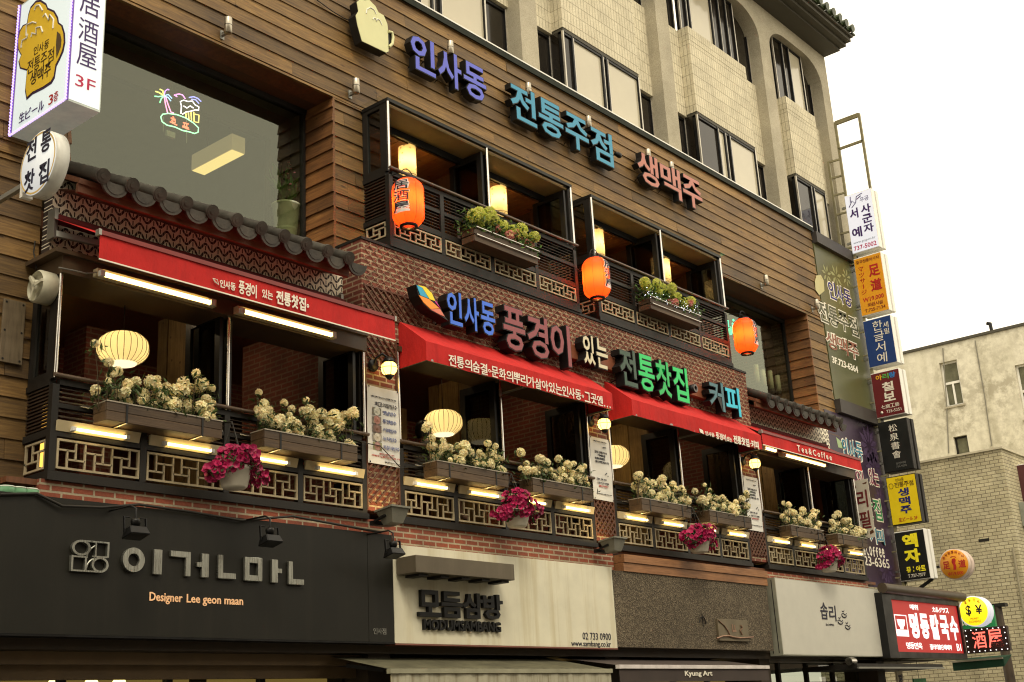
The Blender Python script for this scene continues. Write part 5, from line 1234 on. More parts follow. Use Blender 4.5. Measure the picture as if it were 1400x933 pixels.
outlined(o, "인사동", (1132, 398), (1140, 387), (1164, 410), (1158, 419), Yg, M_NAVY); outlined(o, "전통주점", (1118, 427), (1130, 416), (1173, 447), (1165, 458), Yg, mat("dark_outline_ink", (.08, .085, .05))); outlined(o, "생맥주", (1129, 468), (1140, 457), (1174, 482), (1165, 490), Yg, mat("dusty_outline_ink", (.26, .11, .07)))
m = MB(); u0, u1, v0, v1 = pxrect(FACADE(Yg), (1138, 495), (1150, 492), (1173, 507), (1160, 508)); put(m, "3F.723-6364", FACADE(Yg), u0, u1, v0 + .05, v1, bold=.02); m.build("phone_lettering", M_CREAM, o)
o = thing("wall_banner", (25.2, 0, 4.1), "dark purple printed banner with outlined Korean lettering", "banner")
m = MB(); m.box(gx0 - .6, gx1, Yg, .0, 4.05, 7.70); m.build("sheet", mat("purple_print", (.038, .022, .045), .35, var=.5, scale=.7), o)
m = MB(); m.box(gx0 - .02, gx1 + .02, Yg - .12, .1, 7.70, 8.0); m.build("top_rail", mat("dark_rail", (.045, .04, .035)), o)
outlined(o, "인사동", (1150, 607), (1158, 600), (1179, 617), (1170, 630), Yg, mat("teal_ink", (.05, .2, .28))); outlined(o, "풍경이", (1146, 650), (1156, 638), (1180, 650), (1170, 662), Yg, mat("plum_ink", (.2, .04, .08))); outlined(o, "있는", (1187, 648), (1192, 641), (1202, 660), (1198, 665), Yg, mat("plum_ink", (.2, .04, .08)))
outlined(o, "찻집", (1181, 690), (1190, 680), (1206, 700), (1199, 712), Yg, mat("green_ink", (.03, .2, .08))); outlined(o, "커피", (1189, 735), (1195, 722), (1209, 735), (1203, 745), Yg, mat("teal_ink", (.05, .2, .28)))
m = MB(); fr = FACADE(Yg)
u0, u1, v0, v1 = pxrect(fr, (1165, 745), (1190, 742), (1210, 760), (1200, 762)); row(m, "Tea&Coffee", fr, u0, u1, v0, v1 - .08, gap=.3, bold=.01); u0, u1, v0, v1 = pxrect(fr, (1166, 760), (1190, 758), (1216, 774), (1205, 780)); put(m, "T.723-6365", fr, u0, u1, v0 + .06, v1 - .05, bold=.01); m.build("phone_lettering", M_CREAM, o)
m = MB(); fr2 = FACADE(Yg - .001)
for x, y, R in ((1188, 610, .5), (1195, 640, .45), (1205, 690, .4), (1212, 780, .4)): p = at(x, y, Yg); fol(m, (p.x, p.z), R, fr2, 11)
m.build("flower_print", mat("violet_flower_print", (.055, .032, .075)), o)
m = MB(); m.prism([((p := at(x, y, Yg)).x, p.z) for x, y in ((1143, 598), (1150, 604), (1154, 614), (1146, 612))], fr, 0, .004); m.build("leaf_print", acrylic("leaf_print", (.3, .42, .2)), o)
# free hanging white refill banner
Xw = 23.75; a, b = atx(1160, 658.6, Xw), atx(1185.8, 655, Xw); c_, d_ = atx(1179, 737.5, Xw), atx(1197, 733.6, Xw)
yb, yf = (a.y + c_.y) / 2, (b.y + d_.y) / 2; zt, zb = (a.z + b.z) / 2, (c_.z + d_.z) / 2
o = thing("hanging_banner", (Xw, yb, zb), "narrow white banner with dark red Korean refill lettering by the last bay", "banner")
m = MB(); m.box(Xw, Xw + .012, yf, yb, zb, zt); m.build("sheet", mat("white_vinyl", (.58, .54, .44), .5, var=.05), o)
fr = (Vector((Xw - .001, yb, zb)), Vector((0, -1, 0)), Vector((0, 0, 1)), Vector((-1, 0, 0))); W, H = yb - yf, zt - zb
m = MB(); put(m, "리", fr, W * .2, W * .85, H * .52, H * .82, bold=.02); put(m, "필", fr, W * .2, W * .85, H * .16, H * .46, bold=.02); m.build("lettering", mat("maroon_ink", (.14, .02, .02)), o)
m = MB(); m.prism([(W * .1, H * .9), (W * .2, H * .93), (W * .25, H * .88), (W * .15, H * .85)], fr, 0, .003); m.prism([(W * .65, H * .93), (W * .95, H * .95), (W * .9, H * .92), (W * .7, H * .915)], fr, 0, .003); m.prism([(W * .7, H * .05), (W * .95, H * .08), (W * .9, H * .13), (W * .72, H * .11)], fr, 0, .003); m.build("bean_print", mat("coffee_brown_ink", (.12, .05, .02)), o)
m = MB(); m.bar((Xw, yb + .03, zb - .05), (Xw, yb + .03, zt + .15), .05); m.bar((Xw, yb + .03, zt + .12), (Xw - .1, -.05, zt + .12), .04); m.build("pole", M_BLACK, o)

# ================================================================== round signs and LED sign further along
def round_sign(c, R, face, label, rim=M_WHITE, thick=.14):
    o = thing("round_sign", c + Vector((thick, 0, -R)), label, "round light box", None)
    m = MB(); m.lathe([(0, .0), (R, .0), (R * 1.0, thick), (0, thick)], c, 'X', 36); m.lathe([(0, thick + .05), (R, thick + .05), (R, thick * 2 + .05), (0, thick * 2 + .05)], c, 'X', 36); m.build("drum", rim, o)
    m = MB(); m.lathe([(0, -.004), (R * .94, -.004), (R * .94, 0)], c, 'X', 36); m.build("face", face, o)
    m = MB(); m.bar(c + Vector((thick, R * .9, 0)), c + Vector((thick, 1.6, 0)), .05); m.build("bracket", M_DARK, o)
    return o, (c + Vector((-.006, 0, 0)), Vector((0, -1, 0)), Vector((0, 0, 1)), Vector((-1, 0, 0)))
c = atx(1308, 771.5, 28.0); R = .35
c = atx(1304.5, 771.5, 28.0)
o, fr = round_sign(c, .345, mat("orange_disc", (.66, .27, .012), .4, var=.04, emit=.05), "orange round foot massage sign with a red footprint", rim=mat("pale_pink_rim", (.62, .50, .42), .5))
m = MB(); put(m, "足", fr, -.26, -.10, -.10, .08, bold=.02); put(m, "道", fr, .10, .27, -.10, .08, bold=.02); put(m, "W19,000", fr, -.18, .18, -.26, -.17, bold=.01)
m.prism([(-.035, -.13), (.03, -.13), (.045, -.06), (.03, .02), (.055, .09), (.03, .13), (-.03, .12), (-.05, .05), (-.02, -.03)], fr, 0, .003)
for k in range(5): m.lathe([(0, -.001), (.014 - k * .0015, -.001), (.012, .0)], fr[0] + fr[1] * (-.045 + k * .026) + fr[2] * (.155 + .012 * (2 - abs(k - 1.5))), 'X', 10)
for k, ch in enumerate("중국정통마사지"):
    a = 2.5 - k * .31; put(m, ch, fr, .27 * math.cos(a) - .03, .27 * math.cos(a) + .03, .27 * math.sin(a) - .03, .27 * math.sin(a) + .03)
m.build("lettering", M_REDINK, o)
c = atx(1331, 836, 28.0)
o, fr = round_sign(c, .335, emis("lit_yellow_disc", (1.0, .72, .01), .8), "bright yellow round money exchange sign with dollar and yen marks", rim=emis("lit_white_rim", (.85, .85, .9), .4))
m = MB(); put(m, "$", fr, -.17, -.05, -.10, .14, bold=.02); put(m, "¥", fr, .05, .20, -.07, .13, bold=.02); m.build("lettering", M_INK, o)
m = MB(); put(m, "MONEY", fr, -.09, .09, -.18, -.14); put(m, "EXCHANGE", fr, -.13, .13, -.25, -.20)
for k, ch in enumerate("$¥元€"): a = 2.2 - k * .42; put(m, ch, fr, .25 * math.cos(a) - .03, .25 * math.cos(a) + .03, .25 * math.sin(a) - .035, .25 * math.sin(a) + .035)
m.build("small_lettering", M_REDINK, o)
a, b = atx(1317, 860, 28.), atx(1381, 890, 28.); yb, yf, z0, z1 = -.58, -1.53, 2.675, 3.21
o = thing("led_sign", (28.1, yb, z0), "black LED panel sign with glowing red Chinese characters", "LED sign")
m = MB(); m.box(28.0, 28.14, yf, yb, z0, z1); m.build("panel", mat("dark_led_panel", (.02, .008, .006), .4), o, bevel=.01)
fr = (Vector((27.998, yb, z0)), Vector((0, -1, 0)), Vector((0, 0, 1)), Vector((-1, 0, 0))); W, H = yb - yf, z1 - z0
m = MB(); put(m, "酒", fr, W * .18, W * .50, H * .18, H * .86, bold=.008); put(m, "屋", fr, W * .54, W * .88, H * .16, H * .88, bold=.008); m.build("lettering", emis("red_led", (1.0, .13, .09), 1.3), o)
m = MB()
for u, v in [(W * (.05 + .9 * k / 7), H * q) for k in range(8) for q in (.07, .93)] + [(W * q, H * v) for v in (.28, .5, .72) for q in (.05, .95)]: m.lathe([(0, -.004), (.012, -.004), (.012, 0)], fr[0] + fr[1] * u + fr[2] * v, 'X', 8)
m.build("led_dot", emis("white_led", (1, .95, .95), 1.6), o)
m = MB(); m.bar((28.07, yb, z1 - .08), (28.07, 1.6, z1 - .08), .05); m.build("bracket", M_DARK, o)
# green sign board and green canopy behind them
o = thing("green_sign", (28.8, -.6, 3.2), "green sign board with white script half hidden behind the round yellow sign", "shop sign")
m = MB(); m.box(28.75, 28.85, -1.05, .0, 3.25, 3.72); m.build("board", mat("green_board", (.02, .24, .07), .4, emit=.05), o); m = MB(); fr = (Vector((28.748, .0, 3.25)), Vector((0, -1, 0)), Vector((0, 0, 1)), Vector((-1, 0, 0))); put(m, "Naturelle", fr, .05, .98, .08, .3, bold=.02); m.build("lettering", M_CREAM, o)
o = thing("green_canopy", (28.6, 0, 2.3), "dark green awning beneath the red LED sign", "awning")
m = MB(); m.add([(28.3, -1.25, 2.55), (28.3, -.1, 2.55), (28.9, -.1, 2.62), (28.9, -1.25, 2.62), (28.3, -1.25, 2.36), (28.3, -.1, 2.34)], [(0, 1, 2, 3), (4, 5, 1, 0), (0, 3, 4)]); m.build("cloth", mat("dark_green_cloth", (.008, .045, .022), .8), o); m = MB(); m.bar((28.28, -1.25, 2.54), (28.28, -.1, 2.54), .04); m.build("front_bar", mat("pale_bar", (.35, .33, .25), .5), o)

# ================================================================== neighbouring buildings
o = thing("plastered_building", (41, 0, 0), "stained pale plaster building with small windows at far right", "building")
X = 40.0
def wall_holes(mb, X, y0, y1, z0, z1, holes, thick=.25):
    """wall facing -x with rectangular openings (ya, yb, za, zb)"""
    zs = sorted({z0, z1} | {h[2] for h in holes} | {h[3] for h in holes})
    for a, b in zip(zs[:-1], zs[1:]):
        cur = [(y0, y1)]
        for ya, yb_, za, zb_ in holes:
            if za <= a and b <= zb_:
                cur = [q for s, e in cur for q in ((s, min(e, ya)), (max(s, yb_), e)) if q[1] > q[0]]
        for s, e in cur: mb.box(X, X + thick, s, e, a, b)
hs = []
for pl, pr in (((1284, 497), (1318, 552)), ((1387, 500), (1424, 570)), ((1303, 598), (1331, 650))):
    a, b = atx(*pl, X), atx(*pr, X); hs.append((b.y, a.y, b.z, a.z))
zt = 13.22
m = MB(); wall_holes(m, X, -6.5, 9, 0, zt, hs); m.box(X + .25, 52, -6.5, -6.3, 0, zt); m.box(X + .25, 52, 8.8, 9, 0, zt); m.box(X + .25, 52, -6.3, 8.8, zt - .3, zt - .1); m.build("wall", plaster("stained_plaster", (.66, .63, .51), (.40, .37, .28)), o)
m = MB(); m.box(X - .06, X + .4, -6.55, 9.05, zt, zt + .09); m.build("parapet_coping", M_CORN, o)
for i, (ya, yb_, za, zb_) in enumerate(hs):
    m = MB(); t = .06
    m.box(X + .12, X + .20, ya, ya + t, za, zb_); m.box(X + .12, X + .20, yb_ - t, yb_, za, zb_); m.box(X + .12, X + .2, ya + t, yb_ - t, za, za + t); m.box(X + .12, X + .2, ya + t, yb_ - t, zb_ - t, zb_)
    if i < 2: m.box(X + .11, X + .2, ya + t, yb_ - t, za + (zb_ - za) * .5, za + (zb_ - za) * .5 + .08); m.box(X + .11, X + .2, (ya + yb_) / 2 - .03, (ya + yb_) / 2 + .03, za + t, za + (zb_ - za) * .5)
    wn = m.build("window", M_WHITE if i < 2 else M_DARK, o); p = MB(); p.box(X + .15, X + .16, ya + t, yb_ - t, za + t, zb_ - t); p.build("pane", mat("grey_green_pane", (.13, .13, .085), .12, var=.3, coat=.5), wn)
    m = MB(); m.box(X - .05, X + .12, ya - .05, yb_ + .05, za - .06, za); m.build("sill", M_CONC, wn)
m = MB()
for p0, p1 in (((1289, 476), (1297, 620)), ((1333, 466), (1356, 610))): m.tube([atx(*p0, X - .03), atx((p0[0] + p1[0]) / 2 + 1, (p0[1] + p1[1]) / 2, X - .03), atx(*p1, X - .03)], .018, 5)
m.build("wall_cable", mat("grey_cable", (.2, .19, .15), .6), o)
p = atx(1352, 452, X); m = MB(); m.tube([(X + .3, p.y, zt), (X + .3, p.y + .02, zt + .45)], .06, 8); m.tube([(X + .3, p.y + .02, zt + .42), (X + .3, p.y + .12, zt + .46)], .06, 8); m.build("vent_pipe", M_BLACK, o)

X = 31.0; yc, zt = -1.13, 7.64
o = thing("brick_building", (32, 0, 0), "cream brick building with a low parapet in front of the stained one", "building")
m = MB(); m.box(X, X + .25, yc, 4.5, 0, zt); m.box(X + .25, 39.5, yc, yc + .25, 0, zt); m.box(X + .25, 39.5, yc + .25, 4.5, zt - .3, zt - .15); m.build("wall", brick("cream_brick", (.54, .49, .32), (.45, .40, .25), (.17, .14, .085), bw=.225, rh=.088, ms=.0075, stain=.35), o)
m = MB(); m.box(X - .05, X + .3, yc - .05, 4.5, zt, zt + .05); m.box(X + .3, 39.5, yc - .05, yc + .3, zt, zt + .05); m.build("coping", mat("cream_coping", (.48, .44, .32), .6), o)
m = MB(); p = atx(1345, 739, X - .01); m.box(X - .012, X + .1, p.y - .13, p.y + .13, p.z - .03, p.z + .04); m.build("vent_hole", M_DARK, o)
m = MB(); m.tube([(X - .03, yc + .12, 1), (X - .03, yc + .12, 5.2)], .03, 8); m.build("drain_pipe", mat("cream_pipe", (.3, .27, .18), .5), o)
m = MB(); m.box(31.6, 31.75, -1.6, yc, 5.75, 6.35); mb_ = m
o = thing("meter_box", (31.7, yc, 5.75), "grey metal box on the corner of the cream brick building", "utility box"); m.build("box", mat("grey_box_paint", (.26, .27, .22), .5), o, bevel=.01)
m = MB(); m.box(31.595, 31.6, -1.45, -1.43, 5.8, 6.3); m.build("door_seam", M_DARK, o)
a = atx(1385, 636, 32.); b = atx(1400, 722, 32.)
o, fr, W, H = vsign(b.z, a.z, mat("plum_brown_face", (.085, .028, .028), .4), "plum brown vertical sign cut by the right edge of the photo", X=32.0, yb=a.y - .05, yf=a.y - .95, grp=None, double=False)
m = MB(); col(m, "관성필방", fr, W * .28, W * .82, H * .14, H * .99, gap=.14, bold=.02); put(m, "732-1234", fr, W * .05, W * .95, H * .02, H * .09, bold=.02); m.build("lettering", M_CREAM, o)
a = atx(1393, 736, 33.); b = atx(1402, 797, 33.)
o, fr, W, H = vsign(b.z, a.z, mat("deep_green_face", (.015, .09, .045), .4), "deep green vertical sign below the plum brown one at the right edge", X=33.0, yb=a.y - .03, yf=a.y - .9, grp=None, double=False)
m = MB(); col(m, "필방", fr, W * .1, W * .8, H * .1, H * .9, bold=.03); m.build("lettering", M_CREAM, o)
a = atx(1366, 840, 29.5)
o = thing("utility_pole", (29.5, a.y, 0), "dark wooden pole in front of the cream brick building", "pole")
m = MB(); m.tube([(29.5, a.y, 0), (29.5, a.y, 2), (29.5, a.y + .02, 3.75)], .13, 14, r1=.10); m.build("shaft", wood("dark_pole_wood", ((.035, .024, .015), (.06, .042, .026), (.09, .065, .04)), grain=(8, 8, .8)), o)
m = MB(); m.box(29.4, 29.6, a.y - .2, a.y + .2, 3.72, 3.80); m.build("cap", M_DARK, o)
a = atx(1347, 830, 29.3)
o = thing("security_camera", a, "small grey security camera by the dark pole", "camera"); m = MB(); m.bar(a + Vector((-.12, -.05, .06)), a + Vector((.12, .05, -.04)), .10, .12); m.build("body", M_GREYMET, o, bevel=.01); m = MB(); m.tube([a, a + Vector((.15, 0, .15)), (29.5, atx(1366, 840, 29.5).y, 3.6)], .015, 6); m.build("arm", M_DARK, o)
# ================================================================== planters and flowers
def leafquad(mb, p, d, L, W, mi=0):
    d = d.normalized(); s = d.cross(Vector((random.uniform(-1, 1), random.uniform(-1, 1), random.uniform(.2, 1)))).normalized(); n = s.cross(d)
    mb.add([p, p + d * L * .5 + s * W * .5 + n * L * .06, p + d * L, p + d * L * .5 - s * W * .5 + n * L * .06], [(0, 1, 2, 3)], mi)
def rdir(up=0.0):
    while True:
        v = Vector((random.uniform(-1, 1), random.uniform(-1, 1), random.uniform(-1, 1)))
        if .1 < v.length < 1: v.normalize(); v.z += up; return v.normalized()
def floret_ball(n, R, fl, mats, name, flat=1.0, cup=.5):
    """a round truss of little five petalled flowers"""
    mb = MB()
    for k in range(n):
        z = 1 - 2 * (k + .5) / n; a = k * 2.39996; r = math.sqrt(max(0, 1 - z * z))
        d = (Vector((r * math.cos(a), r * math.sin(a), z * flat)) + rdir() * .22).normalized()
        if d.z < -.8: continue
        c = d * R * random.uniform(.82, 1.08); u = d.orthogonal().normalized(); v = d.cross(u); ph = random.uniform(0, 6); f = fl * random.uniform(.8, 1.2)
        for j in range(5):
            a0 = ph + j * 2 * math.pi / 5; m_, w_ = a0, .55
            def P(a, rr, h): return c + (u * math.cos(a) + v * math.sin(a)) * rr * f + d * h * f
            mb.add([P(0, 0, -.15), P(a0 - w_, .62, cup * .45), P(a0, 1.0, cup * .6 + random.uniform(-.15, .15)), P(a0 + w_, .62, cup * .45)], [(0, 1, 2, 3)], random.choice((0, 0, 0, 1)))
    me_o = mb.build(name, mats); return me_o
def petal(name, c, objvar=.12, f=.45):
    m = mat(name, c, .6, var=.1, scale=8, objvar=objvar, spec=.2); n, l = m.node_tree.nodes, m.node_tree.links; p = n["Principled BSDF"]
    t = n.new("ShaderNodeBsdfTranslucent"); l.new(p.inputs['Base Color'].links[0].from_socket, t.inputs[0])
    x = n.new("ShaderNodeMixShader"); x.inputs[0].default_value = f; l.new(p.outputs[0], x.inputs[1]); l.new(t.outputs[0], x.inputs[2]); l.new(x.outputs[0], n["Material Output"].inputs[0]); return m
M_BLOOM = petal("cream_white_petal", (1.0, .90, .58), f=.28); M_BLOOMP = petal("pinkish_cream_petal", (.96, .74, .44), f=.28)
M_STEM = mat("brown_stem", (.07, .05, .025), .7)
M_SOIL = mat("dark_soil", (.03, .022, .015), .95, bump=.8)
bloom_protos = []
for k in range(3):
    b = floret_ball(30, .046, .030, [M_BLOOM, M_BLOOMP], "blossom_cluster", cup=.25); bloom_protos.append(b.data); bpy.data.objects.remove(b)
def place_bloom(protos, p, s, parent, base, name="blossom_cluster"):
    o = bpy.data.objects.new(name, random.choice(protos)); C.objects.link(o); o.parent = parent
    o.location = p - base; o.scale = (s,) * 3; o.rotation_euler = (random.uniform(-.4, .4), random.uniform(-.4, .4), random.uniform(0, 6.28)); return o
def azalea(x0, x1, y, z, shoots, label):
    """shoots: (fraction along the box, height, blooms) stems crowned with blossom"""
    base = Vector(((x0 + x1) / 2, y, z)); o = thing("flowering_azalea", base, label, "flowers", "cream azaleas in the window planters")
    st = MB(); fo = MB(); pts = []
    for f, h, nb in shoots:
        X = x0 + (x1 - x0) * f
        for j in range(nb):
            lean = Vector((random.uniform(-.17, .17), random.uniform(-.13, .10), 0)); hh = h * random.uniform(.35, 1.18) if j else h * 1.18
            p = Vector((X, y, z)) + lean * (.4 + hh) + Vector((0, 0, hh)); st.tube([(X + lean.x * .3, y + lean.y * .3, z - .04), Vector((X, y, z)) + lean * .6 + Vector((0, 0, hh * .55)), p - Vector((0, 0, .02))], .006, 5, r1=.003)
            pts.append(p)
            for _ in range(13): q = p + Vector((random.gauss(0, .05), random.gauss(0, .05), random.uniform(-.14, -.01))); leafquad(fo, q, rdir(.3), random.uniform(.06, .10), random.uniform(.02, .032))
    n = int((x1 - x0) * 260)
    for _ in range(n):
        q = Vector((random.uniform(x0 + .03, x1 - .03), y + random.uniform(-.10, .10), z + random.uniform(-.02, .17) * random.uniform(.4, 1.1))); leafquad(fo, q, rdir(.5), random.uniform(.05, .09), random.uniform(.018, .03))
    for _ in range(int((x1 - x0) * 9)):
        pts.append(Vector((random.uniform(x0 + .06, x1 - .04), y + random.uniform(-.11, .06), z + random.uniform(.05, .17))))
    st.build("stem", M_STEM, o); fo.build("foliage", M_LEAF, o)
    for p in pts: place_bloom(bloom_protos, p, random.choice((.62, .8, .95, 1.05, 1.2, 1.3)) * random.uniform(.92, 1.08), o, base)
    return o
proto = None
PLX = [(6.28, 7.63), (8.18, 9.53), (10.86, 12.22), (12.72, 14.07), (15.30, 16.67), (17.23, 18.58), (19.98, 21.25), (21.83, 23.12)]
PLL = ["under the fully visible round lantern", "left of the pier with the photo menu banner", "right of the photo menu banner", "left of the take out banner", "right of the take out banner", "in front of the dark haired person at the right",
       "at the left below the Tea and Coffee awning", "beside the white refill banner"]
SH = [[(.02, .50, 1), (.03, .38, 3), (.14, .30, 5), (.28, .26, 5), (.42, .28, 4), (.52, .34, 5), (.66, .33, 5), (.76, .42, 5), (.84, .34, 5), (.95, .22, 4), (.6, .15, 4)],
      [(.0, .42, 5), (.08, .30, 4), (.2, .18, 4), (.36, .36, 6), (.5, .40, 7), (.6, .30, 5), (.72, .22, 4), (.82, .30, 4), (.96, .36, 4)],
      [(.02, .38, 3), (.08, .28, 5), (.2, .22, 5), (.34, .26, 5), (.46, .30, 5), (.6, .24, 5), (.72, .22, 4), (.84, .34, 5), (.95, .30, 5)],
      [(.02, .34, 4), (.1, .28, 4), (.24, .3, 5), (.4, .32, 5), (.56, .28, 5), (.7, .3, 5), (.84, .24, 5), (.96, .3, 5)],
      [(.0, .34, 3), (.1, .28, 5), (.24, .26, 5), (.4, .34, 5), (.56, .32, 5), (.7, .26, 5), (.88, .34, 4), (.98, .30, 3)],
      [(.0, .30, 3), (.06, .40, 4), (.2, .28, 6), (.36, .26, 6), (.5, .26, 6), (.64, .24, 5), (.78, .24, 5), (.98, .40, 4)],
      [(.02, .36, 4), (.15, .28, 5), (.35, .26, 5), (.55, .32, 6), (.7, .24, 5), (.9, .34, 5)],
      [(.06, .24, 5), (.22, .38, 3), (.36, .28, 5), (.5, .30, 5), (.66, .30, 5), (.85, .22, 5), (.98, .18, 3)]]
for i, (a, b) in enumerate(PLX):
    L = b - a; c = Vector(((a + b) / 2, -.66, 4.64))
    if proto is None:
        o = thing("planter_box", c, "", "planter", "wooden planters along the tea house windows"); y0, y1 = -.785, -.545
        m = MB()
        for z in (4.635, 4.730): m.box(a, b, y0, y0 + .022, z, z + .092); m.box(a, b, y1 - .022, y1, z, z + .092); m.box(a, a + .022, y0 + .024, y1 - .024, z, z + .092); m.box(b - .022, b, y0 + .024, y1 - .024, z, z + .092)
        m.box(a + .02, b - .02, y0 + .02, y1 - .02, 4.64, 4.655); m.build("box", M_PLANT, o, bevel=.003)
        m = MB()
        for X in (a + .22, b - .25): m.box(X - .011, X + .011, y0 - .006, y0 - .001, 4.63, 4.82)
        m.build("strap", M_BLACK, o)
        m = MB(); m.box(a - .004, b + .004, y0 - .008, y0 + .03, 4.818, 4.830); m.box(a - .004, a + .03, y0, y1, 4.818, 4.830); m.box(b - .03, b + .004, y0, y1, 4.818, 4.830); m.build("rim", mat("pale_worn_rim", (.34, .30, .23), .4, var=.2), o)
        m = MB()
        for X in (a + .22, b - .25): m.tube([(X, y0, 4.632), (X - .0, -.52, 4.628)], .008, 6)
        m.tube([(a, y1, 4.79), (a - .12, -.52, 4.80)], .008, 6); m.tube([(b, y1, 4.79), (b + .2, -.52, 4.80)], .008, 6); m.build("bracket_rod", M_STEEL, o)
        m = MB(); m.box(a + .022, b - .022, y0 + .022, y1 - .022, 4.76, 4.79); m.build("soil", M_SOIL, o)
        proto = o; pl = L
    else: o = copy_tree(proto); o.location = c; o.scale = (L / pl, 1, 1)
    o['label'] = "wooden planter box " + PLL[i]
    azalea(a, b, -.665, 4.79, SH[i], "cream flowering azaleas in the planter " + PLL[i])

# upper planters of mums and mixed flowers with fairy lights
M_MUM = petal("lime_mum_petal", (.62, .66, .14)); M_MUM2 = petal("pale_mum_petal", (.78, .74, .32)); M_PINKF = petal("dusty_pink_petal", (.62, .22, .2))
mums = []
for k in range(3): b = floret_ball(46, .075, .036, [M_MUM, M_MUM2], "mum_bloom", cup=.9); mums.append(b.data); bpy.data.objects.remove(b)
pinks = [];  b = floret_ball(22, .05, .03, [M_PINKF, M_BLOOMP], "pink_bloom"); pinks.append(b.data); bpy.data.objects.remove(b)
for i, (px, lab, nm) in enumerate(((((648, 306), (735, 354)), "in front of the left upper glazed bay", "lime and pink mixed"), (((889, 410), (957, 447)), "in front of the right upper glazed bay", "lime chrysanthemum"))):
    A, B = at(*px[0], -.80), at(*px[1], -.80); a, b = A.x, B.x; zt = 8.20; y0, y1 = -.80, -.56
    o = thing("planter_box", ((a + b) / 2, -.68, zt - .2), "dark wooden planter with two pale rails " + lab, "planter", "planters on the upper glazed bays")
    m = MB()
    for z in (zt - .20, zt - .095): m.box(a, b, y0, y0 + .022, z, z + .09); m.box(a, b, y1 - .022, y1, z, z + .09); m.box(a, a + .022, y0 + .024, y1 - .024, z, z + .09); m.box(b - .022, b, y0 + .024, y1 - .024, z, z + .09)
    m.box(a + .02, b - .02, y0 + .02, y1 - .02, zt - .195, zt - .18); m.build("box", M_PLANT, o, bevel=.003)
    m = MB(); m.tube([(a + .02, y0 - .02, zt + .005), (b + .02, y0 - .02, zt + .005)], .012, 8); m.tube([(a + .02, y0 - .02, zt - .11), (b + .02, y0 - .02, zt - .11)], .012, 8); m.build("rail", M_STEEL, o)
    m = MB(); m.box(a + .022, b - .022, y0 + .022, y1 - .022, zt - .03, zt - .01); m.build("soil", M_SOIL, o)
    m = MB()
    for X in (a + .1, b - .1): m.tube([(X - .05, y0 - .02, zt - .1), (X - .1, -.52, zt - .05)], .01, 6)
    m.build("bracket_rod", M_STEEL, o)
    base = Vector(((a + b) / 2, -.68, zt)); f = thing("flower_arrangement", base, nm + " flowers filling the planter " + lab, "flowers", "flowers on the upper glazed bays")
    fo = MB()
    for _ in range(1100):
        X = random.uniform(a - .08, b + .06); q = Vector((X, -.68 + random.gauss(0, .09), zt + random.uniform(-.06, .30) * random.uniform(.5, 1.1))); leafquad(fo, q, rdir(.35), random.uniform(.05, .10), random.uniform(.02, .04))
    fo.build("foliage", mat("fresh_leaf_green", (.06, .12, .02), .5, var=.5, scale=30, island=.5), f)
    for k in range(17 if i == 0 else 24):
        X = a - .04 + (b - a + .04) * random.random() ** (1.1 if i else .8); X = a - .05 + (k + random.random()) / (17 if i == 0 else 24) * (b - a + .08)
        hh = (.33 if i == 0 else .36) - .14 * abs((X - a) / (b - a) - (.35 if i == 0 else .2)); place_bloom(mums, Vector((X, -.70 + random.gauss(0, .07), zt + hh * random.uniform(.55, 1.05))), random.uniform(.75, 1.15), f, base, "mum_bloom")
    for k in range(10 if i == 0 else 5): place_bloom(pinks, Vector((random.uniform(a + (b - a) * .35, b), -.74 + random.gauss(0, .05), zt + random.uniform(.02, .2))), random.uniform(.7, 1.2), f, base, "pink_bloom")
    if i == 1:
        m = MB()
        for k in range(60): p = Vector((random.uniform(a - .15, b), -.80 + random.uniform(-.06, .02), zt + random.uniform(-.02, .15))); m.lathe([(0, -.006), (.006, 0), (0, .006)], p, n=6)
        l = thing("fairy_lights", base, "string of tiny white fairy lights over the right upper planter", "string lights"); m.build("bulb", emis("fairy_bulb", (.9, .92, 1.), 2.2), l)
        m = MB()
        for q in range(3): m.tube([Vector((a - .55 + k * .25, -.76 + .05 * math.sin(k * 2 + q), zt + .02 + .10 * math.sin(k * 1.7 + q * 2))) for k in range(9)], .004, 4)
        m.build("wire", M_CHAIN, l)

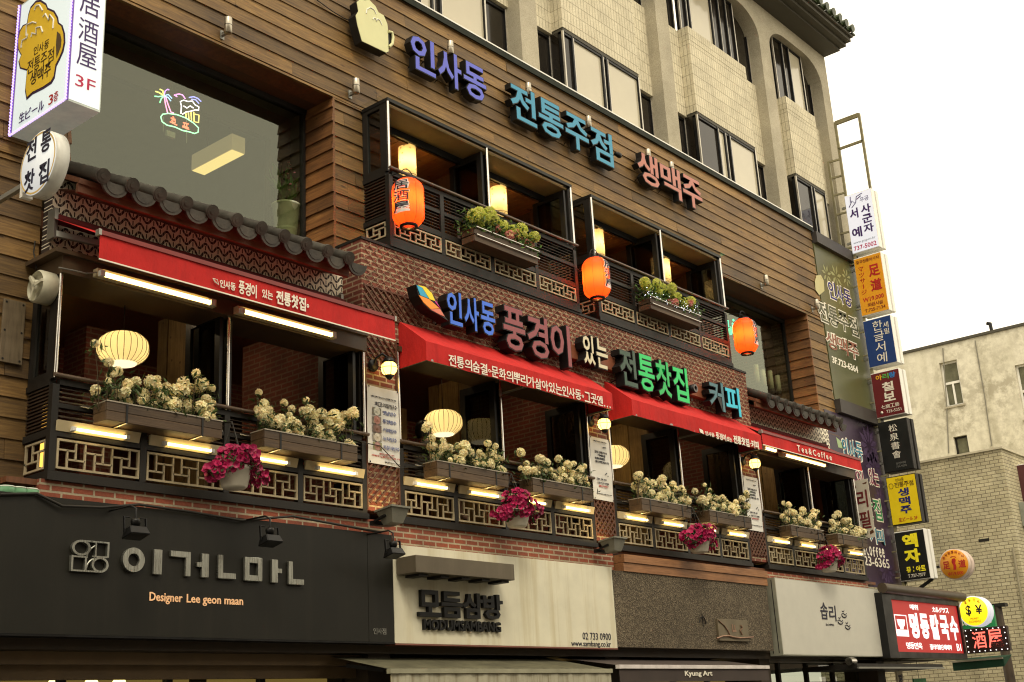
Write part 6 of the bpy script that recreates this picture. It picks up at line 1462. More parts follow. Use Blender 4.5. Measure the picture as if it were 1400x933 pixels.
# hanging petunia baskets
M_PET = mat("magenta_petal", (.36, .008, .075), .5, var=.3, scale=20, island=.4)
for (px, py), lab in (((321, 637), "at the left over the brick band"), ((706, 696), "under the second pair of planters"), ((955, 735), "above the stone panel"), ((1132, 764), "at the far right above the pale grey sign")):
    c = at(px, py, -.93); o = thing("hanging_basket", c, "white pot of magenta petunias hanging " + lab, "hanging basket", "petunia baskets hung below the planters")
    m = MB(); m.lathe([(0, -.24), (.11, -.24), (.13, -.22), (.17, -.06), (.185, -.05), (.185, -.02), (.165, -.02), (.12, -.2)], c, n=28); m.build("pot", mat("off_white_pot", (.60, .56, .46), .4), o)
    m = MB()
    for k in range(3):
        a = k * 2.1 + .4; m.tube([c + Vector((.18 * math.cos(a), .18 * math.sin(a), -.03)), c + Vector((0, .06, .48))], .005, 5)
    m.tube([c + Vector((0, .06, .47)), c + Vector((0, .30, .52))], .012, 6); m.build("hanger", M_CHAIN, o)
    fo = MB(); fl = MB()
    for _ in range(1000):
        d = rdir(.1); r = random.random() ** .4; q = c + Vector((d.x * .31 * r, d.y * .24 * r, d.z * .16 * r + .05 - .16 * (abs(d.x)) * r)); leafquad(fo, q, rdir(), random.uniform(.03, .06), random.uniform(.018, .03))
    for k in range(330):
        d = rdir(.25); wob = .82 + .3 * math.sin(d.x * 5 + c.x * 3) * math.cos(d.z * 4 + c.x)
        if d.y > .55: continue
        q = c + Vector((d.x * .37 * wob, d.y * .28 * wob, d.z * .19 * wob + .04 - .22 * max(0, abs(d.x) - .3))); nn = (d + Vector((-.3, -.5, 0)) + rdir() * .45).normalized(); u = nn.orthogonal().normalized(); v = nn.cross(u); R = random.uniform(.026, .040); n = 10
        vs = [q - nn * .02] + [q + (u * math.cos(2 * math.pi * j / n) + v * math.sin(2 * math.pi * j / n)) * R * (1 + .12 * (j % 2)) + nn * random.uniform(-.004, .006) for j in range(n)]; fl.add(vs, [(0, 1 + j, 1 + (j + 1) % n) for j in range(n)])
        if k % 2 == 0: fl.add([q - nn * .012] + [q - nn * .008 + (u * math.cos(2 * math.pi * j / 6) + v * math.sin(2 * math.pi * j / 6)) * R * .22 for j in range(6)], [(0, 1 + j, 1 + (j + 1) % 6) for j in range(6)], 1)
    fo.build("foliage", M_LEAF, o); fl.build("blossoms", [M_PET, mat("dark_petunia_throat", (.16, .004, .06), .5)], o)

# ================================================================== menu banners on the piers
def menu(pa, pb, label, kind):
    Y = -.535; A, B = at(*pa, Y), at(*pb, Y); x0, x1, z1, z0 = A.x, B.x, A.z, B.z
    o = thing("menu_banner", ((x0 + x1) / 2, Y, z0), label, "menu banner", "white menu banners on the brick piers")
    m = MB(); vs = []; n = 10
    for k in range(n + 1):
        z = z0 + (z1 - z0) * k / n
        for q in range(5): vs.append((x0 + (x1 - x0) * q / 4, Y - .006 * math.sin(k * .9 + q) - .004, z))
    m.add(vs, [(k * 5 + q, k * 5 + q + 1, k * 5 + q + 6, k * 5 + q + 5) for k in range(n) for q in range(4)]); m.build("sheet", mat("white_banner_vinyl", (.66, .65, .60), .5, var=.04), o)
    fr = FACADE(Y - .012, x0, z0); W, H = x1 - x0, z1 - z0; dk = MB(); bl = MB(); rd = MB()
    if kind == 'photo':
        row(dk, "풍경이있는전통찻집", fr, W * .12, W * .9, H * .855, H * .875); row(dk, "최고의팥빙수", fr, W * .22, W * .94, H * .745, H * .80)
        for k, s in enumerate(("옛날빙수", "풍경빙수", "커피빙수", "녹차빙수", "복분자빙수")):
            v = H * (.675 - k * .112); row(bl, s, fr, W * .46, W * (.9 if len(s) < 5 else .98), v - H * .027, v + H * .027)
            p = MB(); a, b, c, d = W * .15, W * .42, v - H * .05, v + H * .048; p.add([fr[0] + fr[1] * u + fr[2] * w_ for u, w_ in ((a, c), (b, c), (b, d), (a, d))], [(0, 1, 2, 3)])
            ph = p.build("dish_photo", mat("photo_ground_%d" % k, ((.16, .15, .11), (.22, .18, .13), (.12, .08, .06), (.30, .27, .21), (.22, .22, .10))[k], .4, var=.6, scale=30), o)
            p = MB(); p.lathe([(0, -.002), (W * .10, -.002)], fr[0] + fr[1] * ((a + b) / 2) + fr[2] * v, 'Y', 18); p.lathe([(0, -.012), (W * .06, -.003)], fr[0] + fr[1] * ((a + b) / 2) + fr[2] * (v + .005), 'Y', 14); p.build("bowl", mat("photo_bowl_%d" % k, ((.5, .5, .42), (.35, .16, .12), (.2, .11, .08), (.55, .5, .4), (.36, .2, .17))[k], .4, var=.4, scale=50), ph)
        row(rd, "팥빙수를드시면", fr, W * .34, W * .8, H * .125, H * .145); row(rd, "아메리카노를무료로드립니다", fr, W * .1, W * .98, H * .09, H * .112); row(dk, "풍경이있는찻집", fr, W * .5, W * .96, H * .03, H * .045)
    else:
        row(dk, "풍경이있는전통찻집", fr, W * .18, W * .82, H * .93, H * .945); dk.prism([(W * .62, H * .86), (W * .78, H * .865), (W * .8, H * .85), (W * .64, H * .845)], fr, 0, .002)
        for s, v, a, b in (("모든전통차와", .745, .2, .82), ("커피류를", .695, .34, .72), ("takeout", .645, .2, .7), ("할인해드립니다", .59, .2, .88)): row(dk, s, fr, W * a, W * b, H * v, H * (v + .036))
        row(dk, "Take Out D/C", fr, W * .2, W * .7, H * .32, H * .345); row(dk, "전통차와커피를", fr, W * .22, W * .8, H * .26, H * .285); row(rd, "1000원할인", fr, W * .3, W * .75, H * .21, H * .235); row(dk, "풍경이있는전통찻집커피", fr, W * .15, W * .9, H * .09, H * .105)
        for u, v in ((.66, .42), (.72, .44), (.78, .40)): dk.lathe([(0, -.002), (.012, -.002)], fr[0] + fr[1] * (W * u) + fr[2] * (H * v), 'Y', 8)
    dk.build("lettering", M_INK, o)
    if bl.v: bl.build("blue_lettering", mat("slate_blue_ink", (.12, .15, .34), .5), o)
    if rd.v: rd.build("red_lettering", mat("banner_red_ink", (.45, .08, .07), .5), o)
    g_ = MB()
    for u in (.05, .95):
        for v in (.015, .985): g_.lathe([(0, -.004), (.012, -.003)], fr[0] + fr[1] * (W * u) + fr[2] * (H * v), 'Y', 8)
    g_.build("grommet", M_BLACK, o)
menu((501, 526), (547, 640), "white menu banner with five dish photos on the left brick pier", 'photo')
menu((805, 596), (839, 687), "white take out banner with plain black lettering on the middle brick pier", 'text')
menu((1015, 650), (1044, 728), "white notice banner on the rightmost brick pier partly behind flowers", 'text')

# ================================================================== signs at the upper left
Xs = 5.47; b0 = atx(15, 187, Xs); f0 = atx(91, 136, Xs); yb, yf, z0 = b0.y, f0.y, (b0.z + f0.z) / 2; z1 = atx(20, 14, Xs).z; Xe = at(137, 150, yf).x
o = thing("box_sign", ((Xs + Xe) / 2, yb, z0), "large white lit box sign with yellow beer mug on its side, at upper left", "light box sign")
m = MB(); m.box(Xs, Xe, yf, yb, z0, z1); m.build("box", mat("aged_white_casing", (.50, .55, .48), .45, var=.3, emit=.14), o)
m = MB(); m.add([(Xs - .003, yf + .02, z0 + .02), (Xs - .003, yb - .02, z0 + .02), (Xs - .003, yb - .02, z1 - .02), (Xs - .003, yf + .02, z1 - .02)], [(0, 3, 2, 1)]); m.build("side_face", emis("lit_mint_white", (.80, .90, .88), .42), o)
m = MB(); m.add([(Xs + .012, yf - .003, z0 + .02), (Xe - .012, yf - .003, z0 + .02), (Xe - .012, yf - .003, z1 - .02), (Xs + .012, yf - .003, z1 - .02)], [(0, 1, 2, 3)]); m.build("front_face", emis("lit_cool_white", (.90, .93, .90), .5), o)
frS = (Vector((Xs - .004, 0, 0)), Vector((0, -1, 0)), Vector((0, 0, 1)), Vector((-1, 0, 0)))
def sp(pts): return [((q := atx(x / 4, y / 4, Xs)), (-q.y, q.z))[1] for x, y in pts]
mugp = [(148, 550), (140, 500), (150, 390), (112, 378), (104, 340), (118, 305), (100, 270), (98, 220), (110, 170), (128, 140), (150, 130), (158, 80), (170, 40), (200, 5), (225, 0), (255, 20), (265, 45), (300, 60), (320, 95), (325, 125), (345, 140), (358, 185), (360, 235), (350, 285), (330, 330), (312, 365), (302, 430), (285, 460), (240, 490), (180, 520)]
def inner(k): 
    P_ = sp(mugp); cx = sum(p[0] for p in P_) / len(P_); cy = sum(p[1] for p in P_) / len(P_); return [(cx + (x - cx) * k, cy + (y - cy) * k) for x, y in P_]
m = MB(); m.prism(inner(1.0), frS, 0, .003); m.build("mug_outline", mat("plum_outline", (.03, .012, .05), .5), o)
m = MB(); m.prism(inner(.945), frS, .004, .006); m.build("mug_print", mat("mustard_print", (.64, .43, .03), .45, var=.04, emit=.08), o)
m = MB(); m.prism(sp([(318, 175), (335, 190), (342, 220), (338, 260), (325, 295), (315, 320), (312, 250)]), frS, .007, .009); m.build("mug_handle_gap", mat("brown_print", (.09, .06, .03), .5), o)
def P3(x, y, n=.008): q = atx(x / 4, y / 4, Xs); return Vector((Xs - .004 - n, q.y, q.z))
m = MB()
for pts in (((195, 60), (205, 35), (222, 32), (240, 62)), ((242, 95), (255, 80), (275, 115), (280, 85), (300, 110), (296, 160)), ((150, 200), (152, 140), (185, 125), (205, 130)), ((178, 205), (182, 185), (205, 190), (205, 155), (230, 150), (240, 180)), ((122, 265), (128, 225), (155, 210), (158, 190))): m.tube([P3(*q) for q in pts], .010, 6)
m.build("foam_line", M_WHITE, o)
m = MB()
def side_text(s, L, R, h, **k):
    a, b = atx(L[0] / 4, L[1] / 4, Xs), atx(R[0] / 4, R[1] / 4, Xs); n = len(s); 
    for i, ch in enumerate(s):
        if ch == ' ': continue
        u0 = -a.y + (a.y - b.y) * i / n; u1 = -a.y + (a.y - b.y) * (i + .88) / n; z = a.z + (b.z - a.z) * i / n; put(m, ch, frS, u0, u1, z, z + h, n0=.006, n1=.009, **k)
side_text("인사동", (188, 310), (275, 265), .10); side_text("전통주점", (152, 415), (302, 335), .155, bold=.0); side_text("생맥주", (168, 478), (285, 415), .155, bold=.01); m.build("mug_lettering", mat("dark_brown_ink", (.05, .03, .01), .5), o)
m = MB(); side_text("生ビ一ル", (108, 680), (248, 600), .11, bold=.01); m.build("lettering", M_VIO, o); m = MB(); side_text("3층", (270, 582), (325, 548), .11, bold=.01); m.build("red_lettering", M_REDINK, o)
m = MB(); fr = FACADE(yf - .004); xa, xb = Xs + .075, Xe - .07
for ch, ya, yb_ in (("居", -12, 20), ("酒", 27, 58), ("屋", 62, 93)):
    za, zb = at(118, yb_, yf).z, at(118, ya, yf).z; put(m, ch, fr, xa, xb, za, zb, n0=.003, n1=.006)
m.build("lettering", M_VIO, o)
m = MB(); put(m, "3F", fr, xa, xb - .0, at(115, 122, yf).z, at(115, 106, yf).z, n0=.003, n1=.006); m.build("red_lettering", mat("crimson_ink", (.5, .02, .08)), o)
m = MB()
for y in (yb + .01, yf - .012):
    n = 44
    for k in range(n): z = z0 + (z1 - z0) * k / n; m.tube([(Xs - .012, y, z), (Xs - .014, y + .015, z + .03)], .009, 5)
n = 24
for k in range(n): y = yb + (yf - yb) * k / n; m.tube([(Xs - .012, y, z0 - .005), (Xs - .012, y - .025, z0 + .015)], .008, 5)
m.build("led_strip", emis("violet_led", (.55, .38, 1.0), 1.3), o)
m = MB()
for y in (yb + .005, yf - .006): m.box(Xs - .008, Xs + .01, y - .012, y + .012, z0, z1)
m.build("edge_trim", mat("purple_trim", (.16, .08, .4), .4, emit=.15), o)
m = MB(); m.box(Xs + .08, Xs + .16, yb, .0, z0 + .5, z0 + .6); m.build("bracket", M_GREYMET, o)
# round white sign
X = 5.05; L, R_, T, B = atx(28.5, 227, X), atx(77, 215, X), atx(60, 179.5, X), atx(44, 267, X)
c = Vector((X, (L.y + R_.y) / 2, (T.z + B.z) / 2)); R = (L.y - R_.y) / 2
o = thing("round_sign", c, "white round lit sign with four black Korean characters below the white box sign", "round light box")
m = MB(); m.lathe([(0, 0), (R, 0), (R, .13), (0, .13)], c, 'X', 44); m.build("drum", mat("white_enamel", (.60, .60, .55), .3), o)
m = MB(); m.lathe([(0, -.004), (R * .98, -.004), (R * .98, 0)], c, 'X', 44); m.build("face", emis("lit_face_white", (.82, .84, .82), .40), o)
m = MB(); m.lathe([(R * .90, -.006), (R * .93, -.007), (R * .96, -.006)], c, 'X', 44); m.build("gold_ring", mat("gold_ring", (.55, .38, .12), .5), o)
fr = (c + Vector((-.007, 0, 0)), Vector((0, -1, 0)), Vector((0, 0, 1)), Vector((-1, 0, 0))); m = MB()
for ch, u, v in (("전", -.19, .06), ("통", .05, .06), ("찻", -.19, -.24), ("집", .05, -.24)): put(m, ch, fr, u * R / .3 - .01, u * R / .3 + .155 * R / .3, v * R / .3, v * R / .3 + .21 * R / .3, bold=.02)
m.build("lettering", M_INK, o)
m = MB(); m.bar(c + Vector((.10, R * .7, -.05)), (c.x + .10, .0, c.z - .05), .045); m.build("bracket", M_GREYMET, o); m = MB(); m.box(c.x + .03, c.x + .13, c.y + R * .97, c.y + R * .97 + .05, c.z - .22, c.z - .02); m.build("side_plate", M_WHITE, o)
# wall fan on the end of the left bay
c = Vector((5.80, -.27, at(52, 391, -.3).z)); c = atx(48, 391, 5.70); 
o = thing("wall_fan", c, "white round ventilator on the left end of the tea house bay", "ventilator"); R = .165
m = MB(); m.lathe([(R * .9, -.0), (R, .02), (R, .16), (0, .16)], c, 'X', 32); m.lathe([(R * .9, 0), (R * .86, .05), (0, .06)], c, 'X', 32); m.build("housing", mat("ivory_plastic", (.52, .50, .38), .4), o)
m = MB()
for k in range(3): a = k * 2.094 + .9; m.bar(c + Vector((.0, 0, 0)), c + Vector((0, math.cos(a) * R * .9, math.sin(a) * R * .9)), .035, .03)
m.lathe([(0, -.012), (R * .36, -.012), (R * .38, .02)], c, 'X', 20); m.lathe([(R * .2, -.014), (R * .23, -.016), (R * .26, -.014)], c, 'X', 20); m.build("grille", mat("ivory_plastic", (.52, .5, .38), .4), o)
# neon palm in the picture window
def neon(o, pts, r, c, name, s=2.2):
    m = MB(); m.tube([at(200 + x / 3.332, 100 + y / 3.332, .68) for x, y in pts], .0075, 6); m.build("neon_tube", emis("neon_" + name, c, s) if ("n_" + name) not in _mats else _mats["n_" + name], o); _mats["n_" + name] = bpy.data.materials["neon_" + name]
c = at(245, 150, .68); o = thing("neon_sign", c, "multicolour palm and island neon sign inside the left picture window", "neon sign")
for pts, col_, nm in ((((80, 105), (60, 90), (42, 84)), (.95, .85, .2), "yellow"), (((80, 105), (55, 108), (38, 106)), (.25, .9, .5), "green"), (((80, 105), (68, 118), (62, 135)), (.25, .9, .5), "green"), (((80, 105), (75, 80), (62, 74)), (.95, .85, .2), "yellow"),
                      (((80, 105), (86, 82), (98, 74), (104, 78)), (.5, .25, 1.), "violet"), (((80, 105), (100, 98), (117, 116)), (.3, .5, 1.), "blue"), (((80, 105), (100, 112), (112, 128)), (.3, .5, 1.), "blue"),
                      (((82, 110), (88, 145), (97, 182)), (1., .3, .65), "pink"), (((88, 108), (98, 140), (112, 178), (125, 182)), (1., .3, .65), "pink"),
                      (((127, 100), (140, 108), (135, 98), (150, 96), (165, 100), (178, 118)), (.9, .3, .9), "magenta"), (((195, 112), (215, 108), (235, 116), (250, 130)), (.3, .3, 1.), "deepblue"), (((205, 120), (225, 122), (240, 140)), (.3, .3, 1.), "deepblue"),
                      (((158, 185), (160, 150), (155, 130), (170, 124), (190, 130), (210, 128), (222, 145), (240, 155), (238, 170), (225, 168), (200, 175), (180, 178), (165, 188)), (.95, .8, 1.), "lilac"), (((170, 150), (185, 160), (200, 150), (215, 160)), (.95, .8, 1.), "lilac"),
                      (((180, 185), (182, 205)), (1., .75, .2), "amber"), (((192, 182), (194, 212)), (1., .75, .2), "amber"), (((204, 180), (206, 216)), (1., .75, .2), "amber"), (((216, 178), (218, 222), (238, 226), (240, 192), (222, 188)), (1., .75, .2), "amber"),
                      (((66, 200), (75, 188), (100, 184), (140, 190), (180, 205), (215, 228), (238, 250), (236, 270), (220, 276), (195, 268), (165, 262), (130, 246), (95, 238), (72, 222), (66, 200)), (.35, .95, .55), "greenring"),
                      (((108, 222), (140, 238)), (1., .2, .12), "red"), (((112, 205), (132, 212)), (1., .2, .12), "red"), (((120, 200), (126, 203)), (1., .2, .12), "red"), (((115, 214), (120, 224), (132, 226), (132, 216), (118, 213)), (1., .2, .12), "red"),
                      (((165, 245), (195, 257)), (1., .2, .12), "red"), (((168, 226), (192, 233)), (1., .2, .12), "red"), (((174, 230), (174, 243)), (1., .2, .12), "red"), (((184, 232), (184, 246)), (1., .2, .12), "red"), (((166, 241), (192, 250)), (1., .2, .12), "red")): neon(o, pts, .01, col_, nm)
m = MB(); m.bar(at(223, 160, .70), at(223, 180, .70), .008); m.bar(at(255, 165, .70), at(255, 196, .70), .008); m.box(*sorted((at(228, 180, .7).x, at(240, 180, .7).x)), .70, .74, at(235, 188, .7).z, at(235, 180, .7).z); m.build("frame", mat("clear_acrylic_frame", (.3, .3, .26), .2), o)
# long pendant box lamp behind the same window
p1 = at(335, 206.6, 1.0); p0 = atx(279.5, 245.5, p1.x); q0 = at(261.5, 238, p0.y)
x0, x1, y0, y1 = q0.x, p1.x, min(p0.y, p1.y), max(p0.y, p1.y); z0 = (p0.z + p1.z) / 2
if y0 < .7: sh = .75 - y0; y0 += sh; y1 += sh
o = thing("pendant_lamp", ((x0 + x1) / 2, (y0 + y1) / 2, z0), "long cream box pendant lamp hanging inside the left picture window", "pendant lamp")
m = MB(); m.box(x0, x1, y0, y1, z0 + .01, z0 + .24); m.build("shade", emis("cream_shade_glow", (.75, .58, .32), .22), o); m = MB(); m.box(x0 + .01, x1 - .01, y0 + .01, y1 - .01, z0, z0 + .008); m.build("diffuser", emis("warm_diffuser", (1., .74, .30), 1.0), o)
m = MB(); m.tube([((x0 + x1) / 2, y0 + .2, z0 + .24), ((x0 + x1) / 2, y0 + .2, 9.95)], .005, 5); m.tube([((x0 + x1) / 2, y1 - .2, z0 + .24), ((x0 + x1) / 2, y1 - .2, 9.95)], .005, 5); m.build("cord", M_BLACK, o)
# pot plant behind the glass
c = at(391, 326, .72); o = thing("potted_orchid", c, "tall pale pot with a leafy orchid inside the left picture window", "pot plant")
m = MB(); m.lathe([(0, 0), (.13, 0), (.14, .02), (.185, .44), (.195, .45), (.195, .47), (.17, .47), (.15, .1)], c, n=28); m.build("pot", mat("pale_green_pot", (.50, .54, .42), .35), o)
m = MB()
for k in range(70):
    a = random.uniform(0, 6.28); l = random.uniform(.2, .75); b_ = c + Vector((random.uniform(-.08, .08), random.uniform(-.08, .08), .45)); d = Vector((math.cos(a) * .35, math.sin(a) * .25, 1)).normalized(); leafquad(m, b_ + d * l * random.uniform(0, .6), d + rdir() * .5, random.uniform(.18, .34), random.uniform(.045, .08))
m.build("foliage", mat("orchid_leaf_green", (.09, .16, .05), .4, var=.4), o)
m = MB()
for q in range(2): m.tube([c + Vector((-.05 + q * .1, -.05, .45)), c + Vector((-.02 + q * .12, -.1, .8)), c + Vector((-.08 + q * .1, -.12, 1.05 - q * .2))], .007, 5)
m.build("stem", M_STEM, o)
m = MB()
for k in range(14): p = c + Vector((-.05 + random.gauss(0, .05), -.12 + random.gauss(0, .03), .62 + k * .033)); m.lathe([(0, -.01), (.02, 0), (0, .01)], p, n=8)
m.build("blossom", mat("rose_orchid_petal", (.5, .2, .22), .5), o)
# green neon script and candles at the right picture window
o = thing("neon_sign", at(997, 455, -.06), "green neon outline letters beside the right red paper lantern", "neon sign")
m = MB(); fpx = lambda x, y: at(980 + x / 6.667, 390 + y / 6.667, .47)
for pts in (((85, 325), (95, 460), (108, 462), (105, 400), (118, 395), (122, 455), (134, 452), (128, 380), (108, 382), (104, 322), (85, 325)), ((140, 345), (148, 445), (160, 442), (155, 360), (140, 345)), ((145, 318), (152, 328), (158, 320), (150, 312), (145, 318))): m.tube([fpx(*q) for q in pts], .011, 6)
m.build("neon_tube", emis("neon_mint", (.15, .85, .4), 1.2), o)
for i, (px, py) in enumerate(((1045, 528), (1055, 532), (1065, 535), (1036, 524))):
    c = at(px, py, .78); o = thing("pillar_candle", c, "tall white candle standing in the right picture window", "candle", "white candles in the right picture window")
    m = MB(); m.lathe([(0, 0), (.055, 0), (.055, .34 + .05 * (i % 2)), (.045, .35 + .05 * (i % 2)), (0, .34 + .05 * (i % 2))], c, n=18); m.build("wax", mat("candle_wax", (.62, .60, .50), .45), o); m = MB(); m.lathe([(0, -.12), (.06, -.12), (.065, -.01), (0, -.005)], c, n=16); m.tube([c + Vector((0, 0, .34)), c + Vector((0, 0, .37))], .004, 5); m.build("holder", M_BLACK, o)

# ================================================================== people at the tables
def skinned(name, joints, edges, rad, m_, parent, sub=2):
    o0 = org(parent); me = bpy.data.meshes.new(name); me.from_pydata([tuple(Vector(j) - o0) for j in joints], edges, []); o = link(name, me, parent, [m_])
    sk = o.modifiers.new("s", 'SKIN'); me.skin_vertices or None
    for i, r in enumerate(rad): me.skin_vertices[0].data[i].radius = r if isinstance(r, tuple) else (r, r)
    me.skin_vertices[0].data[0].use_root = True
    o.modifiers.new("b", 'SUBSURF').levels = sub; o.modifiers["b"].render_levels = sub
    bpy.context.view_layer.update(); dg = bpy.context.evaluated_depsgraph_get(); nm = bpy.data.meshes.new_from_object(o.evaluated_get(dg)); o.modifiers.clear(); o.data = nm
    for p in nm.polygons: p.use_smooth = True
    if not nm.materials: nm.materials.append(m_)
    return o
M_SKIN = mat("skin", (.42, .25, .17), .5, var=.05); M_HAIR = mat("black_hair", (.012, .010, .009), .4)
def sitter(head, yaw, shirt, label):
    """seated figure, head centre given; faces along yaw"""
    H = Vector(head); fz = H.z - 1.20; f = Vector((math.cos(yaw), math.sin(yaw), 0)); s = Vector((-f.y, f.x, 0)); base = Vector((H.x, H.y, fz)); up = Vector((0, 0, 1))
    o = thing("person", base, label, "person", None)
    P_ = lambda a, b, c: base + f * a + s * b + up * c
    J = [P_(0, 0, .50), P_(.0, 0, .66), P_(.01, 0, .84), P_(.01, 0, .99), P_(.01, 0, 1.06), P_(.02, 0, 1.14), P_(.02, 0, 1.22), P_(.01, 0, 1.28)]; R_ = [(.16, .13), (.14, .11), (.165, .115), (.11, .08), (.055, .055), (.075, .085), (.082, .098), (.05, .06)]; E = [(i, i + 1) for i in range(7)]
    for b in (-1, 1):
        k = len(J); J += [P_(0, b * .19, .955), P_(.10, b * .24, .72), P_(.33, b * .13, .72), P_(.42, b * .10, .73)]; R_ += [.062, .047, .036, .032]; E += [(3, k), (k, k + 1), (k + 1, k + 2), (k + 2, k + 3)]
        k = len(J); J += [P_(.08, b * .10, .48), P_(.46, b * .11, .49), P_(.44, b * .11, .08), P_(.56, b * .12, .04)]; R_ += [.085, .065, .048, .038]; E += [(0, k), (k, k + 1), (k + 1, k + 2), (k + 2, k + 3)]
    skinned("body", J, E, R_, M_SKIN, o)
    Jc = [P_(0, 0, .50), P_(0, 0, .66), P_(.01, 0, .85), P_(.01, 0, 1.0)]; Rc = [(.18, .15), (.155, .128), (.185, .135), (.125, .095)]; Ec = [(0, 1), (1, 2), (2, 3)]
    for b in (-1, 1): k = len(Jc); Jc += [P_(0, b * .20, .96), P_(.10, b * .25, .73), P_(.28, b * .15, .725)]; Rc += [.076, .06, .05]; Ec += [(3, k), (k, k + 1), (k + 1, k + 2)]
    skinned("shirt", Jc, Ec, Rc, shirt, o)
    m = MB(); hc = P_(-.012, 0, 1.225); n = 16
    prof = [(.0, .125), (.05, .118), (.088, .085), (.104, .035), (.106, -.02), (.10, -.07), (.085, -.11)]
    vs = []
    for r, h in prof:
        for k in range(n):
            a = 2 * math.pi * k / n; fw = math.cos(a); rr = r * (1.0 if fw < .45 or h > .055 else .72); vs.append(hc + f * (fw * rr * 1.08) + s * (math.sin(a) * rr * .92) + up * h)
    m.add(vs, [(i * n + k, i * n + (k + 1) % n, (i + 1) * n + (k + 1) % n, (i + 1) * n + k) for i in range(len(prof) - 1) for k in range(n)], 0, True); m.build("hair", M_HAIR, o)
    m = MB(); fc = P_(.098, 0, 1.19)
    for b in (-1, 1): m.lathe([(0, -.009), (.010, 0), (0, .009)], P_(.097, b * .032, 1.205), n=8)
    m.build("eye", M_INK, o); m = MB(); m.add([P_(.098, -.012, 1.165), P_(.098, .012, 1.165), P_(.122, 0, 1.168), P_(.104, 0, 1.205)], [(0, 1, 2), (0, 2, 3), (1, 3, 2)]); m.build("nose", M_SKIN, o); m = MB(); m.bar(P_(.099, -.022, 1.135), P_(.099, .022, 1.135), .006, .008); m.build("mouth", mat("lip", (.3, .1, .09), .5), o)
    return o
sitter(at(580, 590, -.02), math.radians(-20), mat("grey_green_shirt", (.13, .13, .10), .8), "person with dark hair in grey seated before a round lantern, longest awning bay")
sitter(at(989, 668, -.05), math.radians(200), mat("pale_grey_shirt", (.36, .36, .33), .8), "person with dark hair in pale grey seated at the right, second awning bay")

# ================================================================== ground floor awnings and small things
def shop_awning(x0, x1, yb, z, drop, wall_y, wall_z, label, cloth, bar, fringe=False, text=None):
    o = thing("shop_awning", ((x0 + x1) / 2, wall_y, wall_z), label, "awning", None)
    m = MB(); m.add([(x0, yb, z), (x1, yb, z), (x1, wall_y, wall_z), (x0, wall_y, wall_z)], [(0, 1, 2, 3)]); m.build("cloth", mat("dirty_shaded_awning_top", (.09, .085, .05), .9, var=.4) if fringe else cloth, o)  # sloping top coloured darker for dirt and for the shade under the sign
    m = MB(); n = 60; vs = []
    for k in range(n + 1):
        x = x0 + (x1 - x0) * k / n; r = (.018 * math.sin(k * 1.3) + .012 * math.sin(k * 2.9)) if fringe else .004 * math.sin(k * .4); vs += [(x, yb - .01 + r * .3, z - .05), (x, yb - .01 + r, z - drop - (.02 * abs(math.sin(k * .8)) if fringe else 0))]
    m.add(vs, [(k * 2, k * 2 + 1, k * 2 + 3, k * 2 + 2) for k in range(n)], 0, True); m.build("valance", cloth, o)
    m = MB(); m.bar((x0 - .02, yb, z - .02), (x1 + .02, yb, z - .02), .06, .05); m.build("front_bar", bar, o)
    for x in (x0 + .1, x1 - .1): m = MB(); m.bar((x, wall_y, wall_z - .1), (x + (.4 if x < (x0 + x1) / 2 else -.4), (wall_y + yb) / 2, (wall_z + z) / 2 - .1), .04); m.bar((x + (.4 if x < (x0 + x1) / 2 else -.4), (wall_y + yb) / 2, (wall_z + z) / 2 - .1), (x + .05, yb, z - .03), .035); m.build("folding_arm", M_DARK, o)
    if text: m = MB(); put(m, text[0], FACADE(yb - .018), *text[1], bold=.02); m.build("lettering", M_CREAM, o)
    return o
A, B = at(533, 912, -1.25), at(834, 918, -1.25)
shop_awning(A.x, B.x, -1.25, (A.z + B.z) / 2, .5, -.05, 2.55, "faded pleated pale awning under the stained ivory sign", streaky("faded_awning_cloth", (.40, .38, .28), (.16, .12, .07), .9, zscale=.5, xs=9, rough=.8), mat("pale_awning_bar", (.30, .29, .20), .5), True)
A, B = at(845, 908, -1.25), at(1049, 912, -1.25); zb = (A.z + B.z) / 2; ta, tb = at(936, 918, -1.27), at(974, 923, -1.27)
shop_awning(A.x, B.x, -1.25, zb, .22, -.05, 2.55, "dark brown awning with small white English lettering under the stone panel", mat("brown_awning_cloth", (.055, .042, .036), .8), mat("white_awning_bar", (.62, .58, .55), .4), False, ("Kyung Art", (ta.x, tb.x, zb - .165, zb - .075)))
o = thing("shop_canopy", (25, -.6, 2.35), "black metal canopy below the red noodle sign", "canopy")
m = MB(); A, B = at(1172, 912, -1.1), at(1290, 918, -1.1); m.box(A.x, B.x, -1.1, -.02, A.z - .02, A.z + .06); m.build("canopy_slab", M_DARK, o); m = MB(); m.box(A.x, B.x, -1.13, -1.102, A.z - .03, A.z + .0); m.build("front_edge", M_GREYMET, o)
m = MB(); m.tube([(A.x - .1, -1.0, A.z + .1), (A.x + .1, -1.0, A.z + .1)], .07, 12); m.build("lamp", M_STEEL, o)
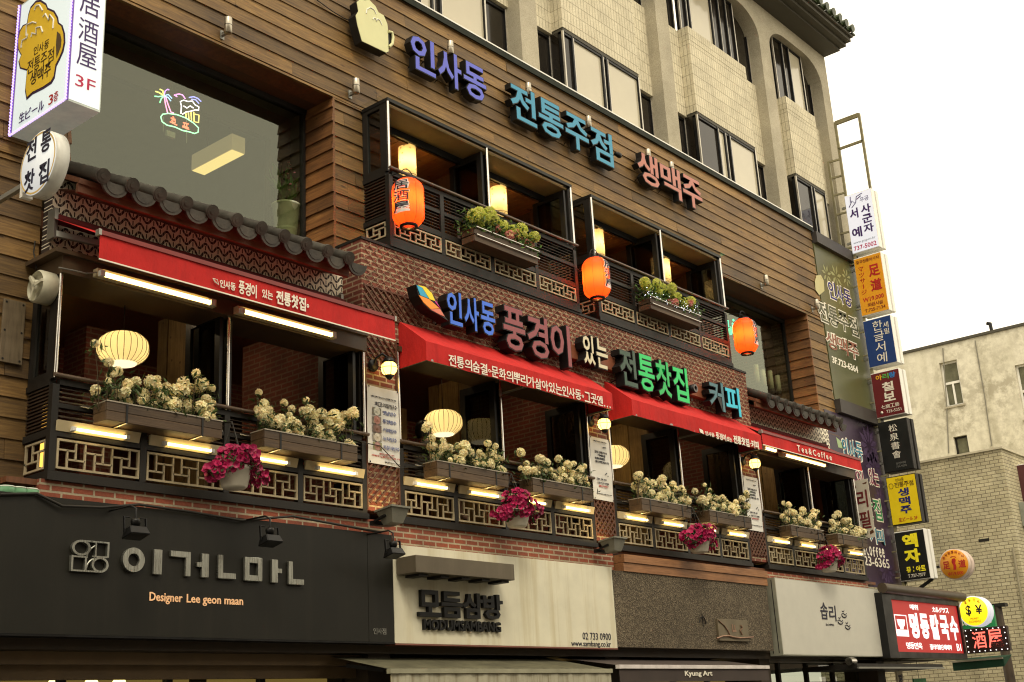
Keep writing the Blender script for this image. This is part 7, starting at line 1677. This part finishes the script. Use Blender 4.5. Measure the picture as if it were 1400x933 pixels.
for (px, py, w_, h_), c_, tx, lab in (((1232, 945, .28, .75), (.5, .44, .3), "전시", "cream hanging board with black Korean letters under the black canopy"), ((1258, 940, .62, .34), (.02, .2, .06), "서예", "small green board beside the cream hanging board")):
    p = at(px, py, -.7); o = thing("hanging_board", p, lab, "sign board"); m = MB(); m.box(p.x - w_ / 2, p.x + w_ / 2, -.72, -.69, p.z - h_ / 2, p.z + h_ / 2); m.build("board", mat("board_%d" % (c_[1] * 100), c_, .5), o); m = MB(); col(m, tx, FACADE(-.721), p.x - w_ * .3, p.x + w_ * .3, p.z - h_ * .4, p.z + h_ * .45, bold=.03) if h_ > w_ else row(m, tx, FACADE(-.721), p.x - w_ * .3, p.x + w_ * .3, p.z - h_ * .3, p.z + h_ * .3); m.build("lettering", M_INK if c_[0] > .3 else M_CREAM, o); m = MB(); m.tube([(p.x, -.70, p.z + h_ / 2), (p.x, -.70, 2.5)], .006, 5); m.build("cord", M_CHAIN, o)
# hanging bulbs in the left shop
M_SHOPB = emis("shop_bulb", (1., .72, .25), 9.)
for k, (px, py) in enumerate(((76, 932), (125, 933), (163, 932))):
    c = at(px, py, 1.2); o = thing("shop_bulb", c, "small glowing bulb hanging in the left shop window", "lamp", "bulbs in the left shop"); m = MB(); m.lathe([(0, -.07), (.05, -.05), (.07, 0), (.03, .07), (0, .08)], c, n=14); m.build("bulb", M_SHOPB, o); m = MB(); m.tube([c + Vector((0, 0, .07)), (c.x, c.y, 2.5)], .006, 5); m.build("cord", M_BLACK, o)
# green glass jars on the ledge at far left, old boarded patch, cables
for k in range(3):
    c = at(8 + k * 16, 674, -.55); c.z = at(20, 674, -.55).z; o = thing("green_jar", c, "pale green plastic tub on the ledge above the dark fascia", "tub", "green tubs on the ledge"); m = MB(); m.lathe([(0, -.06), (.075, -.06), (.085, .03), (.075, .05), (0, .055)], c, n=18); m.build("tub", mat("pale_green_plastic", (.16, .36, .20), .3), o); m = MB(); m.lathe([(.08, .035), (.088, .04), (.08, .047)], c, n=18); m.build("lid_ring", M_WHITE, o)
A, B = at(5, 408, -.05), at(29, 500, -.05)
o = thing("patch_board", ((A.x + B.x) / 2, -.04, B.z), "upright pale board nailed over the cladding at the far left", "board"); m = MB(); m.box(A.x, B.x, -.062, -.036, B.z, A.z); m.build("board", wood("pale_patch_board", ((.09, .065, .035), (.14, .105, .06), (.18, .14, .085)), grain=(14, 9, 1.4), island=.05), o, bevel=.003); m = MB()
for u in (.12, .88):
    for v in (.05, .5, .95): m.lathe([(0, -.003), (.012, -.002)], Vector((A.x + (B.x - A.x) * u, -.063, B.z + (A.z - B.z) * v)), 'Y', 8)
m.build("nail", M_BLACK, o)
def cable(name, pts, label, r=.008, m_=None):
    o = tag(MB().tube(pts, r, 6).build(name, m_ or M_CHAIN, loc=pts[0]), label, "cable", None); return o
cable("wall_cable", [at(0, 676, -.66), at(50, 675, -.66), at(85, 692, -.68), at(140, 694, -.68), at(190, 690, -.68), at(260, 700, -.68), at(330, 712, -.68), at(400, 706, -.66), at(520, 728, -.66)], "dark cable drooping along the top of the dark fascia", .014)
cable("wall_cable", [at(433, 0, -.04), at(455, 16, -.06), at(470, 25, -.06), at(488, 33, -.08)], "thin dark wire running down the cladding to the beer mug emblem", .008)
cable("wall_cable", [at(48, 330, -.06), at(46, 345, -.06), at(48, 355, -.07), at(50, 368, -.2)], "thin black wire on the cladding left of the roll-out awning", .007)
cable("wall_cable", [at(80, 366, -.60), at(100, 370, -.63), at(118, 374, -.63), at(138, 372, -.63)], "pale cable from the left bay post to the first long tube light", .008, M_GREYMET)
cable("bay_cable", [at(480, 600, -.56), at(500, 606, -.58), at(520, 610, -.56), at(548, 640, -.6), at(600, 636, -.56)], "thin dark cable strung past the photo menu banner", .006)
for pts, lab in ((((786, 366), (795, 372), (806, 380)), "short wire from the upper bay post to the middle red lantern"),): cable("lantern_wire", [at(x, y, -.6) for x, y in pts], lab, .006)
# unseen row added across the street: plain rendered house fronts that shade the foot of the wall and show in the glass
x = -30.0; k = 0
while x < 45:
    wd = (9, 12, 8, 11)[k % 4]; h = (15.5 if x < -2 else 13 if x < 8 else 7) + (k % 3) * .4  # taller towards the left to darken that end of the front
    o = thing("unseen_house", (x + wd / 2, -15, 0), "unseen rendered house added across the street, number of bays %d, height step %d" % (wd // 3, k), "house", "houses across the street")
    m = MB(); m.box(x, x + wd - .02, -24, -14.0, 0, h); m.build("wall", mat("render_%d" % (k % 3), ((.30, .27, .22), (.22, .16, .12), (.36, .34, .29))[k % 3], .85, var=.15), o)
    m = MB()
    for fl in range(int(h // 3)):
        for q in range(int(wd // 3)): m.box(x + .8 + q * 3, x + 2.3 + q * 3, -13.99, -13.95, 1 + fl * 3, 2.5 + fl * 3)
    m.build("window", M_PANEDK, o)
    x += wd; k += 1
